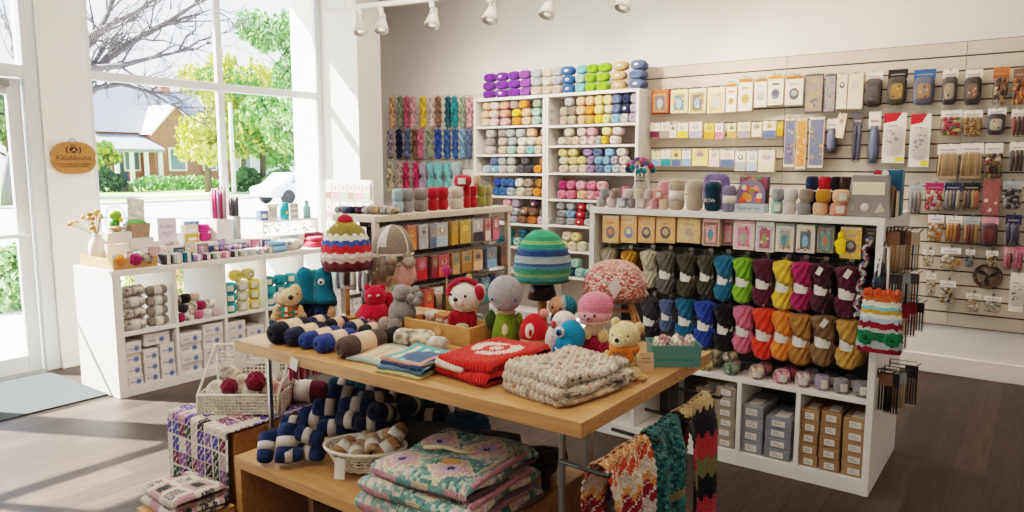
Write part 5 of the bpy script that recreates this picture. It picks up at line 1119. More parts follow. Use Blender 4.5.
for q, cols in ((0, [(4, .079), (3, .079), (3, .086)]), (1, [(4, .076), (4, .085)]), (2, [(4, .08), (3, .084)]), (3, [(3, .085), (4, .08)]), (4, [(4, .08), (3, .08)]), (5, [(4, .08), (4, .08)])):
    ya, yb = CUB[q]; n = len(cols); w = (yb - ya) / n
    for i, (m, h) in enumerate(cols):
        for k in range(m): wcarton(f"white carton with blue seal, {LV[k]} in the {ORD[i]} column, lower {CN[q]} cube", ya + w * (i + .5), .0615 + k * h, w - .018, h, 'white cartons in the cube shelf')
    if q == 0: wcarton('large plain white carton lying on two columns, lower first cube', ya + w * 1.95, .0615 + .26, w * 1.5, .088, 'white cartons in the cube shelf', d=.33, x=CX - .03)
# ------------------------------------------------------------------ things on the counter
def ct(px, py): return onz(px, py, CT)
tr = thing('wooden_tray', 'open bamboo tray of small yarn balls on the counter end', 'tray', (-5.34, 2.525, CT + .001)); tb = MB()
tw, tl2, th = .245, .155, .075
tb.box(-tw, tw, -tl2, tl2, 0, .008).box(tw - .01, tw, -tl2, tl2, .008, th).box(-tw, -tw + .01, -tl2, tl2, .008, th).box(-tw + .01, tw - .01, -tl2, -tl2 + .01, .008, th).box(-tw + .01, tw - .01, tl2 - .01, tl2, .008, th)
part('tray_box', tb, M_PINE, tr, bevel=.002)
part('handle_slot', MB().box(tw, tw + .001, .075, .115, .035, .05), M_DWOOD, tr)
for i, (dx, dy, c, r) in enumerate(((.09, -.1, 'orange', .036), (.03, -.09, 'pale blue', .036), (.1, .0, 'magenta', .04), (.1, .085, 'taupe', .036), (.03, .075, 'cream', .038), (.02, .0, 'pale pink', .034), (-.05, .09, 'silver', .036))):
    yarn('yarn_ball', ME_CAKEM if c in ('pale blue', 'taupe') else ME_CAKE, f"small {c} yarn ball in the bamboo tray", 'yarn ball', 'yarn balls in the bamboo tray', (-5.2 + dx, 2.525 + dy, CT + .012 + .05), c, (.4, .2, i), (r / .05, r / .05, r / .042))
p = ct(118, 247); bx = thing('cream_box', 'plain cream card box leaning at the back of the bamboo tray', 'box', (-5.4, 2.54, CT + .0105)); part('carton', MB().box(-.02, .02, -.07, .07, 0, .14), mat('cream_carton', 'e9dfd2', rough=.7), bx, bevel=.004)
vz = thing('white_vase', 'ribbed white vase of dried tan flowers on the counter end', 'vase', (-5.52, 2.47, CT + .0105), scale=(1.2, 1.2, 1.35))
part('vase', MB().lathe([(.001, 0), (.04, 0), (.05, .02), (.053, .07), (.05, .11), (.03, .135), (.024, .15), (.028, .158), (.022, .158), (.018, .14)], 40, wob=lambda a, v: .03 * math.sin(20 * a), cap=False), mat('white_ceramic', 'e6ded2', rough=.5), vz)
rr = random.Random(12); st = MB(); ME_DRY = MB().ell(0, 0, 0, .012, .012, .008, 10, 6, wob=lambda u, v: .3 * math.sin(u * 2 * PI * 5)).mesh('dried_bloom', M_YARN)
for k in range(17):
    a = rr.uniform(0, 6.28); e = rr.uniform(.2, 1.1); L_ = rr.uniform(.06, .14); q = Vector((math.cos(a) * math.sin(e) * L_, math.sin(a) * math.sin(e) * L_, .16 + math.cos(e) * L_)) + (Vector((-.05, -.07, -.02)) if k % 5 == 0 else Vector())
    st.tube([(0, 0, .14), q * .6 + Vector((0, 0, .06)), q], .0015, 4); part('bloom', ME_DRY, None, vz, rr.choice(['c98f55', 'd9a977', 'b97a4a', 'e0bc94']), loc=q, scale=rr.uniform(.9, 1.7))
part('stems', st, mat('dry_stem', '8a7448', rough=.9), vz)
def small(name, label, cat, px, py, parts, rz=PI / 2, z=None, X=None, Y=None, sc_=None):
    p = ct(px, py) if X is None else Vector((X, Y, CT)); t = thing(name, label, cat, (p.x, p.y, (CT if z is None else z) + .001), rz, scale=sc_ or (1.25 if z is not None and X < -5.5 else 1))
    for nm, mb, m in parts: part(nm, mb, m, t, bevel=0)
    return t
BOXC = lambda c, w, d, h: MB().box(-w / 2, w / 2, 0, d, 0, h, col(c))
part('counter_riser', MB().box(0, .2, 0, 1.72, 0, .095), M_WHITE, thing('counter_riser', 'long low white riser along the back of the counter', 'riser', (-5.615, 2.72, CT + .0005)), bevel=.003)
RB_ = CT + .097
def yb_(px): return onx(px, 240, -5.6).y
# back row near the pier: terrarium, planter with card, little boxes
tz = small('glass_terrarium', 'round glass terrarium with a green plant and yellow flower', 'terrarium', 0, 0, [('plant', MB().ell(0, 0, .1, .035, .03, .03, c=col('lime')).ell(.0, .02, .05, .03, c=col('green')).ell(.02, -.02, .07, .014, c=col('yellow')).ell(.0, 0, .02, .04, .04, .02, c=col('kraft')), M_VCOL), ('glass_dome', MB().lathe([(.001, 0), (.045, .002), (.06, .04), (.062, .08), (.05, .13), (.025, .155), (.001, .16)], 24, cap=False), M_FILM)], X=-5.52, Y=yb_(112), z=RB_ + .126)
part('stand', MB().box(-.07, .07, -.04, .05, -.1, 0), mat('cream_carton'), tz, bevel=.003)
pl = small('square_planter', 'square wicker planter holding a knitted white sampler card and moss', 'planter', 0, 0, [('planter', MB().prism([(-.05, 0), (.05, 0), (.06, .085), (-.06, .085)], -.05, .05, t=T(rx=PI / 2)), mat('brown_wicker', '9a7f68', rough=.8, bump=.6, bscale=90, var=.2, vscale=60)), ('moss', MB().ell(0, 0, .085, .055, .045, .02, c=col('green'), wob=lambda u, v: .2 * math.sin(u * 60)), M_VCOL)], X=-5.53, Y=yb_(133), z=RB_ + .076)
part('sampler_card', MB().box(-.05, .05, .0, .012, .08, .24, t=T(rx=-.25, ry=.15)), mat('knit_sampler', 'd9d3cb', rough=.9, var=.4, vscale=45), pl); part('stand', MB().box(-.07, .07, -.06, .06, -.06, -.001), M_PAPER, pl)
for i, (y, x, w, h, c, nm) in enumerate(((2.74, -5.16, .035, .075, 'pale pink', 'little pale pink box before the terrarium'), (2.80, -5.17, .04, .09, 'ivory', 'little ivory box before the planter'), (2.855, -5.18, .045, .11, 'b58a94', 'dusty rose slim box before the planter'), (2.91, -5.2, .05, .12, 'd9bfae', 'beige slim box before the planter'), (2.79, -5.26, .05, .13, 'pale pink', 'pale pink square box beneath the planter rim'))):
    small('small_box', nm, 'box', 0, 0, [('carton', BOXC(c, w, .05, h), M_VCOL), ('printed_front', MB().rect(-w * .3, w * .3, h * .3, h * .6, -.0008, col('white')), M_VCOL)], X=x - .26, Y=y + .12)
# framed notice
fn = small('notice_card', 'lavender printed notice card standing upright on the counter', 'sign', 0, 0, [('card', MB().box(-.075, .075, 0, .006, 0, .21, col('e4dce6')), M_VCOL), ('easel_foot', MB().box(-.03, .03, .006, .05, 0, .012, col('ivory')), M_VCOL)], X=-5.5, Y=onx(168, 240, -5.5).y, z=RB_)
INK = mat('rose_ink', 'b58aa8', rough=.6); lettering('printed_words', 'bobby', .045, INK, fn, (0, -.0008, .145)); lettering('printed_lines', 'lolule loue\nblool nuke lor\nloue', .018, INK, fn, (0, -.0008, .085))
small('picture_frame', 'small blue and white picture block behind the notice card', 'picture', 0, 0, [('block', BOXC('sky blue', .1, .02, .075), M_VCOL), ('picture', art(MB(), -.04, .04, .01, .065, -.0008, ['slate blue', 'white', 'pale blue'], 6), M_VCOL)], X=-5.56, Y=onx(192, 220, -5.56).y, z=RB_ + .074)
small('white_riser', 'small white riser block under the picture block', 'riser', 0, 0, [('riser', MB().box(-.07, .07, -.01, .08, 0, .058), M_WHITE)], X=-5.56, Y=onx(192, 220, -5.56).y, z=RB_)
for k, (c, nm) in enumerate((('gold', 'yellow small carton under the cream one beside the notice card'), ('cream', 'cream small carton stacked on the yellow one'))):
    small('small_box', nm, 'box', 0, 0, [('carton', BOXC(c, .085, .06, .055), M_VCOL), ('printed_front', MB().rect(-.03, .03, .012, .03, -.0008, col('white')), M_VCOL)], X=-5.53, Y=onx(191, 235, -5.55).y, z=RB_ + k * .07)
for k, (y, z) in enumerate(((3.25, 0), (3.245, .07))): yarn('yarn_ball', ME_CAKE, ['hot pink yarn ball lying on the counter beside the yellow carton', 'hot pink yarn ball stacked on the other hot pink ball'][k], 'yarn ball', 'hot pink balls on the counter', (-5.55, y + .07, RB_ + .036 + z), 'e0408a', (0, 0, 1), (.95, .95, .88))
def tubejar(label, X, Y, z, r, h, cols, n=14):
    t = thing('pencil_jar', label, 'jar', (X, Y, z + .001)); b = MB(); r2 = random.Random(n)
    for k in range(n):
        a = k * 2.4; q = r * .8 * math.sqrt((k + .5) / n); b.tube([(q * math.cos(a), q * math.sin(a), .004), (q * math.cos(a) * 1.05, q * math.sin(a) * 1.05, h * r2.uniform(.9, 1.06))], r * .17, 6, col(cols[k % len(cols)]))
    part('crochet_hooks', b, M_VCOL, t); part('clear_jar', MB().lathe([(r, 0), (r, h * .92)], 24, cap=False), M_FILM, t); part('jar_base', MB().lathe([(.001, 0), (r, 0), (r, .003), (.001, .003)], 20), M_PAPER, t); return t
tubejar('tall clear jar of pink and red crochet hooks', -5.52, yb_(215), RB_ + .175, .066, .25, ['rose', 'magenta', 'pale pink', 'dark red', 'hot pink', 'lavender'])
small('white_riser', 'white riser block under the tall jar of pink hooks', 'riser', 0, 0, [('riser', MB().box(-.06, .06, -.06, .06, 0, .138), M_WHITE)], X=-5.52, Y=yb_(215), z=RB_)
tubejar('clear jar of dark purple needles beside the pink hook jar', -5.54, yb_(231), RB_ + .187, .046, .16, ['charcoal', 'plum', 'burgundy', 'dark grey', 'lavender'])
small('printed_canister', 'rose and grey printed canister under the dark needle jar', 'canister', 0, 0, [('canister', MB().lathe([(.001, 0), (.042, 0), (.042, .148), (.001, .148)], 24, c=lambda u, v: col(['pale pink', 'silver', 'taupe', 'ivory'][int(u * 8) % 4])), M_VCOL)], X=-5.54, Y=yb_(231), z=RB_)
small('lilac_mug', 'lilac and plum paper cup before the pink hook jar', 'cup', 0, 0, [('cup', MB().lathe([(.001, 0), (.026, 0), (.032, .11), (.029, .11), (.024, .01)], 22, cap=False, c=lambda u, v: col('lilac') if .25 < v < .6 else col('plum')), M_VCOL)], X=-5.42, Y=onx(221, 230, -5.42).y)
# white riser tray with flowers in it and small goods on it
rs = small('display_riser', 'white open display riser with pale flowers inside', 'riser', 0, 0, [('top', MB().box(-.3, .3, -.06, .06, .115, .13), M_WHITE), ('side', MB().box(-.3, -.285, -.06, .06, 0, .115), M_WHITE), ('side', MB().box(.285, .3, -.06, .06, 0, .115), M_WHITE)], X=-5.53, Y=4.12, z=RB_, sc_=1.0)
fb = MB(); rr = random.Random(4)
for k in range(60): fb.ell(rr.uniform(-.26, .26), rr.uniform(-.03, .03), rr.uniform(.01, .1), .012, .012, .01, 6, 4, col(rr.choice(['ivory', 'pale yellow', 'sage', 'white', 'pale pink'])))
part('paper_leaves', fb, M_VCOL, rs)
rz_ = RB_ + .132
for nm, lab, cat, y, parts in (
    ('small_box', 'navy small box on the white display riser', 'box', 3.62, [('carton', BOXC('slate blue', .06, .05, .07), M_VCOL), ('printed_front', MB().rect(-.02, .02, .02, .045, -.0008, col('white')), M_VCOL)]),
    ('folded_card', 'white folded card on the display riser beside the navy box', 'card', 3.71, [('card', BOXC('ivory', .08, .02, .11), M_VCOL), ('printed_front', art(MB(), -.03, .03, .02, .09, -.0008, ['pale grey', 'silver'], 5), M_VCOL)]),
    ('round_tin', 'teal round tin with a yellow dot on the display riser', 'tin', 3.83, [('tin', MB().lathe([(.001, 0), (.034, 0), (.034, .12), (.001, .122)], 24, c=col('teal')), M_VCOL), ('dot', MB().ell(0, -.03, .05, .012, .008, .012, 10, 6, c=col('yellow')), M_VCOL)]),
    ('striped_card', 'grey striped card beside the teal tin on the display riser', 'card', 3.94, [('card', BOXC('pale grey', .075, .02, .11), M_VCOL), ('stripes', art(MB(), -.03, .03, .01, .1, -.0008, ['silver', 'white', 'grey', 'white', 'silver'], 5, 'band'), M_VCOL)]),
    ('small_bottle', 'small sea green bottle at the end of the display riser', 'bottle', 4.08, [('bottle', MB().lathe([(.001, 0), (.028, 0), (.028, .075), (.014, .095), (.014, .115), (.001, .115)], 20, c=col('7fb0b0')), M_VCOL), ('cap', MB().lathe([(.001, .115), (.015, .115), (.015, .13), (.001, .13)], 14, c=col('grey')), M_VCOL)])):
    small(nm, lab, cat, 0, 0, parts, X=-5.53, Y=y + .26, z=rz_)
# front edge of the counter
nt_ = small('navy_tray', 'navy cloth tray of lilac yarn clusters on the counter', 'tray', 0, 0, [('tray', MB().box(-.17, .17, -.06, .06, 0, .035).box(-.17, .17, .05, .06, .035, .075), mat('navy_cloth', '3a4470', rough=.9, var=.2, vscale=20))], X=-5.3, Y=3.4)
rr = random.Random(6)
for k in range(9):
    yarn('yarn_ball', ME_CAKEM, f"small {'lilac' if k % 2 else 'pink and white'} yarn bobble, {ORD[k]} along the navy tray", 'yarn ball', 'bobbles in the navy tray', (-5.29, 3.4 - .14 + .035 * k, CT + .037 + .02), ['pale pink', 'lilac', 'pink'][k % 3], (rr.uniform(-.4, .4), .3, k), (.36, .36, .46))
FQ = ['charcoal', 'silver', 'dark teal', 'lilac', 'plum', 'sage', 'rose', 'charcoal', 'pale grey', 'pale blue', 'lavender', 'taupe']; nq = len(FQ)
for k, c in enumerate(FQ):
    y = 2.72 + k * .078; h = .075 if k < 3 else .05
    t = thing('fabric_bundle', f"{c} folded fabric bundle, {ORD[k]} from the bamboo tray along the counter edge", 'fabric bundle', (-5.085, y + .03, CT + .001), PI / 2, 'fabric bundles along the counter edge')
    part('folds', MB().ell(0, .04, h / 2, .037, .05, h / 2, 16, 8, p=.35), mat('bundle_' + c, c, rough=.9, var=.45, vscale=60), t); part('paper_band', MB().box(-.012, .012, -.012, .06, h - .002, h + .001).box(-.012, .012, -.0125, -.009, .004, h), M_PAPER, t)
LC = [('dusty pink', 'c99aa0', .11), ('ivory', 'e6dccf', .1), ('teal black', '2c4a50', .085), ('beige', 'd6bca6', .12), ('mauve', '9a7488', .1), ('sage', '8fa08a', .09), ('pale blue', 'a9bccb', .1), ('plum', '6a3a58', .085), ('white', 'efe9e0', .11), ('rose', 'c8607e', .09), ('navy', '34406c', .085), ('cream', 'e4d3b4', .1), ('grey', '9a989a', .09), ('aqua', '7fb8bc', .1)]
for k, (nm, c, h) in enumerate(LC):
    y = 2.79 + k * .098
    if 3.22 < y < 3.6: continue
    small('card_packet', f"{nm} upright card packet, {ORD[k]} of the row leaning on the counter riser", 'packet', 0, 0, [('carton', BOXC(c, .08, .022, h), M_VCOL), ('printed_front', art(MB(), -.032, .032, .012, h - .012, -.0008, [c, 'ivory', 'taupe', 'pale pink', 'silver'], 60 + k), M_PRINT)], X=-5.34 - .02 * (k % 2), Y=y)
def pouch(label, y, x, w, d, h, c, z=CT, zip_='silver', grp=None):
    t = thing('zip_pouch', label, 'pouch', (x, y, z + .001), PI / 2, grp); part('body', MB().ell(0, 0, h / 2, w / 2, d / 2, h / 2, 22, 10, p=.55), mat('pouch_' + c, c, rough=.85, var=.12, vscale=30), t); part('zip', MB().tube([(-w * .42, -.0, h * .96), (0, 0, h * 1.0), (w * .42, 0, h * .96)], .004, 6), mat('zip_' + zip_, zip_), t); return t
pouch('sky blue folded cloth pouch on the counter edge', 3.7, -5.12, .16, .12, .05, 'sky blue'); pouch('second sky blue cloth pouch lying on the first', 3.71, -5.13, .14, .1, .04, 'sky blue', CT + .051)
skein('white and lavender skein beside the sky blue pouches', -5.14, 3.87, CT + .046, PI / 2, 'dcd6da', .95, True, True, 'skeins on the counter'); skein('pale blue skein end beside the white and lavender skein', -5.27, 3.9, CT + .045, PI / 2, 'a9c4d0', .9, False, False, 'skeins on the counter')
yarn('yarn_ball', ME_CAKE, 'small coral pink ball behind the white and lavender skein', 'yarn ball', None, (-5.24, 3.75, CT + .03), 'e07080', (0, 0, 0), (.7, .7, .72))
pouch('bright red zip pouch on the counter end', 4.13, -5.16, .17, .14, .05, 'd8384a'); pouch('coral zip pouch lying on the red one', 4.14, -5.17, .15, .11, .04, 'e0526a', CT + .051)
pouch('royal blue zip pouch at the far counter end', 4.42, -5.5, .13, .2, .06, '2a5aa8'); pouch('maroon zip pouch lying beside the royal blue one', 4.3, -5.4, .2, .14, .05, 'a03a4c', CT + .0, 'pink'); pouch('dark red zip pouch on the maroon one', 4.3, -5.4, .18, .12, .05, '7c2436', CT + .052, 'pink')
# ================================================================== PEG STAND BY THE COLUMN
pg = thing('peg_stand', 'white peg stand of small packets before the column', 'display stand', (-5.72, 4.98, 0))
part('board', MB().box(-.37, .33, .06, .075, .1, 1.45), M_WHITE, pg); part('foot', MB().box(-.37, .33, 0, .12, 0, .1), M_WHITE, pg, bevel=.004)
rr = random.Random(9)
for r in range(3):
    for i in range(6):
        c = rr.choice([['brown', 'pale grey', 'sage'], ['rose', 'white', 'taupe'], ['sage', 'cream', 'brown'], ['pale pink', 'grey', 'white']])
        pack(f"small {['brown', 'rose', 'green'][(i + r) % 3]} print packet, {ORD[i]} from the window, {['top', 'middle', 'low'][r]} row of the peg stand", -6.03 + .115 * i, 1.42 - r * .2, .085, .17, .02, 'label', [['brown', 'rose', 'sage'][(i + r) % 3]] + c, 5.015, 'packets on the peg stand', 700 + r * 9 + i, 'ece6dc')
# ================================================================== LOW RACK OF SEWING PACKETS
RX = -3.2; RZ = 1.3; RY0 = onx(375, 217, RX).y; RY1 = 4.36; RW = .36
rk = thing('packet_rack', 'low cream topped rack hung with sewing packets and topped with thick yarn balls', 'display rack', (RX, RY0, 0)); LL = RY1 - RY0
M_CREAMB = mat('cream_board', 'd8c9b6', rough=.5, var=.06)
part('top_panel', MB().box(-RW - .01, .01, -.01, LL + .01, RZ - .04, RZ), M_CREAMB, rk, bevel=.004)
for x in (-RW, -.035):
    for y in (0, LL - .035): part('post', MB().box(x, x + .035, y, y + .035, 0, RZ - .04), M_CREAMB, rk, bevel=.003)
part('back_board', MB().box(-RW / 2 - .005, -RW / 2 + .005, .04, LL - .04, .1, RZ - .04), mat('grey_acrylic', '8d8a86', rough=.4), rk)
part('base', MB().box(-RW, 0, .036, LL - .036, 0, .1), M_CREAMB, rk, bevel=.003)
for z in (1.03, .83, .62): part('rail', MB().box(-.03, -.005, .036, LL - .036, z - .012, z + .006), mat('grey_rail', '77726e', rough=.4, metal=.5), rk)
R1 = [(389, 'label', ['beige', 'taupe'], 'beige needle packet', 'd8c4b0', .09), (398, 'label', ['pale pink', 'orange', 'peach'], 'orange topped packet', 'e0a050', .08), (404.5, 'label', ['burgundy', 'dark red'], 'burgundy slim packet', '7a2436', .045), (411, 'label', ['orange', 'yellow', 'coral'], 'bright orange packet', 'e87a3a', .085), (422.5, 'label', ['pale grey', 'silver', 'dark grey'], 'silver white packet', 'd6d2cc', .095), (432, 'label', ['slate blue', 'rust', 'silver'], 'blue grey packet', 'a8a8ac', .06),
      (441, 'label', ['pale blue', 'rust', 'white'], 'white packet with a rust disc', 'd9d6d0', .13), (454, 'label', ['mustard', 'gold'], 'mustard packet', 'c89a3a', .075), (464.5, 'label', ['gold', 'pale yellow', 'yellow'], 'yellow packet', 'e2b24c', .13), (477, 'label', ['charcoal', 'silver', 'white'], 'white scissors packet', 'd9d0c8', .13), (487, 'label', ['pale pink', 'red'], 'pink patterned packet', 'd89a98', .075), (495, 'label', ['rose', 'pale pink'], 'rose red packet', 'c86470', .085)]
R2 = [(421, 'label', ['red', 'rose'], 'crimson packet', 'c02a44', .11), (434, 'label', ['dark red', 'olive'], 'dark red packet', '8a2a34', .07), (443, 'label', ['coral', 'silver', 'red'], 'scarlet packet with a grey foot', 'd03a38', .12), (455, 'label', ['tan', 'teal'], 'tan packet with a teal head', 'b88a4c', .09), (466, 'label', ['caramel', 'charcoal', 'teal'], 'caramel packet with a dark disc', 'cf9f56', .12), (477, 'label', ['peach', 'charcoal'], 'peach packet', 'd8a878', .12), (491, 'label', ['sky blue', 'tan', 'slate blue'], 'blue and tan packet', '6f94b4', .13), (503, 'label', ['brown', 'charcoal'], 'dark brown packet at the far end', '5b4038', .08)]
R3 = [(402, 'label', ['teal', 'navy'], 'teal packet low', '2a7a8a', .09), (428, 'label', ['coral', 'orange'], 'orange red packet low', 'd8482c', .1), (439, 'sticks', ['tan', 'beige'], 'wooden needle packet low', 'c8a878', .09), (450, 'label', ['olive', 'tan'], 'olive packet low', '8a8450', .08), (460, 'label', ['red', 'dark red'], 'red packet low', 'b02430', .11), (473, 'label', ['rose', 'red'], 'rose packet low', 'c04a58', .1), (485, 'label', ['teal', 'sky blue'], 'teal and blue packet low', '3a88a0', .11), (498, 'label', ['slate blue', 'navy'], 'slate blue packet low', '4a628a', .1)]
for r, (row, y0, y1) in enumerate(((R1, 222, 249), (R2, 253, 280), (R3, 286, 318))):
    for i, (px, kd, cc, desc, base, w) in enumerate(row):
        zt = [1.225, 1.015, .805][r]; h = [.155, .145, .17][r]; base = tuple(.62 * a_ + .38 * b_ for a_, b_ in zip(col(base), (.2, .16, .14))); w = w * .86; y = onx(px, y0, RX + .02).y
        for k in range(3):
            pack(f"{desc}, {['front', 'second', 'rear'][k]} on hook, {['top', 'middle', 'lowest'][r]} row of low rack", RX + .03 - .04 * k, zt, w, h, .03 if kd == 'label' else .03, kd, cc, y, 'packets on the low rack', 800 + r * 50 + i * 3 + k, base, rz=PI / 2)
        o = link('display_hook', ME_HOOK, loc=(RX - .165, y, zt), rot=(0, 0, PI / 2), scale=(.7, 1.25, 1)); tag(o, f"metal hook for the {desc}, {['top', 'middle', 'lowest'][r]} row of low rack", 'hook', 'hooks on the low rack')
for r in range(2):
    for i in range(3):
        c = [['navy', 'silver'], ['slate blue', 'pale grey'], ['plum', 'silver']][i]
        pack(f"{c[0]} and {c[1]} tool packet, {ORD[i]} from counter side, {['upper', 'lower'][r]} row on rack end", RX - .29 + .1 * i, 1.235 - r * .22, .08, .18, .02, 'tube', c, RY0 - .035, 'packets on the rack end', 960 + r * 3 + i, 'd8c8b0', 'white')
# balls on the rack
def rball(label, px, z, c, rx, rz, x=RX - .1, rot=.6, seal=False): 
    y = onx(px, 205, x).y; yarn('yarn_ball', ME_CAKE, label, 'yarn ball', 'thick yarn balls on the low rack', (x, y, z + rz * .97), c, (0, 0, rot), (rx / .05 * .8, rx / .05, rz / .04), (('paper_label', ME_CLABEL),) if seal else ())
RB = [(398, 'pale blue', .032), (407, 'grey', .038), (420.5, 'taupe', .045), (433, 'red', .035), (443, 'red', .035), (456, 'cream', .047), (467, 'red', .026), (473.5, 'red', .026), (481, 'olive', .033), (488.5, 'pale yellow', .027)]
for k in range(2):
    for i, (px, c, rx) in enumerate(RB):
        cc = {'red': 'c01c2c', 'cream': 'ddd0c0', 'pale yellow': 'b5a878', 'taupe': '9a8c84', 'olive': '9a9448'}.get(c, c)
        rball(f"{ {'pale yellow': 'khaki'}.get(c, c)} thick yarn ball, {ORD[i]} from the near end, {['bottom', 'second'][k]} row on the rack", px, RZ + k * .076, cc, rx * 1.35, .039)
rball('red banded yarn ball, single on top of the rack pile', 463, RZ + .152, 'c01c2c', .075, .04, seal=True); rball('peach beige yarn ball beside the single red one on the rack pile', 477, RZ + .152, 'd8b898', .036, .038)
MS = ['silver', 'slate blue', 'navy', 'plum', 'pale grey', 'taupe', 'tan', 'silver', 'beige']
for i, c in enumerate(MS):
    a = ony(341 + i * 5.4, 210, RY0 + .07 + .02 * (i > 5)); t = skein(f"{c} mini skein, {ORD[i]} from the counter side, on the near end of the rack", a.x, RY0 + .07 + .012 * i, RZ + .0225, PI / 2 + .1, c, .47, False, True, 'mini skeins on the low rack', fat=1.0)
for i, c in enumerate(('pale blue', 'lavender', 'ivory', 'sage')):
    skein(f"{c} mini skein, {ORD[i]} of the row behind, on the near end of the rack", RX - .3 + .075 * i, RY0 + .21, RZ + .0225, PI / 2 + .1, c, .47, True, True, 'mini skeins on the low rack')
# ================================================================== OAK DISPLAY TABLE
TZ = .9; TX0, TX1, TY0, TY1 = -2.61, -.982, 1.665, 2.62
tb = thing('display_table', 'oak display table of knitted hats, toys and blankets on thin metal legs', 'table', (TX0, TY0, 0)); TW = TX1 - TX0; TD = TY1 - TY0
part('tabletop', MB().box(0, TW, 0, TD, TZ - .046, TZ), M_WOOD, tb, bevel=.003)
for x in (.035, TW - .09):
    for y in ((.135 if x < .1 else .045), TD - .06): part('leg', MB().box(x - .008, x + .008, y - .008, y + .008, 0, TZ - .046), M_METAL, tb, bevel=.002)
    part('leg_brace', MB().box(x - .009, x + .009, .05, TD - .06, TZ - .066, TZ - .0465), M_METAL, tb)
part('end_rail', MB().tube([(.05, .13, .80), (.05, TD - .05, .80)], .006, 8), M_METAL, tb)
RKX = TW + .022
rk2 = part('side_rail', MB().tube([(RKX, .03, .755), (RKX, TD - .02, .755)], .007, 8), M_DMETAL, tb)
for y in (.03, .343, .583, .87): part('rail_arm', MB().tube([(TW - .09, y, .76), (RKX - .006, y, .755), (RKX + .05, y, .755), (RKX + .054, y, .766)], .006, 6), M_DMETAL, tb)
part('rail_post', MB().box(TW - .045, TW - .028, .1, .117, 0, TZ - .046), M_METAL, tb); part('rail_post', MB().box(TW - .03, TW - .014, .6, .616, .5, TZ - .046), M_DMETAL, tb)
for z in (.62, .72): part('grid_wire', MB().tube([(TW - .03, .12, z), (TW - .03, TD - .06, z)], .004, 6), M_DMETAL, tb)
def facing(x, y): return math.atan2(-x, y)
def mpp(p): return (p - Vector((0, 0, CAMZ))).dot(FW) / FPX
# ---------------------------------------------------------------- toys: spheres given as (x, y, rx, ry, depth, rdepth) in the sizes they show
class Toy:
    def __init__(s, name, label, cat, bx, by, group='crocheted toys on the oak table', z=TZ, turn=0):
        s.p = onz(bx, by, z); s.k = mpp(s.p); s.bx, s.by = bx, by
        s.t = thing(name, label, cat, (s.p.x, s.p.y, z + .001), facing(s.p.x, s.p.y) + turn, group)
    def e(s, nm, lst, color, m=None, parent=None, pw=1.0, n=22):
        b = MB(); k = s.k
        for q in lst:
            cx, cy, rx, ry = q[:4]; d = q[4] if len(q) > 4 else 0; rd = q[5] if len(q) > 5 else min(rx, ry) * .9
            zc = max((s.by - cy) * k / 1.03, ry * k * .97); b.ell((cx - s.bx) * k, d * k, zc, rx * k, rd * k, ry * k, n, max(8, n * 2 // 3), p=pw)
        return part(nm, b, m or M_KNIT, parent or s.t, color)
    def eyes(s, lst, r=1.1, c='black'):
        for q in lst: s.e('eye', [(q[0], q[1], q[2] if len(q) > 3 else r, q[2] if len(q) > 3 else r, q[-1], .8)], c, M_EYE if c == 'black' else M_KNIT, n=12)
# puppy
t = Toy('crocheted_puppy', 'tan crocheted puppy in a red and green flowered vest', 'toy', 288, 325, 'crocheted toys on the oak table')
pv = MB(); rr = random.Random(2)
t.e('head', [(291, 296, 10, 9.5, -2, 9.5), (296, 290, 6, 7, -1, 6), (286, 297, 7, 6, -3, 7)], 'dcbf98'); t.e('ear', [(279, 297, 4, 6, 3, 2.5)], 'ede2d0'); t.e('ear', [(300, 296, 3, 6, 4, 2.5)], 'c9a67c')
t.e('nose', [(291.5, 294.5, 2.6, 2.5, -12, 2)], 'black', M_EYE); t.e('eye', [(298, 292, 1, 1, -9, .8)], 'black', M_EYE)
def flor(u, v): return [col('red'), hexc('2d7a62'), hexc('3aa090'), col('cream'), col('rust'), hexc('2d7a62')][(int(u * 17) * 7 + int(v * 12) * 3) % 6]
b = MB().ell(0, 0, 12.5 * t.k, 10.5 * t.k, 8.5 * t.k, 12.5 * t.k, 24, 16, c=flor); part('vest', b, M_KNITV, t.t)
t.e('arm', [(278, 312, 4, 7, 0), (275, 317, 3.2, 5, -2)], 'd8b284'); t.e('paw', [(273.5, 321, 3.4, 3.2, -3)], '2c4a68'); t.e('arm', [(300, 313, 4, 8, 0), (303, 318, 3.5, 6, -1)], 'd8b284'); t.e('foot', [(284, 321, 5, 4, -7, 6)], 'd0905a'); t.e('foot', [(298, 321, 5, 4, -7, 6)], 'd8b284')
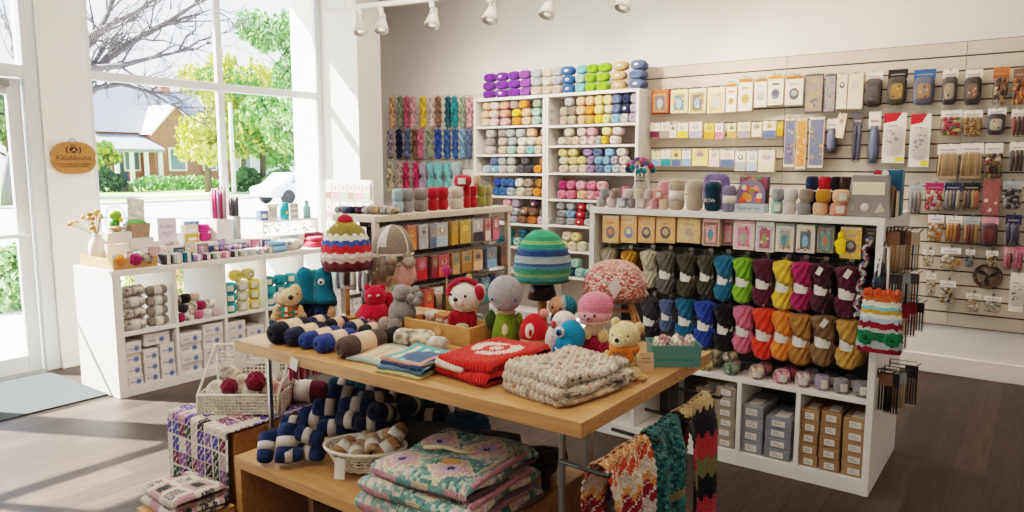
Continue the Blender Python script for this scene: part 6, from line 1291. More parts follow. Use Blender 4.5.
# two teal creatures
for bx, lab, nm, ey in ((306, 'teal crocheted monster without visible eyes, behind the tan puppy', 'a', False), (325, 'teal crocheted monster with one round white eye and navy trousers', 'b', True)):
    t = Toy('crocheted_monster', lab, 'toy', bx, 319)
    b = MB().lathe([(.1 * t.k, 16 * t.k), (11 * t.k, 17 * t.k), (12 * t.k, 21 * t.k), (10 * t.k, 26 * t.k), (9 * t.k, 29 * t.k), (8.5 * t.k, 40 * t.k), (7.5 * t.k, 47 * t.k), (4.5 * t.k, 51 * t.k), (.1 * t.k, 52.5 * t.k)], 30, wob=lambda a, v: .012 * math.sin(60 * v))
    part('hooded_head', b, M_KNIT, t.t, '12718c'); t.e('body', [(bx, 310, 9.5, 10, 0, 8)], '1d2c4c'); t.e('leg', [(bx - 5, 313, 5, 7.5, -5, 4)], '1c3560'); t.e('leg', [(bx + 6, 313, 4.4, 7.2, -5, 4)], 'd4ad84' if ey else '1d2c4c')
    t.e('arm', [(bx - 10, 302, 2.5, 4, -1)], '12718c'); t.e('arm', [(bx + 10, 302, 2.5, 4, -1)], '12718c')
    if ey: t.e('eye', [(bx - 2.5, 279, 3.2, 3.2, -8.5, 1.6)], 'f2eee6', M_PLASTIC); t.e('pupil', [(bx - 3, 279.3, 1.4, 1.4, -10, .6)], 'black', M_EYE)
# hats on stands
def hat(name, label, bx, by, cx, ytop, ybot, hw, bands, seed, wavy=0., pompon=None, ribs=0, dome=.5):
    p = onz(bx, by, TZ); k = mpp(p); t = thing(name, label, 'hat', (p.x, p.y, TZ + (by - ybot) * k / .95), facing(p.x, p.y), 'knitted hats on stands'); H = (ybot - ytop) * k / .95; R = hw * k; r = random.Random(seed)
    def fn(u, v):
        a = u * 2 * PI; q = v * 1.0; rad = R * 1.02 * (1 - q ** 2.9) ** dome if q < 1 else 0
        rad *= .84 + .16 * math.sin(min(1, q / .32) * PI / 2) + (.03 * math.sin(q / .1 * PI) if q < .1 else 0)
        kk = 1 + (.02 * math.sin(ribs * a) * (1 - q * .6) if ribs else 0) + .012 * math.sin(a * 3 + seed) + .012 * math.sin(v * 46 * PI / 2)
        return (max(.0005, rad) * kk * math.cos(a), max(.0005, rad) * kk * .9 * math.sin(a), H * q)
    def cf(u, v):
        z = v + wavy * (abs(((u * 14) % 1) - .5) - .25); c = bands[0][1]
        for lo, cc in bands:
            if z >= lo: c = cc
        if isinstance(c, (list, tuple)) and isinstance(c[0], str): c = c[r.randrange(len(c))]
        return col(c)
    part('knitted_crown', MB().surf(fn, 84, 46, cu=True, c=cf), M_KNITV, t)
    part('brim_lining', MB().lathe([(R * .2, .004), (R * .96, .002)], 30, cap=False), M_KNIT, t, '4a3a34')
    if pompon: part('pompon', MB().ell(0, 0, H * 1.0, R * .3, R * .3, R * .22, 20, 12, wob=lambda u, v: .16 * math.sin(u * 40) * math.sin(v * 30)), M_YARN, t, pompon)
    return t, p, k
def stand(label, p, segs, wood_base=True):
    t = thing('hat_stand', label, 'hat stand', (p.x, p.y, TZ + .0005), 0, 'hat stands on the oak table')
    for nm, r, z0, z1, m in segs: part(nm, MB().lathe([(.001, z0), (r, z0), (r * (.72 if nm == 'head_block' else 1), z1), (.001, z1)], 24), m, t)
    return t
hat1, p, k = hat('striped_bobble_hat', 'chunky striped bobble hat in olive, white, blue and red on a stand', 348, 318, 346.6, 225, 271.5, 25, [(0, '5e2632'), (.1, '74323e'), (.2, 'd9c0b8'), (.3, 'efe4dc'), (.38, 'c82c34'), (.52, '3a56a0'), (.62, 'f0e8dc'), (.74, '8a7a3a'), (.9, '9a8638')], 1, wavy=.1, pompon='c8202e', ribs=14)
stand('oak hat stand with dark head under the striped bobble hat', p, [('base', .05, 0, .012, M_WOOD), ('post', .011, .012, 31 * k, M_WOOD), ('collar', .03, 30 * k, 33 * k, M_PAPER), ('head_block', .016, 33 * k, 50 * k, M_DWOOD)])
hat2, p, k = hat('green_beanie', 'green, blue and grey striped crochet beanie on a black stand', 542, 333, 541, 234, 283, 28.2, [(0, '2c7a78'), (.06, '4a9a86'), (.13, '8ab07a'), (.19, '3f8f6a'), (.28, '4f7f9a'), (.34, '3a5c8c'), (.4, 'a9b4b0'), (.46, '8fa4ae'), (.53, '2c4470'), (.6, '34588a'), (.66, '2f8a78'), (.74, '7fae6a'), (.8, '2f8a62'), (.88, '3a9a6c')], 3, dome=.52)
stand('oak post stand with a black block under the green beanie', p, [('base', .05, 0, .012, M_WOOD), ('post', .02, .012, 36 * k, M_WOOD), ('head_block', .062, 35 * k, 54 * k, M_BLACK)])
hat3, p, k = hat('floral_knit_hat', 'wide hat of pink, red and cream knitted flowers with a paper tag', 614, 340, 614, 263, 301, 30.5, [(0, ['8a6048', 'b08468', '7a4a3c']), (.12, ['c98a78', 'b8404a', '8a5a48', 'e0c0b0']), (.4, ['d86a6a', 'eac6bc', 'c04850', 'f0d8d0', 'a08070']), (.75, ['e6b0aa', 'd89088', '9c7c6c'])], 5, dome=.42)
tg = part('swing_tag', MB().add([(0, -.0, .045), (.026, 0, 0), (0, 0, -.045), (-.026, 0, 0)], [(0, 1, 2, 3)]).disc(0, 0, .006, -.0006, col('white'), 8), M_PAPER, hat3, loc=(0, -30 * k * .95, 17 * k)); tgs = hat3
pm = MB(); rr = random.Random(7)
for q in range(60):
    a = rr.uniform(0, 2 * PI); v = rr.uniform(.1, .85); R_ = 30 * k * (1 - v ** 2.6) ** .42
    for s in range(5): pm.ell(R_ * math.cos(a) + .008 * math.cos(s * 1.26 + q), R_ * .9 * math.sin(a), 38 * k * v + .008 * math.sin(s * 1.26 + q), .006, .006, .006, 6, 4, col(['d86a6a', 'eac6bc', 'c04850', 'f0d8d0', '9c6a5c', 'e08a80'][q % 6]))
part('blossoms', pm, M_KNITV, hat3)
ld = thing('wooden_ladder', 'small wooden folding ladder carrying the floral knit hat', 'hat stand', (p.x, p.y, TZ + .0005), facing(p.x, p.y)); zt = 41 * k
for nm, x0, x1, yy in (('rail', -.03, -.075, -.03), ('rail', .055, .10, -.03), ('rail', -.02, -.05, .05), ('rail', .06, .12, .05)): part(nm, MB().tube([(x1, yy * 1.6, .006), (x0, yy * .4, zt)], .009, 8), M_PINE, ld)
for z in (.25, .5, .75): part('rung', MB().tube([(-.075 + .045 * z, -.048 + .036 * z, zt * z), (.1 - .045 * z, -.048 + .036 * z, zt * z)], .006, 8), M_PINE, ld)
part('hat_block', MB().ell(.01, 0, zt + .01, 22 * k, 20 * k, .02), M_PINE, ld)
# doll in an ear-flap hat
t = Toy('crocheted_doll', 'large pink and cream crocheted doll under a grey ear-flap hat', 'toy', 394, 312)
t.e('body', [(393, 298, 19, 20, 4, 15), (380, 286, 10, 14, 2)], 'd8c4b4'); t.e('head', [(396, 268, 20, 19, 3, 18)], 'd6c2b0'); t.e('cheek', [(406, 272, 10.5, 11.5, -9, 9)], 'dfaaa6'); t.e('hand', [(380, 272, 3.6, 7, -17, 3)], '9a8672'); t.e('hand', [(389, 276, 3.8, 7, -17, 3)], '8c7862')
hk_ = onz(394, 312, TZ); hp = thing('earflap_hat', 'grey and white ear-flap hat with taupe pompons on the large doll', 'hat', (hk_.x, hk_.y, TZ + .001), facing(hk_.x, hk_.y), 'knitted hats on stands'); k = t.k
def ef(u, v):
    a = u * 2 * PI; q = v; rad = 21 * (1 - q ** 2.4) ** .55 if q < 1 else 0.01; return (rad * k * math.cos(a), -(-2) * k + rad * .95 * k * math.sin(a), (312 - 257 + 28 * q) * k / .95)
part('crown', MB().surf(ef, 60, 26, cu=True, c=lambda u, v: col('e6ded4') if (abs((u * 4) % 1 - .5) < .05 or v < .08) else (col('d8d0c8') if .62 < u < .7 and v > .3 else col('8c7e70'))), M_KNITV, hp)
fl = MB()
for x0, y0, x1, y1, r0 in ((-16, 258, -19, 284, 5), (-9, 257, -10, 280, 5), (-1, 258, -2, 274, 4.5), (12, 256, 19, 262, 5)): fl.tube([(x0 * k, -15 * k, (312 - y0) * k / .95), ((x0 + x1) / 2 * k, -18.5 * k, (312 - (y0 + y1) / 2) * k / .95), (x1 * k, -17.5 * k, (312 - y1) * k / .95)], [r0 * k * .8, r0 * k, r0 * k * .6], 10)
part('ear_flap', fl, M_KNIT, hp, '85766a')
for cx, cy, r in ((392.5, 260, 5.6), (409.5, 262.5, 6.2)): part('pompon', MB().ell((cx - 394) * k, -20 * k, (312 - cy) * k / .95, r * k, r * k, r * k, 20, 12, wob=lambda u, v: .06 * math.sin(u * 60)), M_KNIT, hp, 'a8988a')
# red toy, grey toy
t = Toy('crocheted_red_bear', 'bright red crocheted bear with ruffled skirt and pink feet', 'toy', 374, 327)
t.e('head', [(376, 294.5, 11, 10.5, 0, 10), (376, 299, 10, 7, 0, 9)], 'c01838'); t.e('ear', [(368.5, 286, 3.4, 3.6, 0, 2.5)], 'c01838'); t.e('ear', [(383, 286.5, 3.4, 3.6, 0, 2.5)], 'c01838'); t.e('body', [(376, 309, 12, 11, 1, 10)], 'b51633')
b = MB(); b.lathe([(17 * t.k, 12 * t.k), (18 * t.k, 14 * t.k), (11 * t.k, 24 * t.k)], 48, cap=False, wob=lambda a, v: .07 * math.sin(12 * a) * (1 - v)); part('skirt', b, M_KNIT, t.t, 'c4193a'); t.e('arm', [(389, 300, 5, 8, 2, 4)], 'a8122c')
for x in (364, 373.5): t.e('foot', [(x, 319.5, 4.6, 7.5, -12, 5)], 'd8637e')
for x in (370.6, 378.7): t.e('eye', [(x, 293, 1.9, 1.2, -9.6, .8)], 'e8d8d4', M_PLASTIC); t.e('pupil', [(x + .3, 293.2, .8, .8, -10.3, .5)], 'black', M_EYE)
t = Toy('crocheted_elephant', 'grey crocheted elephant with curled trunk and taupe feet', 'toy', 400, 333)
t.e('body', [(402, 312, 13, 15, 0, 11)], '8a8684'); t.e('head', [(402, 292, 9, 9.5, 0, 9)], '8e8a88'); t.e('ear', [(395, 287, 3, 4, 1, 2)], '7d7977'); t.e('trunk', [(411, 296, 5, 4.5, -5), (417, 300, 5, 5, -6), (419, 294, 4.5, 5, -5), (416, 288, 4.5, 4, -4)], '95918f')
t.e('foot', [(385, 322.5, 6.4, 8.6, -9, 6)], '9a8c82'); t.e('foot', [(395, 324, 8, 9, -12, 7)], '8b7f78'); t.e('arm', [(412, 312, 4.5, 9, -3, 4)], '7d7977')
t = Toy('crocheted_bird', 'small pink and red crocheted bird leaning on the wooden crate', 'toy', 413, 328); t.e('body', [(412, 321, 6, 7, 0, 5)], 'c42a34'); t.e('head', [(416, 315, 7.5, 5, -1, 5)], 'e2a8a2'); t.e('beak', [(424, 315.5, 1.6, 1.5, -2)], '8a3a6c')
# ---------------------------------------------------------------- wooden crate and what sits in it
c0 = onz(470, 348, TZ); k = mpp(c0); CL = (c0 - onz(405, 333, TZ)).length * .92; CD = .155; CH = .075
cr = thing('wooden_crate', 'shallow open pine crate with a paper tag, holding toys', 'crate', (c0.x, c0.y, TZ + .001)); b = MB()
b.box(-CL, 0, 0, CD, 0, .008).box(-CL, 0, 0, .01, .008, CH).box(-CL, 0, CD - .01, CD, .008, CH).box(-CL, -CL + .01, .01, CD - .01, .008, CH).box(-.01, 0, .01, CD - .01, .008, CH); part('crate_box', b, M_PINE, cr, bevel=.002)
part('swing_tag', MB().prism([(-.02, 0), (.012, -.006), (.02, .014), (.002, .026), (-.018, .02)], -.001, .001, t=T(-.16, -.006, .035, rx=PI / 2)).tube([(-.162, -.004, .058), (-.16, .004, .08), (-.158, .016, .078)], .001, 4), mat('kraft_tag', 'cfa678', rough=.7), cr)
def inside(label, bx, by, dz=.01): tt = Toy('crocheted_toy', label, 'toy', bx, by, 'crocheted toys on the oak table'); return tt
t = Toy('crocheted_white_bear', 'white crocheted bear with red headband and ear muffs sitting in the crate', 'toy', 464, 337); t.t.location.z = TZ + .0105
t.e('body', [(463, 318, 12, 14, 0, 10)], 'b01c30'); t.e('head', [(465, 299, 16, 15, -1, 14)], 'ecdcd0'); t.e('snout', [(458, 301, 7, 5, -11, 7)], 'f0e4da'); t.e('nose', [(456, 297, 2.5, 2.2, -17.5, 2)], 'black', M_EYE); t.e('eye', [(451.5, 293.5, 1.4, 1.5, -10, 1)], 'black', M_EYE); t.e('eye', [(465.5, 294.5, 1.4, 1.5, -14.6, 1)], 'black', M_EYE)
hb = MB().tube([((464 + 16.4 * math.cos(a) - 464) * t.k, -1 * t.k, (337 - 300 + 16 * math.sin(a)) * t.k / .95) for a in [PI * .03 + i * PI * .94 / 14 for i in range(15)]], 2.6 * t.k, 8); part('headband', hb, M_KNIT, t.t, 'a82a44')
t.e('ear_muff', [(479, 293, 5.5, 8, -5, 6)], 'b02038'); t.e('muff_rim', [(480, 293, 6.4, 9.2, -3.4, 3)], 'e8d2cc'); t.e('ear_muff', [(450, 292, 3, 6, -1, 4)], 'b02038'); t.e('paw', [(462, 327, 7, 4, -9, 5)], 'cfc0aa'); t.e('arm', [(452, 320, 4, 8, -5, 4)], 'a81c2e'); t.e('arm', [(473, 320, 4, 8, -5, 4)], 'a81c2e')
t = Toy('plaid_pouch', 'grey plaid cloth pouch beside the white bear in the crate', 'pouch', 479, 337, None); t.t.location.z = TZ + .0105; b = MB().ell(0, 0, 11 * t.k, 5.5 * t.k, 4 * t.k, 10.5 * t.k, 18, 12, p=.5, c=lambda u, v: col(['silver', 'dark grey', 'ivory'][(int(u * 18) + int(v * 9)) % 3])); part('cloth', b, M_KNITV, t.t)
t = Toy('lace_rosette', 'white lace rosette with a plum bead at the crate end', 'rosette', 430, 330, None); t.t.location.z = TZ + .0105; t.e('lace', [(429, 319, 7, 6, 0, 5), (434, 317, 5, 5, 1, 4)], 'eadcd6'); t.e('bead', [(424, 318, 2, 2, -4)], '7c3a5c')
t = Toy('clay_bowl', 'terracotta bowl of plaid scraps at the back of the crate', 'bowl', 443, 332, None); t.t.location.z = TZ + .0105; b = MB().lathe([(.001, 6 * t.k), (4 * t.k, 6.5 * t.k), (8 * t.k, 12 * t.k), (8.5 * t.k, 16 * t.k), (7.5 * t.k, 16 * t.k), (5 * t.k, 10 * t.k)], 20, cap=False); part('bowl', b, mat('terracotta', 'a85c3c', rough=.7), t.t); part('foot', MB().lathe([(4 * t.k, 0), (4 * t.k, 7 * t.k)], 14), MATS['terracotta'], t.t); t.e('scraps', [(441, 321, 5, 4, -5), (447, 323, 5, 4, -5)], 'cdbfae')
# wooden easel sticks behind the crate
p = onz(441, 327, TZ); ez = thing('wooden_easel', 'small pine easel standing behind the crate', 'easel', (p.x, p.y + .17, TZ + .0005), .5)
for x0, x1, y in ((-.035, .012, 0), (.055, .018, 0), (.0, .014, .06)): part('leg', MB().tube([(x0, y, .004), (x1, .005, .21)], .007, 8), M_PINE, ez)
part('crossbar', MB().tube([(-.03, -.004, .06), (.052, -.004, .06)], .006, 8), M_PINE, ez)
p = onz(426, 326, TZ); wn = thing('pompon_wand', 'magenta pompon on a thin stick behind the crate', 'pompon', (p.x, p.y + .14, TZ + .0005)); part('stick', MB().tube([(0, 0, 0), (0, 0, .21)], .003, 6), M_PINE, wn); part('pompon', MB().ell(0, 0, .225, .022, .022, .024, 16, 10, wob=lambda u, v: .12 * math.sin(u * 60)), M_YARN, wn, 'c03a78')
# green dress doll
t = Toy('crocheted_green_doll', 'grey headed crocheted doll in a green dress with white front patch', 'toy', 506, 343)
t.e('head', [(505.5, 291, 17.4, 18, -1, 16), (506, 300, 14, 9, -2, 13)], 'a3a2a6'); b = MB().lathe([(.1 * t.k, 0), (14 * t.k, .5 * t.k), (15 * t.k, 6 * t.k), (12 * t.k, 20 * t.k), (8.5 * t.k, 32 * t.k), (6 * t.k, 36 * t.k)], 28); part('dress', b, M_KNIT, t.t, '6f8a22'); t.e('collar', [(506, 310, 10, 3, -1, 9)], 'b9a898'); t.e('patch', [(505, 328, 3, 7.5, -12.6, 1.5)], 'e4d2b4')
t.e('wing', [(490.5, 319, 6, 10, 3, 4)], '4a5c34'); t.e('arm', [(519, 320, 4, 9, -1, 4)], '6a8422'); t.eyes([(492.5, 295, -14), (515, 296, -14)], 1.5, '2f4f9a')
# red dome toy, white toy, peach-face toy, penguin
t = Toy('crocheted_ladybird', 'red domed crocheted toy with a white oval face panel', 'toy', 534, 347); b = MB().lathe([(.1 * t.k, 0), (12 * t.k, .3 * t.k), (14 * t.k, 7 * t.k), (14 * t.k, 11 * t.k)], 28); part('base', b, M_KNIT, t.t, 'dcb49a')
b = MB().lathe([(14.6 * t.k, 10 * t.k), (15 * t.k, 14 * t.k), (13.5 * t.k, 22 * t.k), (9 * t.k, 30 * t.k), (4 * t.k, 33.5 * t.k), (.1 * t.k, 34 * t.k)], 32); part('red_cap', b, M_KNIT, t.t, 'c8202c'); t.e('face_panel', [(530, 328, 4.8, 8, -12.5, 3)], 'efe4dc'); t.e('face_mark', [(530.3, 329, 1.8, 3.6, -15, 1.2)], 'c8202c'); t.e('bobble', [(544, 312, 4.6, 4.6, 0)], 'e89a94')
t = Toy('crocheted_hooded_toy', 'peach faced crocheted toy in a teal and navy hood, behind the penguin', 'toy', 560, 338); t.e('body', [(560, 322, 10, 15, 2, 8)], '2c4a70'); t.e('head', [(558, 305, 10, 10, 0, 9)], 'cf9a7c'); t.e('hood', [(568, 306, 9, 11, 3, 9)], '2a7a92'); t.e('hood_stripe', [(563, 304, 3, 10.4, 1, 10.2)], 'a9c8c8'); t.eyes([(552.5, 304.5, -7.4), (560, 306, -8.6)], 1.5)
t = Toy('crocheted_white_owl', 'white crocheted owl partly hidden behind the blue penguin', 'toy', 556, 355); t.e('body', [(554, 340, 9, 15, 0, 9)], 'e8dcd4'); t.e('head', [(564, 322, 12.5, 12, 3, 11)], 'f0e6de'); t.e('ear_spot', [(553, 322, 3, 4, -5, 3)], 'c85a5a')
t = Toy('crocheted_penguin', 'bright blue crocheted penguin with one large white ringed eye', 'toy', 566, 362)
t.e('body', [(562, 351, 10, 11, 0, 10)], '1f6cb0'); t.e('head', [(571, 336, 14, 17, 2, 13), (567, 342, 12, 9, -1, 12)], '1a86ba'); t.e('eye_ring', [(559.5, 329, 5, 5.4, -8, 3.5)], 'eef0f0'); t.e('eye_iris', [(558.6, 329, 3.2, 3.4, -10.6, 2)], '2d6fae'); t.e('pupil', [(558, 329, 1.5, 1.6, -12.3, .8)], 'black', M_EYE)
b = MB()
for q in range(3): b.tube([((555 + 1.5 * q - 566) * t.k, (-9.6 + .3 * q) * t.k, (362 - 345 - 2 * q) * t.k), ((561 + q - 566) * t.k, -10.6 * t.k, (362 - 352 - q) * t.k), ((568 - 566) * t.k, (-9.3) * t.k, (362 - 347 - 3 * q) * t.k)], .8 * t.k, 6)
part('white_stitching', b, M_KNIT, t.t, 'e8eef2'); t.e('foot', [(558, 360, 5, 2.4, -7, 5)], '1f6cb0'); t.e('foot', [(570, 360, 5, 2.4, -7, 5)], '1f6cb0')
# pink toy and cream bear
t = Toy('crocheted_pink_bear', 'pink hooded crocheted bear with cream arms and magenta trousers', 'toy', 595, 358)
t.e('trousers', [(588, 346, 9, 12, 0, 9), (600, 347, 9, 12, 0, 9), (594, 341, 12, 9, 0, 10)], 'a82a50'); t.e('hood', [(595, 304, 17.4, 14, 0, 15), (595, 299, 15, 10, 0, 14)], 'e08094'); t.e('face', [(594, 313, 17, 8.5, -1.6, 15.2)], 'dc98a0'); t.e('chin', [(594, 319, 15, 5, -2, 13)], 'e6c0b8'); t.e('hood_tip', [(609, 297, 4, 3, 1)], 'e08094')
t.e('arm', [(587, 330, 5, 7, -7, 5)], 'e4c9a4'); t.e('arm', [(602.5, 333, 5.4, 7, -7, 5)], 'e9cf96'); t.e('chest', [(595, 327, 10, 9, 0, 9)], 'e0c4b0'); t.eyes([(584.5, 311.5, -13.6), (594, 310.5, -16.6)], 1.5); t.e('snout', [(588.5, 314.5, 4.5, 3, -15.6, 3)], 'c87c84'); t.e('nose', [(588, 313.6, 1.6, 1.2, -18.4, 1)], '3a2024', M_EYE)
t = Toy('crocheted_cream_bear', 'cream crocheted teddy bear wearing an orange scarf', 'toy', 627, 377)
t.e('body', [(624, 361, 15, 15, 0, 12)], 'e4c795'); t.e('head', [(624, 333, 15.5, 14, -1, 14), (619, 336, 10, 9, -7, 10)], 'e8cf9e'); t.e('ear', [(615, 320.5, 5, 5.2, 1, 3.4)], 'e4c795'); t.e('ear', [(638, 325.5, 5.4, 5.8, 1, 3.4)], 'e4c795'); t.e('inner_ear', [(638.4, 326, 3.2, 3.6, -2.4, 1.6)], 'd8b27c'); t.e('inner_ear', [(615, 321, 2.8, 3, -2, 1.6)], 'd8b27c')
t.e('snout', [(618, 337, 6, 5, -14.5, 4)], 'eedbb4'); t.e('nose', [(616.5, 334.6, 2.2, 2.4, -18.4, 1.4)], 'black', M_EYE); t.e('eye', [(627, 331, 1.2, 1.2, -14, .8)], 'black', M_EYE); t.e('eye', [(612.5, 331, 1, 1.2, -12, .8)], 'black', M_EYE)
b = MB().tube([((624 + 12 * math.cos(a) - 627) * t.k, (11.5 * math.sin(a) - 1) * t.k, (377 - 348.5) * t.k / .95) for a in [i * PI / 9 for i in range(18)]], 3.6 * t.k, 8, closed=True); part('scarf', b, M_KNIT, t.t, 'd9782c'); t.e('scarf_end', [(612, 356, 4, 8, -10, 2.5)], 'd9782c'); t.e('scarf_end', [(629, 353, 4, 6, -13, 2.5)], 'd06c24'); t.e('chest_patch', [(618, 358, 4.5, 6.5, -11.4, 3)], 'f2eadc'); t.e('arm', [(636, 359, 5, 9, -5, 5)], 'e2c28c'); t.e('arm', [(607, 357, 4, 8, -3, 4)], 'dcb880'); t.e('leg', [(634, 370, 7, 6.8, -9, 8)], 'e4c795'); t.e('leg', [(613, 371, 6, 6, -8, 7)], 'dcb880')
t.e('foot', [(642.5, 375, 4.6, 3.6, -13, 4)], 'd8b27c')
# teal basket and card
c0 = onz(664, 368, TZ); k = mpp(c0); bk = thing('teal_basket', 'teal plastic basket of pink and white yarn scraps on the table corner', 'basket', (c0.x, c0.y + .075, TZ + .001), .62); MT = mat('teal_plastic', '5a8f8b', rough=.5, spec=.4)
bw, bd, bh = .082, .055, .075; b = MB(); 
def wall(xa, ya, xb, yb):
    b.add([(xa, ya, 0), (xb, yb, 0), (xb * 1.07, yb * 1.07, bh), (xa * 1.07, ya * 1.07, bh), (xa * .95, ya * .93, .004), (xb * .95, yb * .93, .004), (xb * 1.02, yb * 1.01, bh), (xa * 1.02, ya * 1.01, bh)], [(0, 1, 2, 3), (5, 4, 7, 6), (3, 2, 6, 7), (1, 0, 4, 5)])
for a in ((-bw, -bd, bw, -bd), (bw, -bd, bw, bd), (bw, bd, -bw, bd), (-bw, bd, -bw, -bd)): wall(*a)
b.box(-bw, bw, -bd, bd, 0, .004); part('tub', b, MT, bk); part('rim', MB().tube([(x * 1.07, y * 1.07, bh) for x, y in ((-bw, -bd), (bw, -bd), (bw, bd), (-bw, bd))], .004, 6, closed=True), MT, bk)
MTD = mat('teal_shadow', '35605f', rough=.6)
for q in range(8): part('slot', MB().box(-.064 + .016 * q, -.055 + .016 * q, -bd - .003, -bd - .001, .02, .048, t=T(rx=-.055)), MTD, bk)
rr = random.Random(14)
for q in range(12):
    x, y = -.055 + .022 * (q % 6), -.025 + .05 * (q // 6); o = yarn('yarn_scrap', ME_CAKEM, f"{['cream', 'pale pink', 'white'][q % 3]} yarn scrap in the teal basket, {ORD[q]} in it", 'yarn scrap', 'yarn scraps in the teal basket', tuple(Matrix.Translation((c0.x, c0.y + .075, TZ + .001)) @ Euler((0, 0, .62)).to_matrix().to_4x4() @ Vector((x, y, .066 + .01 * (q % 2)))), ['e9d8c4', 'e2aaa6', 'f0e6da'][q % 3], (rr.uniform(-.8, .8), rr.uniform(-.8, .8), q), (.34, .27, .62))
p = onz(647, 371, TZ); sg = thing('price_card', 'small beige price card beside the cream teddy bear', 'card', (p.x, p.y, TZ + .001), .75); part('card', MB().box(-.024, .024, 0, .003, 0, .062, t=T(rx=-.12)), mat('beige_card', 'd8b896', rough=.7), sg); part('print_lines', MB().rect(-.016, .012, .04, .044, -.0012, t=T(rx=-.12)).rect(-.016, .016, .028, .031, -.0012, t=T(rx=-.12)), mat('brown_ink', '8a6a50'), sg); part('card_foot', MB().box(-.012, .012, .003, .02, 0, .004), MATS['beige_card'], sg)
# ---------------------------------------------------------------- folded blankets
def folded(sx, sy, h, cf, fx, fy, amp, nx=110, m=120, seed=0, flop=.0, r=.42):
    """a folded knit slab: stadium cross-section swept along x with raised stitches"""
    rr = random.Random(seed); ph = [rr.uniform(0, 6) for _ in range(6)]
    hh = h / 2; st = sy - h; per = 2 * st + PI * h; loop = []
    for j in range(m):
        q = (j + .5) / m * per
        if q < st: loop.append((st / 2 - q, hh, 0, 1))
        elif q < st + PI * hh: a = PI / 2 + (q - st) / hh; loop.append((-st / 2 + hh * math.cos(a), hh * math.sin(a), math.cos(a), math.sin(a)))
        elif q < 2 * st + PI * hh: loop.append((-st / 2 + q - st - PI * hh, -hh, 0, -1))
        else: a = -PI / 2 + (q - 2 * st - PI * hh) / hh; loop.append((st / 2 + hh * math.cos(a), hh * math.sin(a), math.cos(a), math.sin(a)))
    def fn(u, v):
        j = round(u * m) % m; y, z, ny, nz = loop[j]; x = (v - .5) * sx
        ex = abs(2 * v - 1); sh = (1 - ex ** 14) ** .35 if ex < 1 else 0
        zz = z * max(.05, sh); yy = y * (1 - .03 * ex ** 6)
        xx = x; yr = y / (sy / 2)
        st_ = amp * (abs(math.sin(fx * x + .6 * math.sin(fy * y))) * abs(math.sin(fy * y + ph[0])) * 1.6 - .5)
        if abs(nz) < .75: st_ = amp * (abs(math.sin(fx * x)) * 1.4 - .4)
        wv = .006 * math.sin(x * 14 + ph[1]) + .005 * math.sin(y * 18 + ph[2])
        xx += .008 * math.sin(y * 25 + ph[3]) * ex ** 4; yy += .006 * math.sin(x * 21 + ph[4])
        return (xx, yy + ny * st_ * .8, max(-hh, zz + nz * st_ + (wv if nz > 0 else 0) * max(0, nz)) + hh)
    b = MB(); b.surf(fn, m, nx, cu=True, c=lambda u, v: cf((v - .5) * sx, loop[round(u * m) % m][0], loop[round(u * m) % m][3]))
    return b
def quadplace(pa, pb, pc, z):
    """from three picture corners (start of the front edge, its end, end of the side edge) to a centre, size and angle"""
    a = onz(*pa, z); b_ = onz(*pb, z); c = onz(*pc, z); d = b_ - a; e = c - b_; return (a + c) / 2, d.length, e.length, math.atan2(d.y, d.x)
RNDP = random.Random(77)
def redcf(x, y, nz):
    if nz > .3:
        e = (x - .0) / .1, (y - .01) / .075
        q = math.hypot(*e)
        if .52 < q < .98 and not (-.25 < e[0] - e[1] * .5 < .0) or q < .28: return hexc('e8cfc4')
    return hexc('c82a20') if nz > -.2 else hexc('b8241c')
ctr, sx, sy, an = quadplace((438, 376), (493, 391), (549, 366), TZ)
t = thing('red_blanket', 'folded red and white chunky knitted blanket on the oak table', 'blanket', (ctr.x, ctr.y, TZ + .001), an, 'folded blankets on the oak table')
part('lower_fold', folded(sx, sy, .036, redcf, 240, 260, .0035, seed=1), M_KNITV, t); o = part('upper_fold', folded(sx * .98, sy * .97, .04, redcf, 240, 260, .0035, seed=2), M_KNITV, t, loc=(-.004, .004, .036)); part('inner_fold', folded(sx * .55, sy * .4, .018, lambda x, y, n: hexc('e2c4ba'), 240, 260, .003, 60, 60, seed=3), M_KNITV, t, loc=(-.06, -sy * .305, .03))
def cream(x, y, nz):
    ix, iy = math.floor(x * 150 / PI), math.floor(y * 165 / PI); x, y = (ix + .5) * PI / 150, (iy + .5) * PI / 165; RNDP = random.Random(ix * 131 + iy * 17 + 5)
    q = math.sin(x * 55 + 1.3 * math.sin(y * 40)) * math.sin(y * 60 + x * 9)
    if nz > .2 and q > .8: return RNDP.choice([hexc('b27a66'), hexc('c9a08c')])
    if q < -.62: return RNDP.choice([hexc('a39484'), hexc('ab9c8d')])
    return RNDP.choice([hexc('d2c1af'), hexc('cab8a5'), hexc('dacbba')])
ctr, sx, sy, an = quadplace((503, 391), (566, 411), (632, 384), TZ)
t = thing('cream_blanket_stack', 'stack of thick cream and brown flecked knitted blankets at the table corner', 'blanket', (ctr.x, ctr.y, TZ + .001), an, 'folded blankets on the oak table')
for q, (dz, h, f, dx) in enumerate(((0, .03, 1.0, .0), (.027, .029, .98, .006), (.053, .03, .94, -.004))): part(['lowest_fold', 'middle_fold', 'top_fold'][q], folded(sx * f, sy * f, h, cream, 150, 165, .0062, 130, 150, seed=10 + q), M_KNITV, t, loc=(dx, -dx, dz))
part('fringe', MB().tube([(sx * .3, -sy * .5, .02), (sx * .42, -sy * .515, .01), (sx * .5, -sy * .4, .012), (sx * .52, 0, .012), (sx * .5, sy * .3, .012)], .009, 8), M_YARNM, t, 'b89a80')
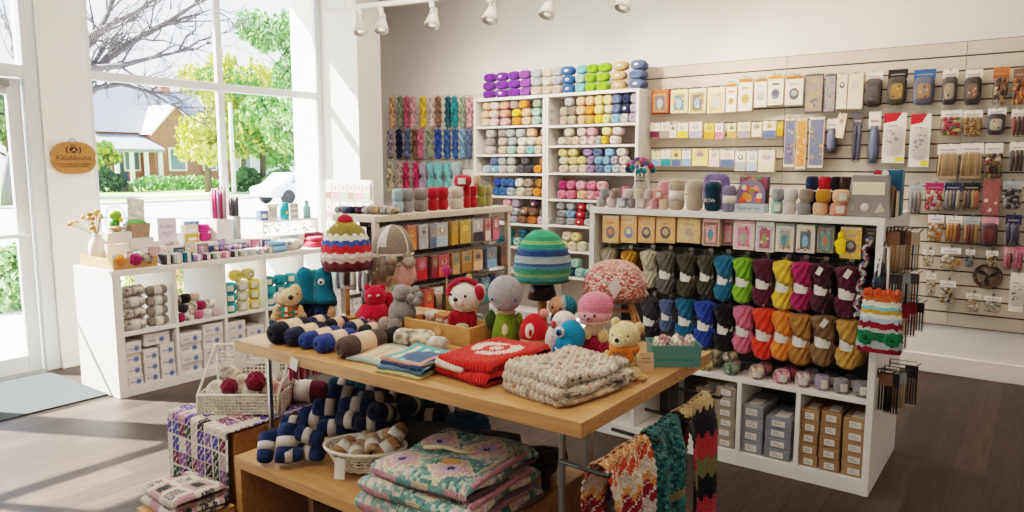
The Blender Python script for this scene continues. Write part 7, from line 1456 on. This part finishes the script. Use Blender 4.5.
# potholders
def plates(label, pa, pb, pc, cols, hs, name='potholder', z=TZ, grp='potholders on the oak table', f=1.0):
    ctr, sx, sy, an = quadplace(pa, pb, pc, TZ); zz = z
    for q, c in enumerate(cols):
        nmz = ['lowest', 'second', 'third', 'topmost', 'extra'][q] if len(cols) > 1 else ''
        cc = [hexc(k) for k in c]; cx = 1 - .03 * q
        def cf(x, y, nz, cc=cc): 
            e = max(abs(x) / (sx / 2), abs(y) / (sy / 2)); return cc[0] if nz < .35 or e > .86 else (cc[1] if e > .7 or len(cc) < 3 else cc[2 + int((x + 1) / .02) % (len(cc) - 2)])
        t = tag(part(name, folded(sx * cx * f, sy * cx * f, hs, cf, 300, 330, .0016, 70, 80, seed=30 + q), M_KNITV, loc=(ctr.x + .003 * q, ctr.y + .002 * q, zz + .0005), rot=(0, 0, an + .02 * q)), (f"{nmz} " if nmz else '') + label[q], 'potholder', grp); zz += hs * .98
    return zz
plates(['folded yellow and teal edged potholder of the bright pile', 'blue grey ribbed potholder of the bright pile', 'navy and salmon potholder of the bright pile', 'aqua and cream potholder of the bright pile'], (379, 373), (424, 382), (452, 364), [('c9bd86', '2f7f92', '2f7f92'), ('5e7f92', '48637a', '48637a'), ('33496c', 'd98a74', '3a5a80'), ('cf8a78', '5aa8a4', '4fa8a8', 'bcd8cc', '5aa8a4', 'e0d8b8')], .0135)
plates(['flat sage green potholder with a cream and pink chequered middle'], (351, 361), (384, 368), (411, 353), [('8fa396', 'a5b3a2', 'd8cbb0', 'c9bfa4', 'd8a890')], .012)
# cream yarn bundles
p = onz(411, 350, TZ); skein('cream and beige yarn skein lying behind the potholders', p.x, p.y + .02, TZ + .04, .35, 'd9c9b2', .82, False, True, 'cream skeins on the oak table')
p = onz(432, 352, TZ); skein('small white cotton skein beside the crate tag', p.x, p.y + .015, TZ + .03, .2, 'e2d8c8', .55, True, False, 'cream skeins on the oak table', fat=1.1)
# ---------------------------------------------------------------- skeins along the front edge
M_BAND2 = mat('beige_paper_band', 'd9b89c', rough=.7)
ME_SBAND2 = ME_SBAND.copy(); ME_SBAND2.materials.clear(); ME_SBAND2.materials.append(M_BAND2)
SK = [(274, 336, 11.2, '15182a', 'black navy'), (290.5, 339.5, 9.6, '1c2440', 'dark navy'), (305, 343, 8.8, '233f86', 'deep blue'), (320, 346.5, 9.6, '2a4592', 'royal blue'), (342.5, 350.5, 11, '5c4a42', 'brown grey')]
for i, (px, py, r, c, nm) in enumerate(SK):
    a = onz(px, py + r * .9, TZ); k = mpp(a); R_ = r * k; L_ = .235 if i == 4 else .2
    t = thing('yarn_skein', f"{nm} skein with a beige band, {ORD[i]} from the window side of the front edge", 'yarn skein', (a.x - .022, a.y + L_ / 2 - .004, TZ + R_ * .97), group='dark skeins on the oak table', rot=(0, 0, PI / 2 + .04), scale=(L_ / .2, R_ / .046, R_ / .046)); link('wool', ME_SKEIN, t, c); link('paper_band', ME_SBAND2, t)
for i, (px, py, c, nm) in enumerate(((312, 330, '1b2350', 'navy'), (331, 332, '14151e', 'black'), (350, 335, '1a2a60', 'dark blue'), (366, 338, '15161c', 'jet black'), (384, 344, '17171c', 'soft black'))):
    a = onz(px, py, TZ); R_ = .029
    t = thing('yarn_skein', f"{nm} skein, {ORD[i]} in the row behind the front edge skeins", 'yarn skein', (a.x, a.y + .03, TZ + R_ * .97), group='dark skeins on the oak table', rot=(0, 0, PI / 2 + .1), scale=(.62, R_ / .046, R_ / .046)); link('wool', ME_SKEIN, t, c)
    if i < 4: link('paper_band', ME_SBAND2, t)
# price tag over the edge
p = onz(306, 352, TZ); pt = thing('price_tag', 'white price tag hanging on a string over the table edge', 'tag', (p.x, TY0 - .003, TZ)); part('hang_tag', MB().box(-.021, .021, -.002, 0, -.062, -.014, t=T(ry=.25)), M_PAPER, pt); part('string', MB().tube([(-.006, -.001, -.016), (-.01, .0, .002), (-.004, .04, .003)], .0012, 5), M_PINE, pt)
# ---------------------------------------------------------------- scarves on the side rail
def scarf(label, ya, yb, cf, folds, seed, fringe=None, drop=.62):
    X0 = TX0 + RKX; Z0 = .755; t = thing('hanging_scarf', label, 'scarf', (X0, (ya + yb) / 2, Z0), group='scarves on the table side rail'); W_ = yb - ya; rr = random.Random(seed); a1 = rr.uniform(0, 6)
    b = MB(); n = 70; m = 90
    for sgn, nm, dp, sh in ((1, 'front_drop', drop, 0), (-1, 'back_drop', drop * .86, .3)):
        def fn(u, v, sgn=sgn, dp=dp):
            y = (u - .5) * W_ * (1 - .16 * min(1, v * 2)); q = v * dp
            if q < .04: x = sgn * (.014 * math.sin(q / .04 * PI / 2)); z = .016 * math.cos(q / .04 * PI / 2)
            else: x = sgn * (.014 + .012 * min(1, (q - .04) * 4)); z = -(q - .04)
            f = .02 * min(1, v * 5) * math.sin(u * folds * 2 * PI + a1) ; st = .003 * abs(math.sin(u * 90)) + .0025 * math.sin(q * 260 + 2 * math.sin(u * 40))
            return (x + sgn * (f + .02 * min(1, v * 5)) + sgn * st, y, z + .002)
        bb = MB().surf(fn, n, m, c=lambda u, v, dp=dp: cf(u, v * dp)); part(nm, bb, M_KNITV, t)
    return t
def sc1(u, q): 
    bn = [(0, 'cf8a50'), (.05, 'd05030'), (.085, 'dcc6b4'), (.13, 'e0a060'), (.16, '9a2438'), (.215, 'd8c8c0'), (.27, 'b0889a'), (.3, 'e08a3c'), (.35, 'd8cabc'), (.41, '8a2c48'), (.47, 'e0783c'), (.52, 'dcc6b4')]; q2 = q + .012 * math.sin(u * 50)
    c = [c for z, c in bn if z <= max(0, q2)][-1]; return hexc(c) if (int(u * 40) + int(q * 120)) % 5 else hexc('e6d4c4')
def sc2(u, q):
    RNDP = random.Random(int(u * 26) * 97 + int(q * 110)); return RNDP.choice([hexc('1f5a60'), hexc('2f7478'), hexc('1a4650'), hexc('5a8a86'), hexc('3f6a62')]) if not .33 < q + .1 * u < .36 else hexc('8a7a58')
def sc3(u, q):
    bn = [(0, 'c4a878'), (.06, '1e1e28'), (.15, 'b83a40'), (.235, '7c7a50'), (.3, '1c1c26'), (.385, 'b03640'), (.45, '7c7a50'), (.5, '1c1c26')]; q2 = q + .01 * math.sin(u * 40); return hexc([c for z, c in bn if z <= max(0, q2)][-1])
scarf('orange, red and white bobbled scarf, nearest on the table side rail', 1.715, 2.0, sc1, 2.0, 1); scarf('mottled dark teal scarf in the middle of the table side rail', 2.015, 2.235, sc2, 1.6, 2); scarf('black, red and olive striped scarf, farthest on the table side rail', 2.26, 2.52, sc3, 1.2, 3)
# ================================================================== UNDER AND BESIDE THE TABLE
BZ = .45; BX0, BX1, BY0, BY1 = -2.54, -1.33, 1.595, 2.3
bn = thing('oak_bench', 'low open fronted oak bench box under the display table', 'bench', (BX0, BY0, 0)); BW = BX1 - BX0; BD = BY1 - BY0
part('bench_top', MB().box(0, BW, 0, BD, BZ - .045, BZ), M_WOOD, bn, bevel=.003)
for x in (0, BW - .04): part('side_panel', MB().box(x, x + .04, .002, BD, 0, BZ - .045), M_WOOD, bn, bevel=.002)
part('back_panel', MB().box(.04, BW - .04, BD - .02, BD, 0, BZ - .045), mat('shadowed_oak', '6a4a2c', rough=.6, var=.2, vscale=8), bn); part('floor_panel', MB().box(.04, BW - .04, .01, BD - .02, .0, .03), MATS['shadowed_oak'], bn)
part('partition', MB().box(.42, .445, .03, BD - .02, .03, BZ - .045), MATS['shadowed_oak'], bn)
# patchwork cloth over a wooden box
dx0, dx1, dy0, dy1, dz = -3.12, -2.66, 1.665, 2.36, .5
db = thing('wooden_plinth', 'square oak plinth under the patchwork cloth', 'plinth', (dx0, dy0, 0)); part('box', MB().box(.01, dx1 - dx0, .012, dy1 - dy0, 0, dz - .012), M_WOOD, db, bevel=.003); part('plinth_foot', MB().box(.03, dx1 - dx0 - .02, .03, dy1 - dy0 - .02, 0, .02), M_DWOOD, db)
PC = ['5a3a86', 'e6dccb', 'c98a98', '3a4aa0', 'e2d4c0', '2c2a34', 'd8c0b8', '7a2a48', 'ede4d4', '4a3a90', 'c0a0a4', '33543c', 'e8dccc', '8a5a96']
def patchc(x, q, seed=0): 
    i, j = int((x + 10) / .052), int((q + 10) / .066); c = PC[(i * 5 + j * 3 + (i * j) % 4 + seed) % len(PC)]
    fx, fy = ((x + 10) / .052) % 1, ((q + 10) / .066) % 1
    if fx < .12 or fy < .08: return hexc('e4d8c8')
    return hexc(c) if (int(fx * 6) + int(fy * 7)) % 4 else hexc('cbb8b0')
cl = thing('patchwork_cloth', 'purple, blue and cream patchwork cloth draped over the oak plinth to the floor', 'cloth', (dx0, dy0, 0)); W_ = .475
def clf(u, v):
    L_ = .45 + .43; q = v * L_; x = u * W_ - .012; st = .002 * math.sin(x * 500) + .0015 * math.sin(q * 420)
    if q < .45: return (x, .45 - q + .01, dz + .004 + st + .004 * math.sin(x * 9))
    r = min(1, (q - .45) / .03) * PI / 2; dn = max(0, q - .48)
    return (x + .01 * dn * math.sin(u * 9), -.012 - .006 * math.sin(r) - .02 * dn * (1 + math.sin(u * 15)) + st, dz + .004 - .02 * (1 - math.cos(r)) - dn + st)
part('cloth_sheet', MB().surf(clf, 90, 150, c=lambda u, v: patchc(u * W_, v * .88)), M_KNITV, cl)
hem = MB().tube([clf(i / 24, 1.0) for i in range(25)], .006, 6); part('hem', hem, M_YARNM, cl, '8a6a74')
# folded throw on a low stool in front
st_ = thing('low_stool', 'small low pine step under the folded patterned throw', 'stool', (-2.87, 1.36, 0)); part('seat', MB().box(0, .3, 0, .25, .2, .23), M_PINE, st_, bevel=.003)
for x in (.01, .26):
    for y in (.01, .21): part('leg', MB().box(x, x + .03, y, y + .03, 0, .2), M_PINE, st_)
def throwc(x, y, n):
    q = (abs(((x + y) * 11) % 2 - 1) + abs(((x - y) * 11 + .5) % 2 - 1)); return hexc('2f3a34') if q < .55 else (hexc('c99aa0') if q < .95 else (hexc('e2d6c6') if q < 1.35 else RNDP.choice([hexc('5a4a60'), hexc('d8c8b8'), hexc('8a7a78')])))
t = thing('patterned_throw', 'folded pink, cream and dark green patterned throw on the low step', 'throw', (-2.725, 1.482, .231), -.03)
part('lower_fold', folded(.3, .22, .05, throwc, 200, 220, .003, 80, 90, seed=41), M_KNITV, t); part('upper_fold', folded(.27, .21, .045, throwc, 200, 220, .003, 80, 90, seed=42), M_KNITV, t, loc=(.005, .0, .05))
# white wicker basket with a tall back
bc_ = Vector((-2.865, 1.885, dz + .012)); wb = thing('wicker_basket', 'white wicker basket with tall handled back holding cream and burgundy yarn', 'basket', bc_, .62); hw, hd = .178, .105
def lattice(nm, x0, x1, z0, z1, fn, sx, sz):
    b = MB(); nx = max(2, int((x1 - x0) / sx)); nz = max(2, int((z1 - z0) / sz))
    for i in range(nx + 1): x = x0 + (x1 - x0) * i / nx; b.tube([fn(x, z0 + (z1 - z0) * k / 4, .0016 * (-1) ** i) for k in range(5)], .0032, 5)
    for j in range(nz + 1): z = z0 + (z1 - z0) * j / nz; b.tube([fn(x0 + (x1 - x0) * k / 8, z, .0016 * (-1) ** (j + k)) for k in range(9)], .0036, 5)
    return part(nm, b, M_WICKER, wb)
lattice('woven_front', -hw, hw, 0, .085, lambda x, z, o: (x, -hd + o - z * .12, z), .016, .014); lattice('woven_back', -hw, hw, 0, .22, lambda x, z, o: (x, hd + o + z * .05, z), .018, .016)
for s in (-1, 1): lattice('woven_side', -hd, hd, 0, .085, lambda y, z, o, s=s: (s * (hw + z * .06) + o, y, z), .018, .014)
part('basket_floor', MB().box(-hw, hw, -hd, hd, 0, .004), M_WICKER, wb); part('frame', MB().tube([(-hw, -hd - .01, .0), (-hw, -hd - .012, .085), (-hw - .002, hd, .26), (hw + .002, hd, .26), (hw, -hd - .012, .085), (hw, -hd - .01, 0)], .006, 8).tube([(-hw, -hd - .012, .087), (hw, -hd - .012, .087)], .006, 8).tube([(-hw, hd, 0), (-hw, hd + .01, .26)], .006, 8).tube([(hw, hd, 0), (hw, hd + .01, .26)], .006, 8), M_WICKER, wb)
part('handle', MB().tube([(hw + .012 + .03 * math.sin(a), -.03 + .06 * math.cos(a) * .9, .13 + .06 * math.sin(a)) for a in [i * PI / 8 for i in range(9)]], .006, 8), M_WICKER, wb)
for x in (-.075, .1): part('ribbon', MB().box(x - .02, x + .02, hd - .012, hd - .008, .05, .26), M_PAPER, wb)
WM = Matrix.Translation(bc_) @ Euler((0, 0, .62)).to_matrix().to_4x4()
for i, (x, y, z, r, c, nm, dy) in enumerate(((-.125, -.02, .075, .05, 'e4d8c6', 'ivory', 0), (-.03, .03, .085, .052, 'd8c4b0', 'beige', 0), (.03, -.03, .06, .045, 'e8decc', 'cream', 0), (.09, .03, .09, .05, 'eee6d8', 'white', 0), (.125, -.02, .07, .052, 'b98a80', 'rose striped', 1), (-.1, .055, .12, .05, 'cdbcaa', 'taupe', 1), (.145, .055, .1, .045, 'c8b8a8', 'pale taupe', 0), (-.085, -.08, .045, .034, 'e0d2be', 'pale beige', 0), (.0, -.07, .045, .034, 'd8cab8', 'flecked cream', 1))):
    p = WM @ Vector((x, y, z)); yarn('yarn_ball', ME_CAKEM if dy else ME_CAKE, f"{nm} yarn ball in the white wicker basket with the tall back", 'yarn ball', 'yarn balls in the white wicker basket', tuple(p), c, (1.1, .1 * i, .62), (r / .05, r / .05, r / .046))
for x, y, z, r, nm in ((-.062, -.05, .105, .036, 'smaller burgundy yarn ball on top of the white wicker basket'), (.052, -.035, .125, .043, 'larger burgundy yarn ball on top of the white wicker basket')):
    p = WM @ Vector((x, y, z)); o = part('yarn_ball', MB().ell(0, 0, 0, r, n=60, m=36, wob=lambda u, v: .05 * math.sin(u * 2 * PI * 9 + 14 * v) + .04 * math.sin(u * 2 * PI * 7 - 16 * v)), M_YARN, None, '7a0f2e', loc=p); tag(o, nm, 'yarn ball', 'burgundy balls in the white wicker basket')
# burgundy skein and the fringed shawl behind
skein('burgundy skein with a grey band lying behind the white wicker basket', -2.74, 2.1, dz + .05, .62, '6a1838', 1.1, True, False, None)
xs0, xs1 = onx(288, 375, -2.56).y, onx(340, 375, -2.56).y
sh = thing('hanging_fringed_shawl', 'pink, red and purple fringed shawl hung on the end rail under the table', 'shawl', (-2.56, (xs0 + xs1) / 2, .80), PI / 2); b = MB(); rr = random.Random(3); n = 34; ww = xs1 - xs0
for q in range(n):
    x = -ww / 2 + ww * q / n; c = col(['hot pink', 'pink', 'red', 'lilac', 'rose', 'pale pink', 'magenta', 'coral'][q % 8]); b.tube([(x, .014, -.02), (x, 0, .012), (x, -.014, -.02), (x + rr.uniform(-.004, .004), -.018, -.06), (x + rr.uniform(-.006, .006), -.016, -.1 - rr.uniform(0, .025))], ww / n * .62, 6, c)
part('fringe_strands', b, M_KNITV, sh); part('woven_edge', MB().tube([(-ww / 2, -.02, -.05), (ww / 2, -.02, -.05)], .008, 6), M_YARNM, sh, 'a82660')
# ---------------------------------------------------------------- heap of navy skeins
NV = [  # px, py, z of the centre, heading, tilt, size, navy tone
 (266, 447, .515, 2.3, -.9, .62, 'navy'), (287, 443, .535, 2.3, -1.0, .78, 'navy'), (289, 455, .5, .9, 0, .55, 'navy'), (310, 452, .495, .3, 0, .62, 'navy'), (309, 436, .56, .4, .2, .6, 'navy'), (295, 423, .53, .5, .0, .62, 'navy'), (282, 434, .50, .7, 0, .5, 'navy'),
 (318, 418, .545, .45, .1, .85, 'navy'), (334, 428, .535, .6, 0, .7, 'navy'), (330, 408, .59, .8, .1, .75, 'navy'), (347, 396, .60, .7, .2, .85, 'navy'), (358, 407, .61, .5, 0, .8, 'navy'), (352, 420, .58, .3, 0, .7, 'ink'), (345, 385, .57, .4, 0, .8, 'teal'),
 (375, 401, .62, 1.2, .3, .8, 'slate'), (382, 413, .61, 1.9, .4, .8, 'ink'), (371, 424, .58, .8, 0, .65, 'ink'), (372, 388, .57, .6, 0, .8, 'teal'), (396, 398, .60, .3, 0, .75, 'ink'), (395, 412, .58, .9, .0, .7, 'ink'), (410, 406, .60, 2.0, .3, .8, 'black'), (392, 386, .55, .7, 0, .7, 'ink'),
 (425, 398, .56, .5, 0, .75, 'black'), (436, 404, .55, 1.1, .2, .7, 'slate'), (430, 417, .55, .5, 0, .7, 'black'), (446, 409, .53, 1.6, .1, .65, 'slate'), (416, 390, .54, .2, 0, .7, 'ink'), (440, 424, .50, .3, 0, .6, 'black'), (418, 424, .50, 1.2, 0, .6, 'slate'), (404, 392, .57, 1.4, 0, .65, 'black')]
TN = {'navy': '1c3264', 'ink': '1b2744', 'teal': '24586a', 'slate': '485260', 'black': '2c3038'}
ME_SBAND3 = MB().lathe([(.046, -.026), (.0482, -.026), (.0482, .026), (.046, .026)], 32, t=T(ry=PI / 2), cap=False).mesh('grey_paper_band', mat('grey_band_paper', 'b9b0a8', rough=.7, var=.1, vscale=40)); _sb = ME_SBAND; ME_SBAND = ME_SBAND3
for i, (px, py, z, hz, ti, s, tn) in enumerate(NV):
    p = onz(px, py, z); base = 'navy' if tn == 'navy' else {'ink': 'blue black', 'teal': 'deep teal', 'slate': 'slate grey', 'black': 'soft black'}[tn]
    where = ['bench corner', 'white wicker bowl', 'middle of the heap', 'navy coil'][0 if px < 300 else 1 if px < 345 else 2 if px < 400 else 3]
    same = sum(1 for q in NV[:i] if q[6] == tn and (0 if q[0] < 300 else 1 if q[0] < 345 else 2 if q[0] < 400 else 3) == (0 if px < 300 else 1 if px < 345 else 2 if px < 400 else 3))
    skein(f"{base} skein, {ORD[same]} {'at the' if where in ('bench corner', 'middle of the heap') else 'beside the'} {where}, on the bench", p.x, p.y, z, hz, TN[tn], s, True, False, 'heap of dark skeins on the bench', tilt=ti, fat=1.08)
ME_SBAND = _sb
# what the heap lies on
hs = thing('grey_throw', 'rumpled dark grey knitted throw under the heap of dark skeins', 'throw', (-2.08, 2.1, BZ + .0005)); part('throw_folds', MB().ell(0, 0, .05, .36, .165, .045, 50, 24, p=.6, wob=lambda u, v: .06 * math.sin(u * 40) * math.sin(v * 17)), M_KNIT, hs, '4c4a4e'); part('throw_edge', MB().tube([(.3 * math.cos(a) * 1.25, .175 * math.sin(a), .012 + .006 * math.sin(7 * a)) for a in [i * PI / 12 for i in range(24)]], .012, 8, closed=True), M_KNIT, hs, '403e44')
# ---------------------------------------------------------------- oval wicker bowl of tan cones
ov = Vector((-2.02, 1.82, BZ + .001)); wv = thing('wicker_bowl', 'cream openwork wicker bowl of tan yarn cones on little feet', 'basket', ov, .5); ra, rb, rh = .155, .11, .095; b = MB()
for k in range(44):
    a = k / 44 * 2 * PI; b.tube([((.72 + .28 * q) * ra * math.cos(a + .12 * math.sin(q * 5) * (-1) ** k), (.72 + .28 * q) * rb * math.sin(a + .12 * math.sin(q * 5) * (-1) ** k), .018 + (rh - .018) * q) for q in (0, .2, .4, .6, .8, 1)], .0024, 5)
for q in (0, .18, .36, .55, .72, .88): b.tube([((.72 + .28 * q) * ra * math.cos(i * PI / 18), (.72 + .28 * q) * rb * math.sin(i * PI / 18), .018 + (rh - .018) * q + .002 * (-1) ** i) for i in range(36)], .0026, 5, closed=True)
part('woven_wall', b, M_WICKER, wv); part('rim', MB().tube([(ra * 1.01 * math.cos(i * PI / 18), rb * 1.01 * math.sin(i * PI / 18), rh) for i in range(36)], .006, 8, closed=True), M_WICKER, wv); part('bowl_floor', MB().lathe([(.001, .016), (.5, .016), (.72, .018), (.72, .022), (.001, .022)], 30, t=T(s=(ra, rb, 1))), M_WICKER, wv)
for a in (-2.3, -.8, .8, 2.3): part('foot', MB().ell(.66 * ra * math.cos(a), .66 * rb * math.sin(a), .009, .01, .01, .009, 10, 7), M_WICKER, wv)
part('swing_tag', MB().box(-.02, .02, -.001, .001, -.075, 0, t=T(-.06, -rb * .98, rh * .86, rx=-.2)), M_PAPER, wv)
MV = Matrix.Translation(ov) @ Euler((0, 0, .5)).to_matrix().to_4x4()
ME_CONE = MB().lathe([(.012, -.05), (.03, -.05), (.0335, -.046), (.029, .03), (.026, .046), (.02, .05), (.012, .05), (.01, .02)], 60, wob=lambda a, v: .012 * math.sin(20 * a + 40 * v), cap=False, t=T(ry=PI / 2)).mesh('yarn_cone', M_YARN)
ME_CBAND = MB().lathe([(.0312, -.012), (.0325, -.012), (.0312, .022), (.03, .022)], 28, cap=False, t=T(ry=PI / 2)).mesh('paper_band', M_PAPER); ME_TUBE = MB().lathe([(.0125, -.054), (.0125, .052), (.0105, .052), (.0105, -.054), (.0125, -.054)], 20, cap=False, t=T(ry=PI / 2)).mesh('card_core', mat('card_core_brown', '5a4030', rough=.8))
for i, (x, y, z, rz, ti, c) in enumerate(((-.085, .0, .075, 1.5, -.5, 'ba8c64'), (-.02, -.04, .07, 2.5, -.2, 'cfae8c'), (.03, .0, .09, -.8, .2, 'c49a70'), (.085, -.005, .085, 1.0, -.6, 'b98c62'), (.045, .055, .1, .6, -.5, 'c9a480'), (-.03, .05, .08, 2.0, -.3, 'd2b494'), (.105, .045, .12, 1.3, -.7, '9c7450'))):
    p = MV @ Vector((x, y, z)); t = thing('yarn_cone', f"tan banded yarn cone, {ORD[i]} from the tag end of the wicker bowl", 'yarn cone', p, group='yarn cones in the wicker bowl', rot=(0, ti, rz)); link('wool', ME_CONE, t, c); link('paper_band', ME_CBAND, t); link('card_core', ME_TUBE, t)
# ---------------------------------------------------------------- granny blankets
def granny(x, y, n):
    if n < .25: return [hexc('cf9aa0'), hexc('6a9a96'), hexc('cfc0a0'), hexc('7aa8a2'), hexc('c88c98')][int((x + 2) / .062) % 5] if n > -.6 else hexc('8a6a80')
    cx, cy = ((x + 2.03) / .2) % 1 - .5, ((y + 2.02) / .2) % 1 - .5; d = abs(cx) + abs(cy) * 1.05
    i, j = int((x + 2.03) / .2), int((y + 2.02) / .2); RNDP = random.Random(math.floor(x * 73) * 211 + math.floor(y * 80))
    if d < .085: return hexc('4a3c74')
    if d < .22: return hexc('c8abc2')
    if d < .4: return RNDP.choice([hexc('dbb3ae'), hexc('d2a2a4'), hexc('e2c6be')])
    if d < .48: return hexc('dccda8')
    return RNDP.choice([hexc('5f8f8a'), hexc('74a09a'), hexc('557f80'), hexc('b9c4b0')]) if (i + j) % 2 else RNDP.choice([hexc('8fb0a6'), hexc('d8cfb4'), hexc('c9b0b8'), hexc('7aa39c')])
gx, gy = -1.55, 1.775
for q, (w_, d_, h_, z_, dx, dy, nm) in enumerate(((.47, .44, .072, BZ + .001, -.012, -.0, 'lowest granny pattern blanket of the stack, lilac and teal checks'), (.46, .43, .06, BZ + .073, .0, .0, 'middle granny pattern blanket of the stack, with a pink and cream edge'), (.40, .41, .052, BZ + .133, .01, .01, 'topmost granny pattern blanket, with pink diamonds on teal'))):
    t = thing('granny_blanket', nm, 'blanket', (gx + dx, gy + dy, z_), [-.02, .02, .06][q], 'granny blankets on the bench')
    part('folded_wool', folded(w_, d_, h_, granny, 230, 250, .0035, 150, 170, seed=50 + q), M_KNITV, t)
    for k in range(2): part('edge_roll', MB().tube([(w_ / 2 - .012 - .03 * k, -d_ / 2 + .04 + .01 * k + (d_ - .1) * i / 14, h_ - .004 + .0016 * (-1) ** i) for i in range(15)], .011, 8, wob=lambda a, i: .12 * math.sin(3 * a + i)), M_KNIT, t, ['c48a94', 'cdb8a0'][k])
    if q == 2: part('wooden_tag', MB().prism([(.035 * math.cos(a) * (1.2 if math.cos(a) > 0 else .9), .022 * math.sin(a)) for a in [i * PI / 9 for i in range(18)]], 0, .004, t=T(.03, -.07, h_ + .006, rz=.3)), M_PINE, t); part('cream_ribbon', MB().tube([(-.12, -.02, h_ + .006), (-.06, .01, h_ + .012), (0, .015, h_ + .007), (.05, .035, h_ + .01)], .011, 8, flat=.5), M_KNIT, t, 'ddc9a0')
# navy coil, brown chunky knits, kraft boxes beyond
cp = onz(472, 424, .52); co = thing('yarn_coil', 'thick navy yarn coil lying behind the granny blankets', 'yarn coil', (cp.x, cp.y - .03, BZ + .001)); b = MB()
for k, (R_, z) in enumerate(((.062, .028), (.066, .06), (.058, .088), (.04, .09))): b.tube([(R_ * math.cos(i * PI / 14) * 1.15, R_ * math.sin(i * PI / 14), z + .004 * math.sin(i)) for i in range(28)], .027 if k < 3 else .02, 18, closed=True, wob=lambda a, i: .07 * math.sin(6 * a + i * 1.2))
part('coiled_yarn', b, M_YARN, co, '1f4a72'); part('tucked_end', MB().tube([(-.09, -.02, .02), (-.12, -.05, .012), (-.1, -.085, .012)], .009, 8), M_YARN, co, '15304e')
def chunky(label, x, y, z, n, sx, sy, c, seed, r_=.022):
    rr = random.Random(seed); t = thing('chunky_scarf', label, 'scarf', (x, y, z), group='brown chunky knits beside the granny blankets')
    b = MB(); pts = []
    for i in range(n * 12): q = i / 12; pts.append((sx * math.sin(q * 2.1) * (.4 + .6 * (i / (n * 12))), sy * math.cos(q * 1.63), r_ + .009 + q * .012 + .005 * math.sin(q * 9)))
    b.tube(pts, r_, 12, wob=lambda a, i: .16 * math.sin(3 * a + i * .9)); part('braided_wool', b, M_YARN, t, c); part('loose_end', MB().tube([pts[-1], (sx * .8, -sy * .5, r_ + .02), (sx * 1.05, -sy * .8, r_ * .6)], r_ * .7, 10, wob=lambda a, i: .15 * math.sin(3 * a + i)), M_YARN, t, c)
chunky('dark brown chunky knitted scarf heaped behind the granny blankets', -1.46, 2.13, BZ, 7, .1, .09, '4a3c3a', 1); chunky('grey brown chunky scarf heaped at the back of the bench', -1.70, 2.16, BZ, 5, .1, .08, '5c524e', 2)
for k, (x, y, w_, d_, h_, z, c, nm) in enumerate(((-1.22, 2.36, .19, .22, .3, 0, '7a5c40', 'tall brown kraft carton on the floor behind the table leg'), (-1.2, 2.33, .15, .17, .12, .3005, '4a3a30', 'dark brown carton on the tall kraft one behind the table leg'))):
    carton(nm, x, y, z, w_, d_, h_, c, None)
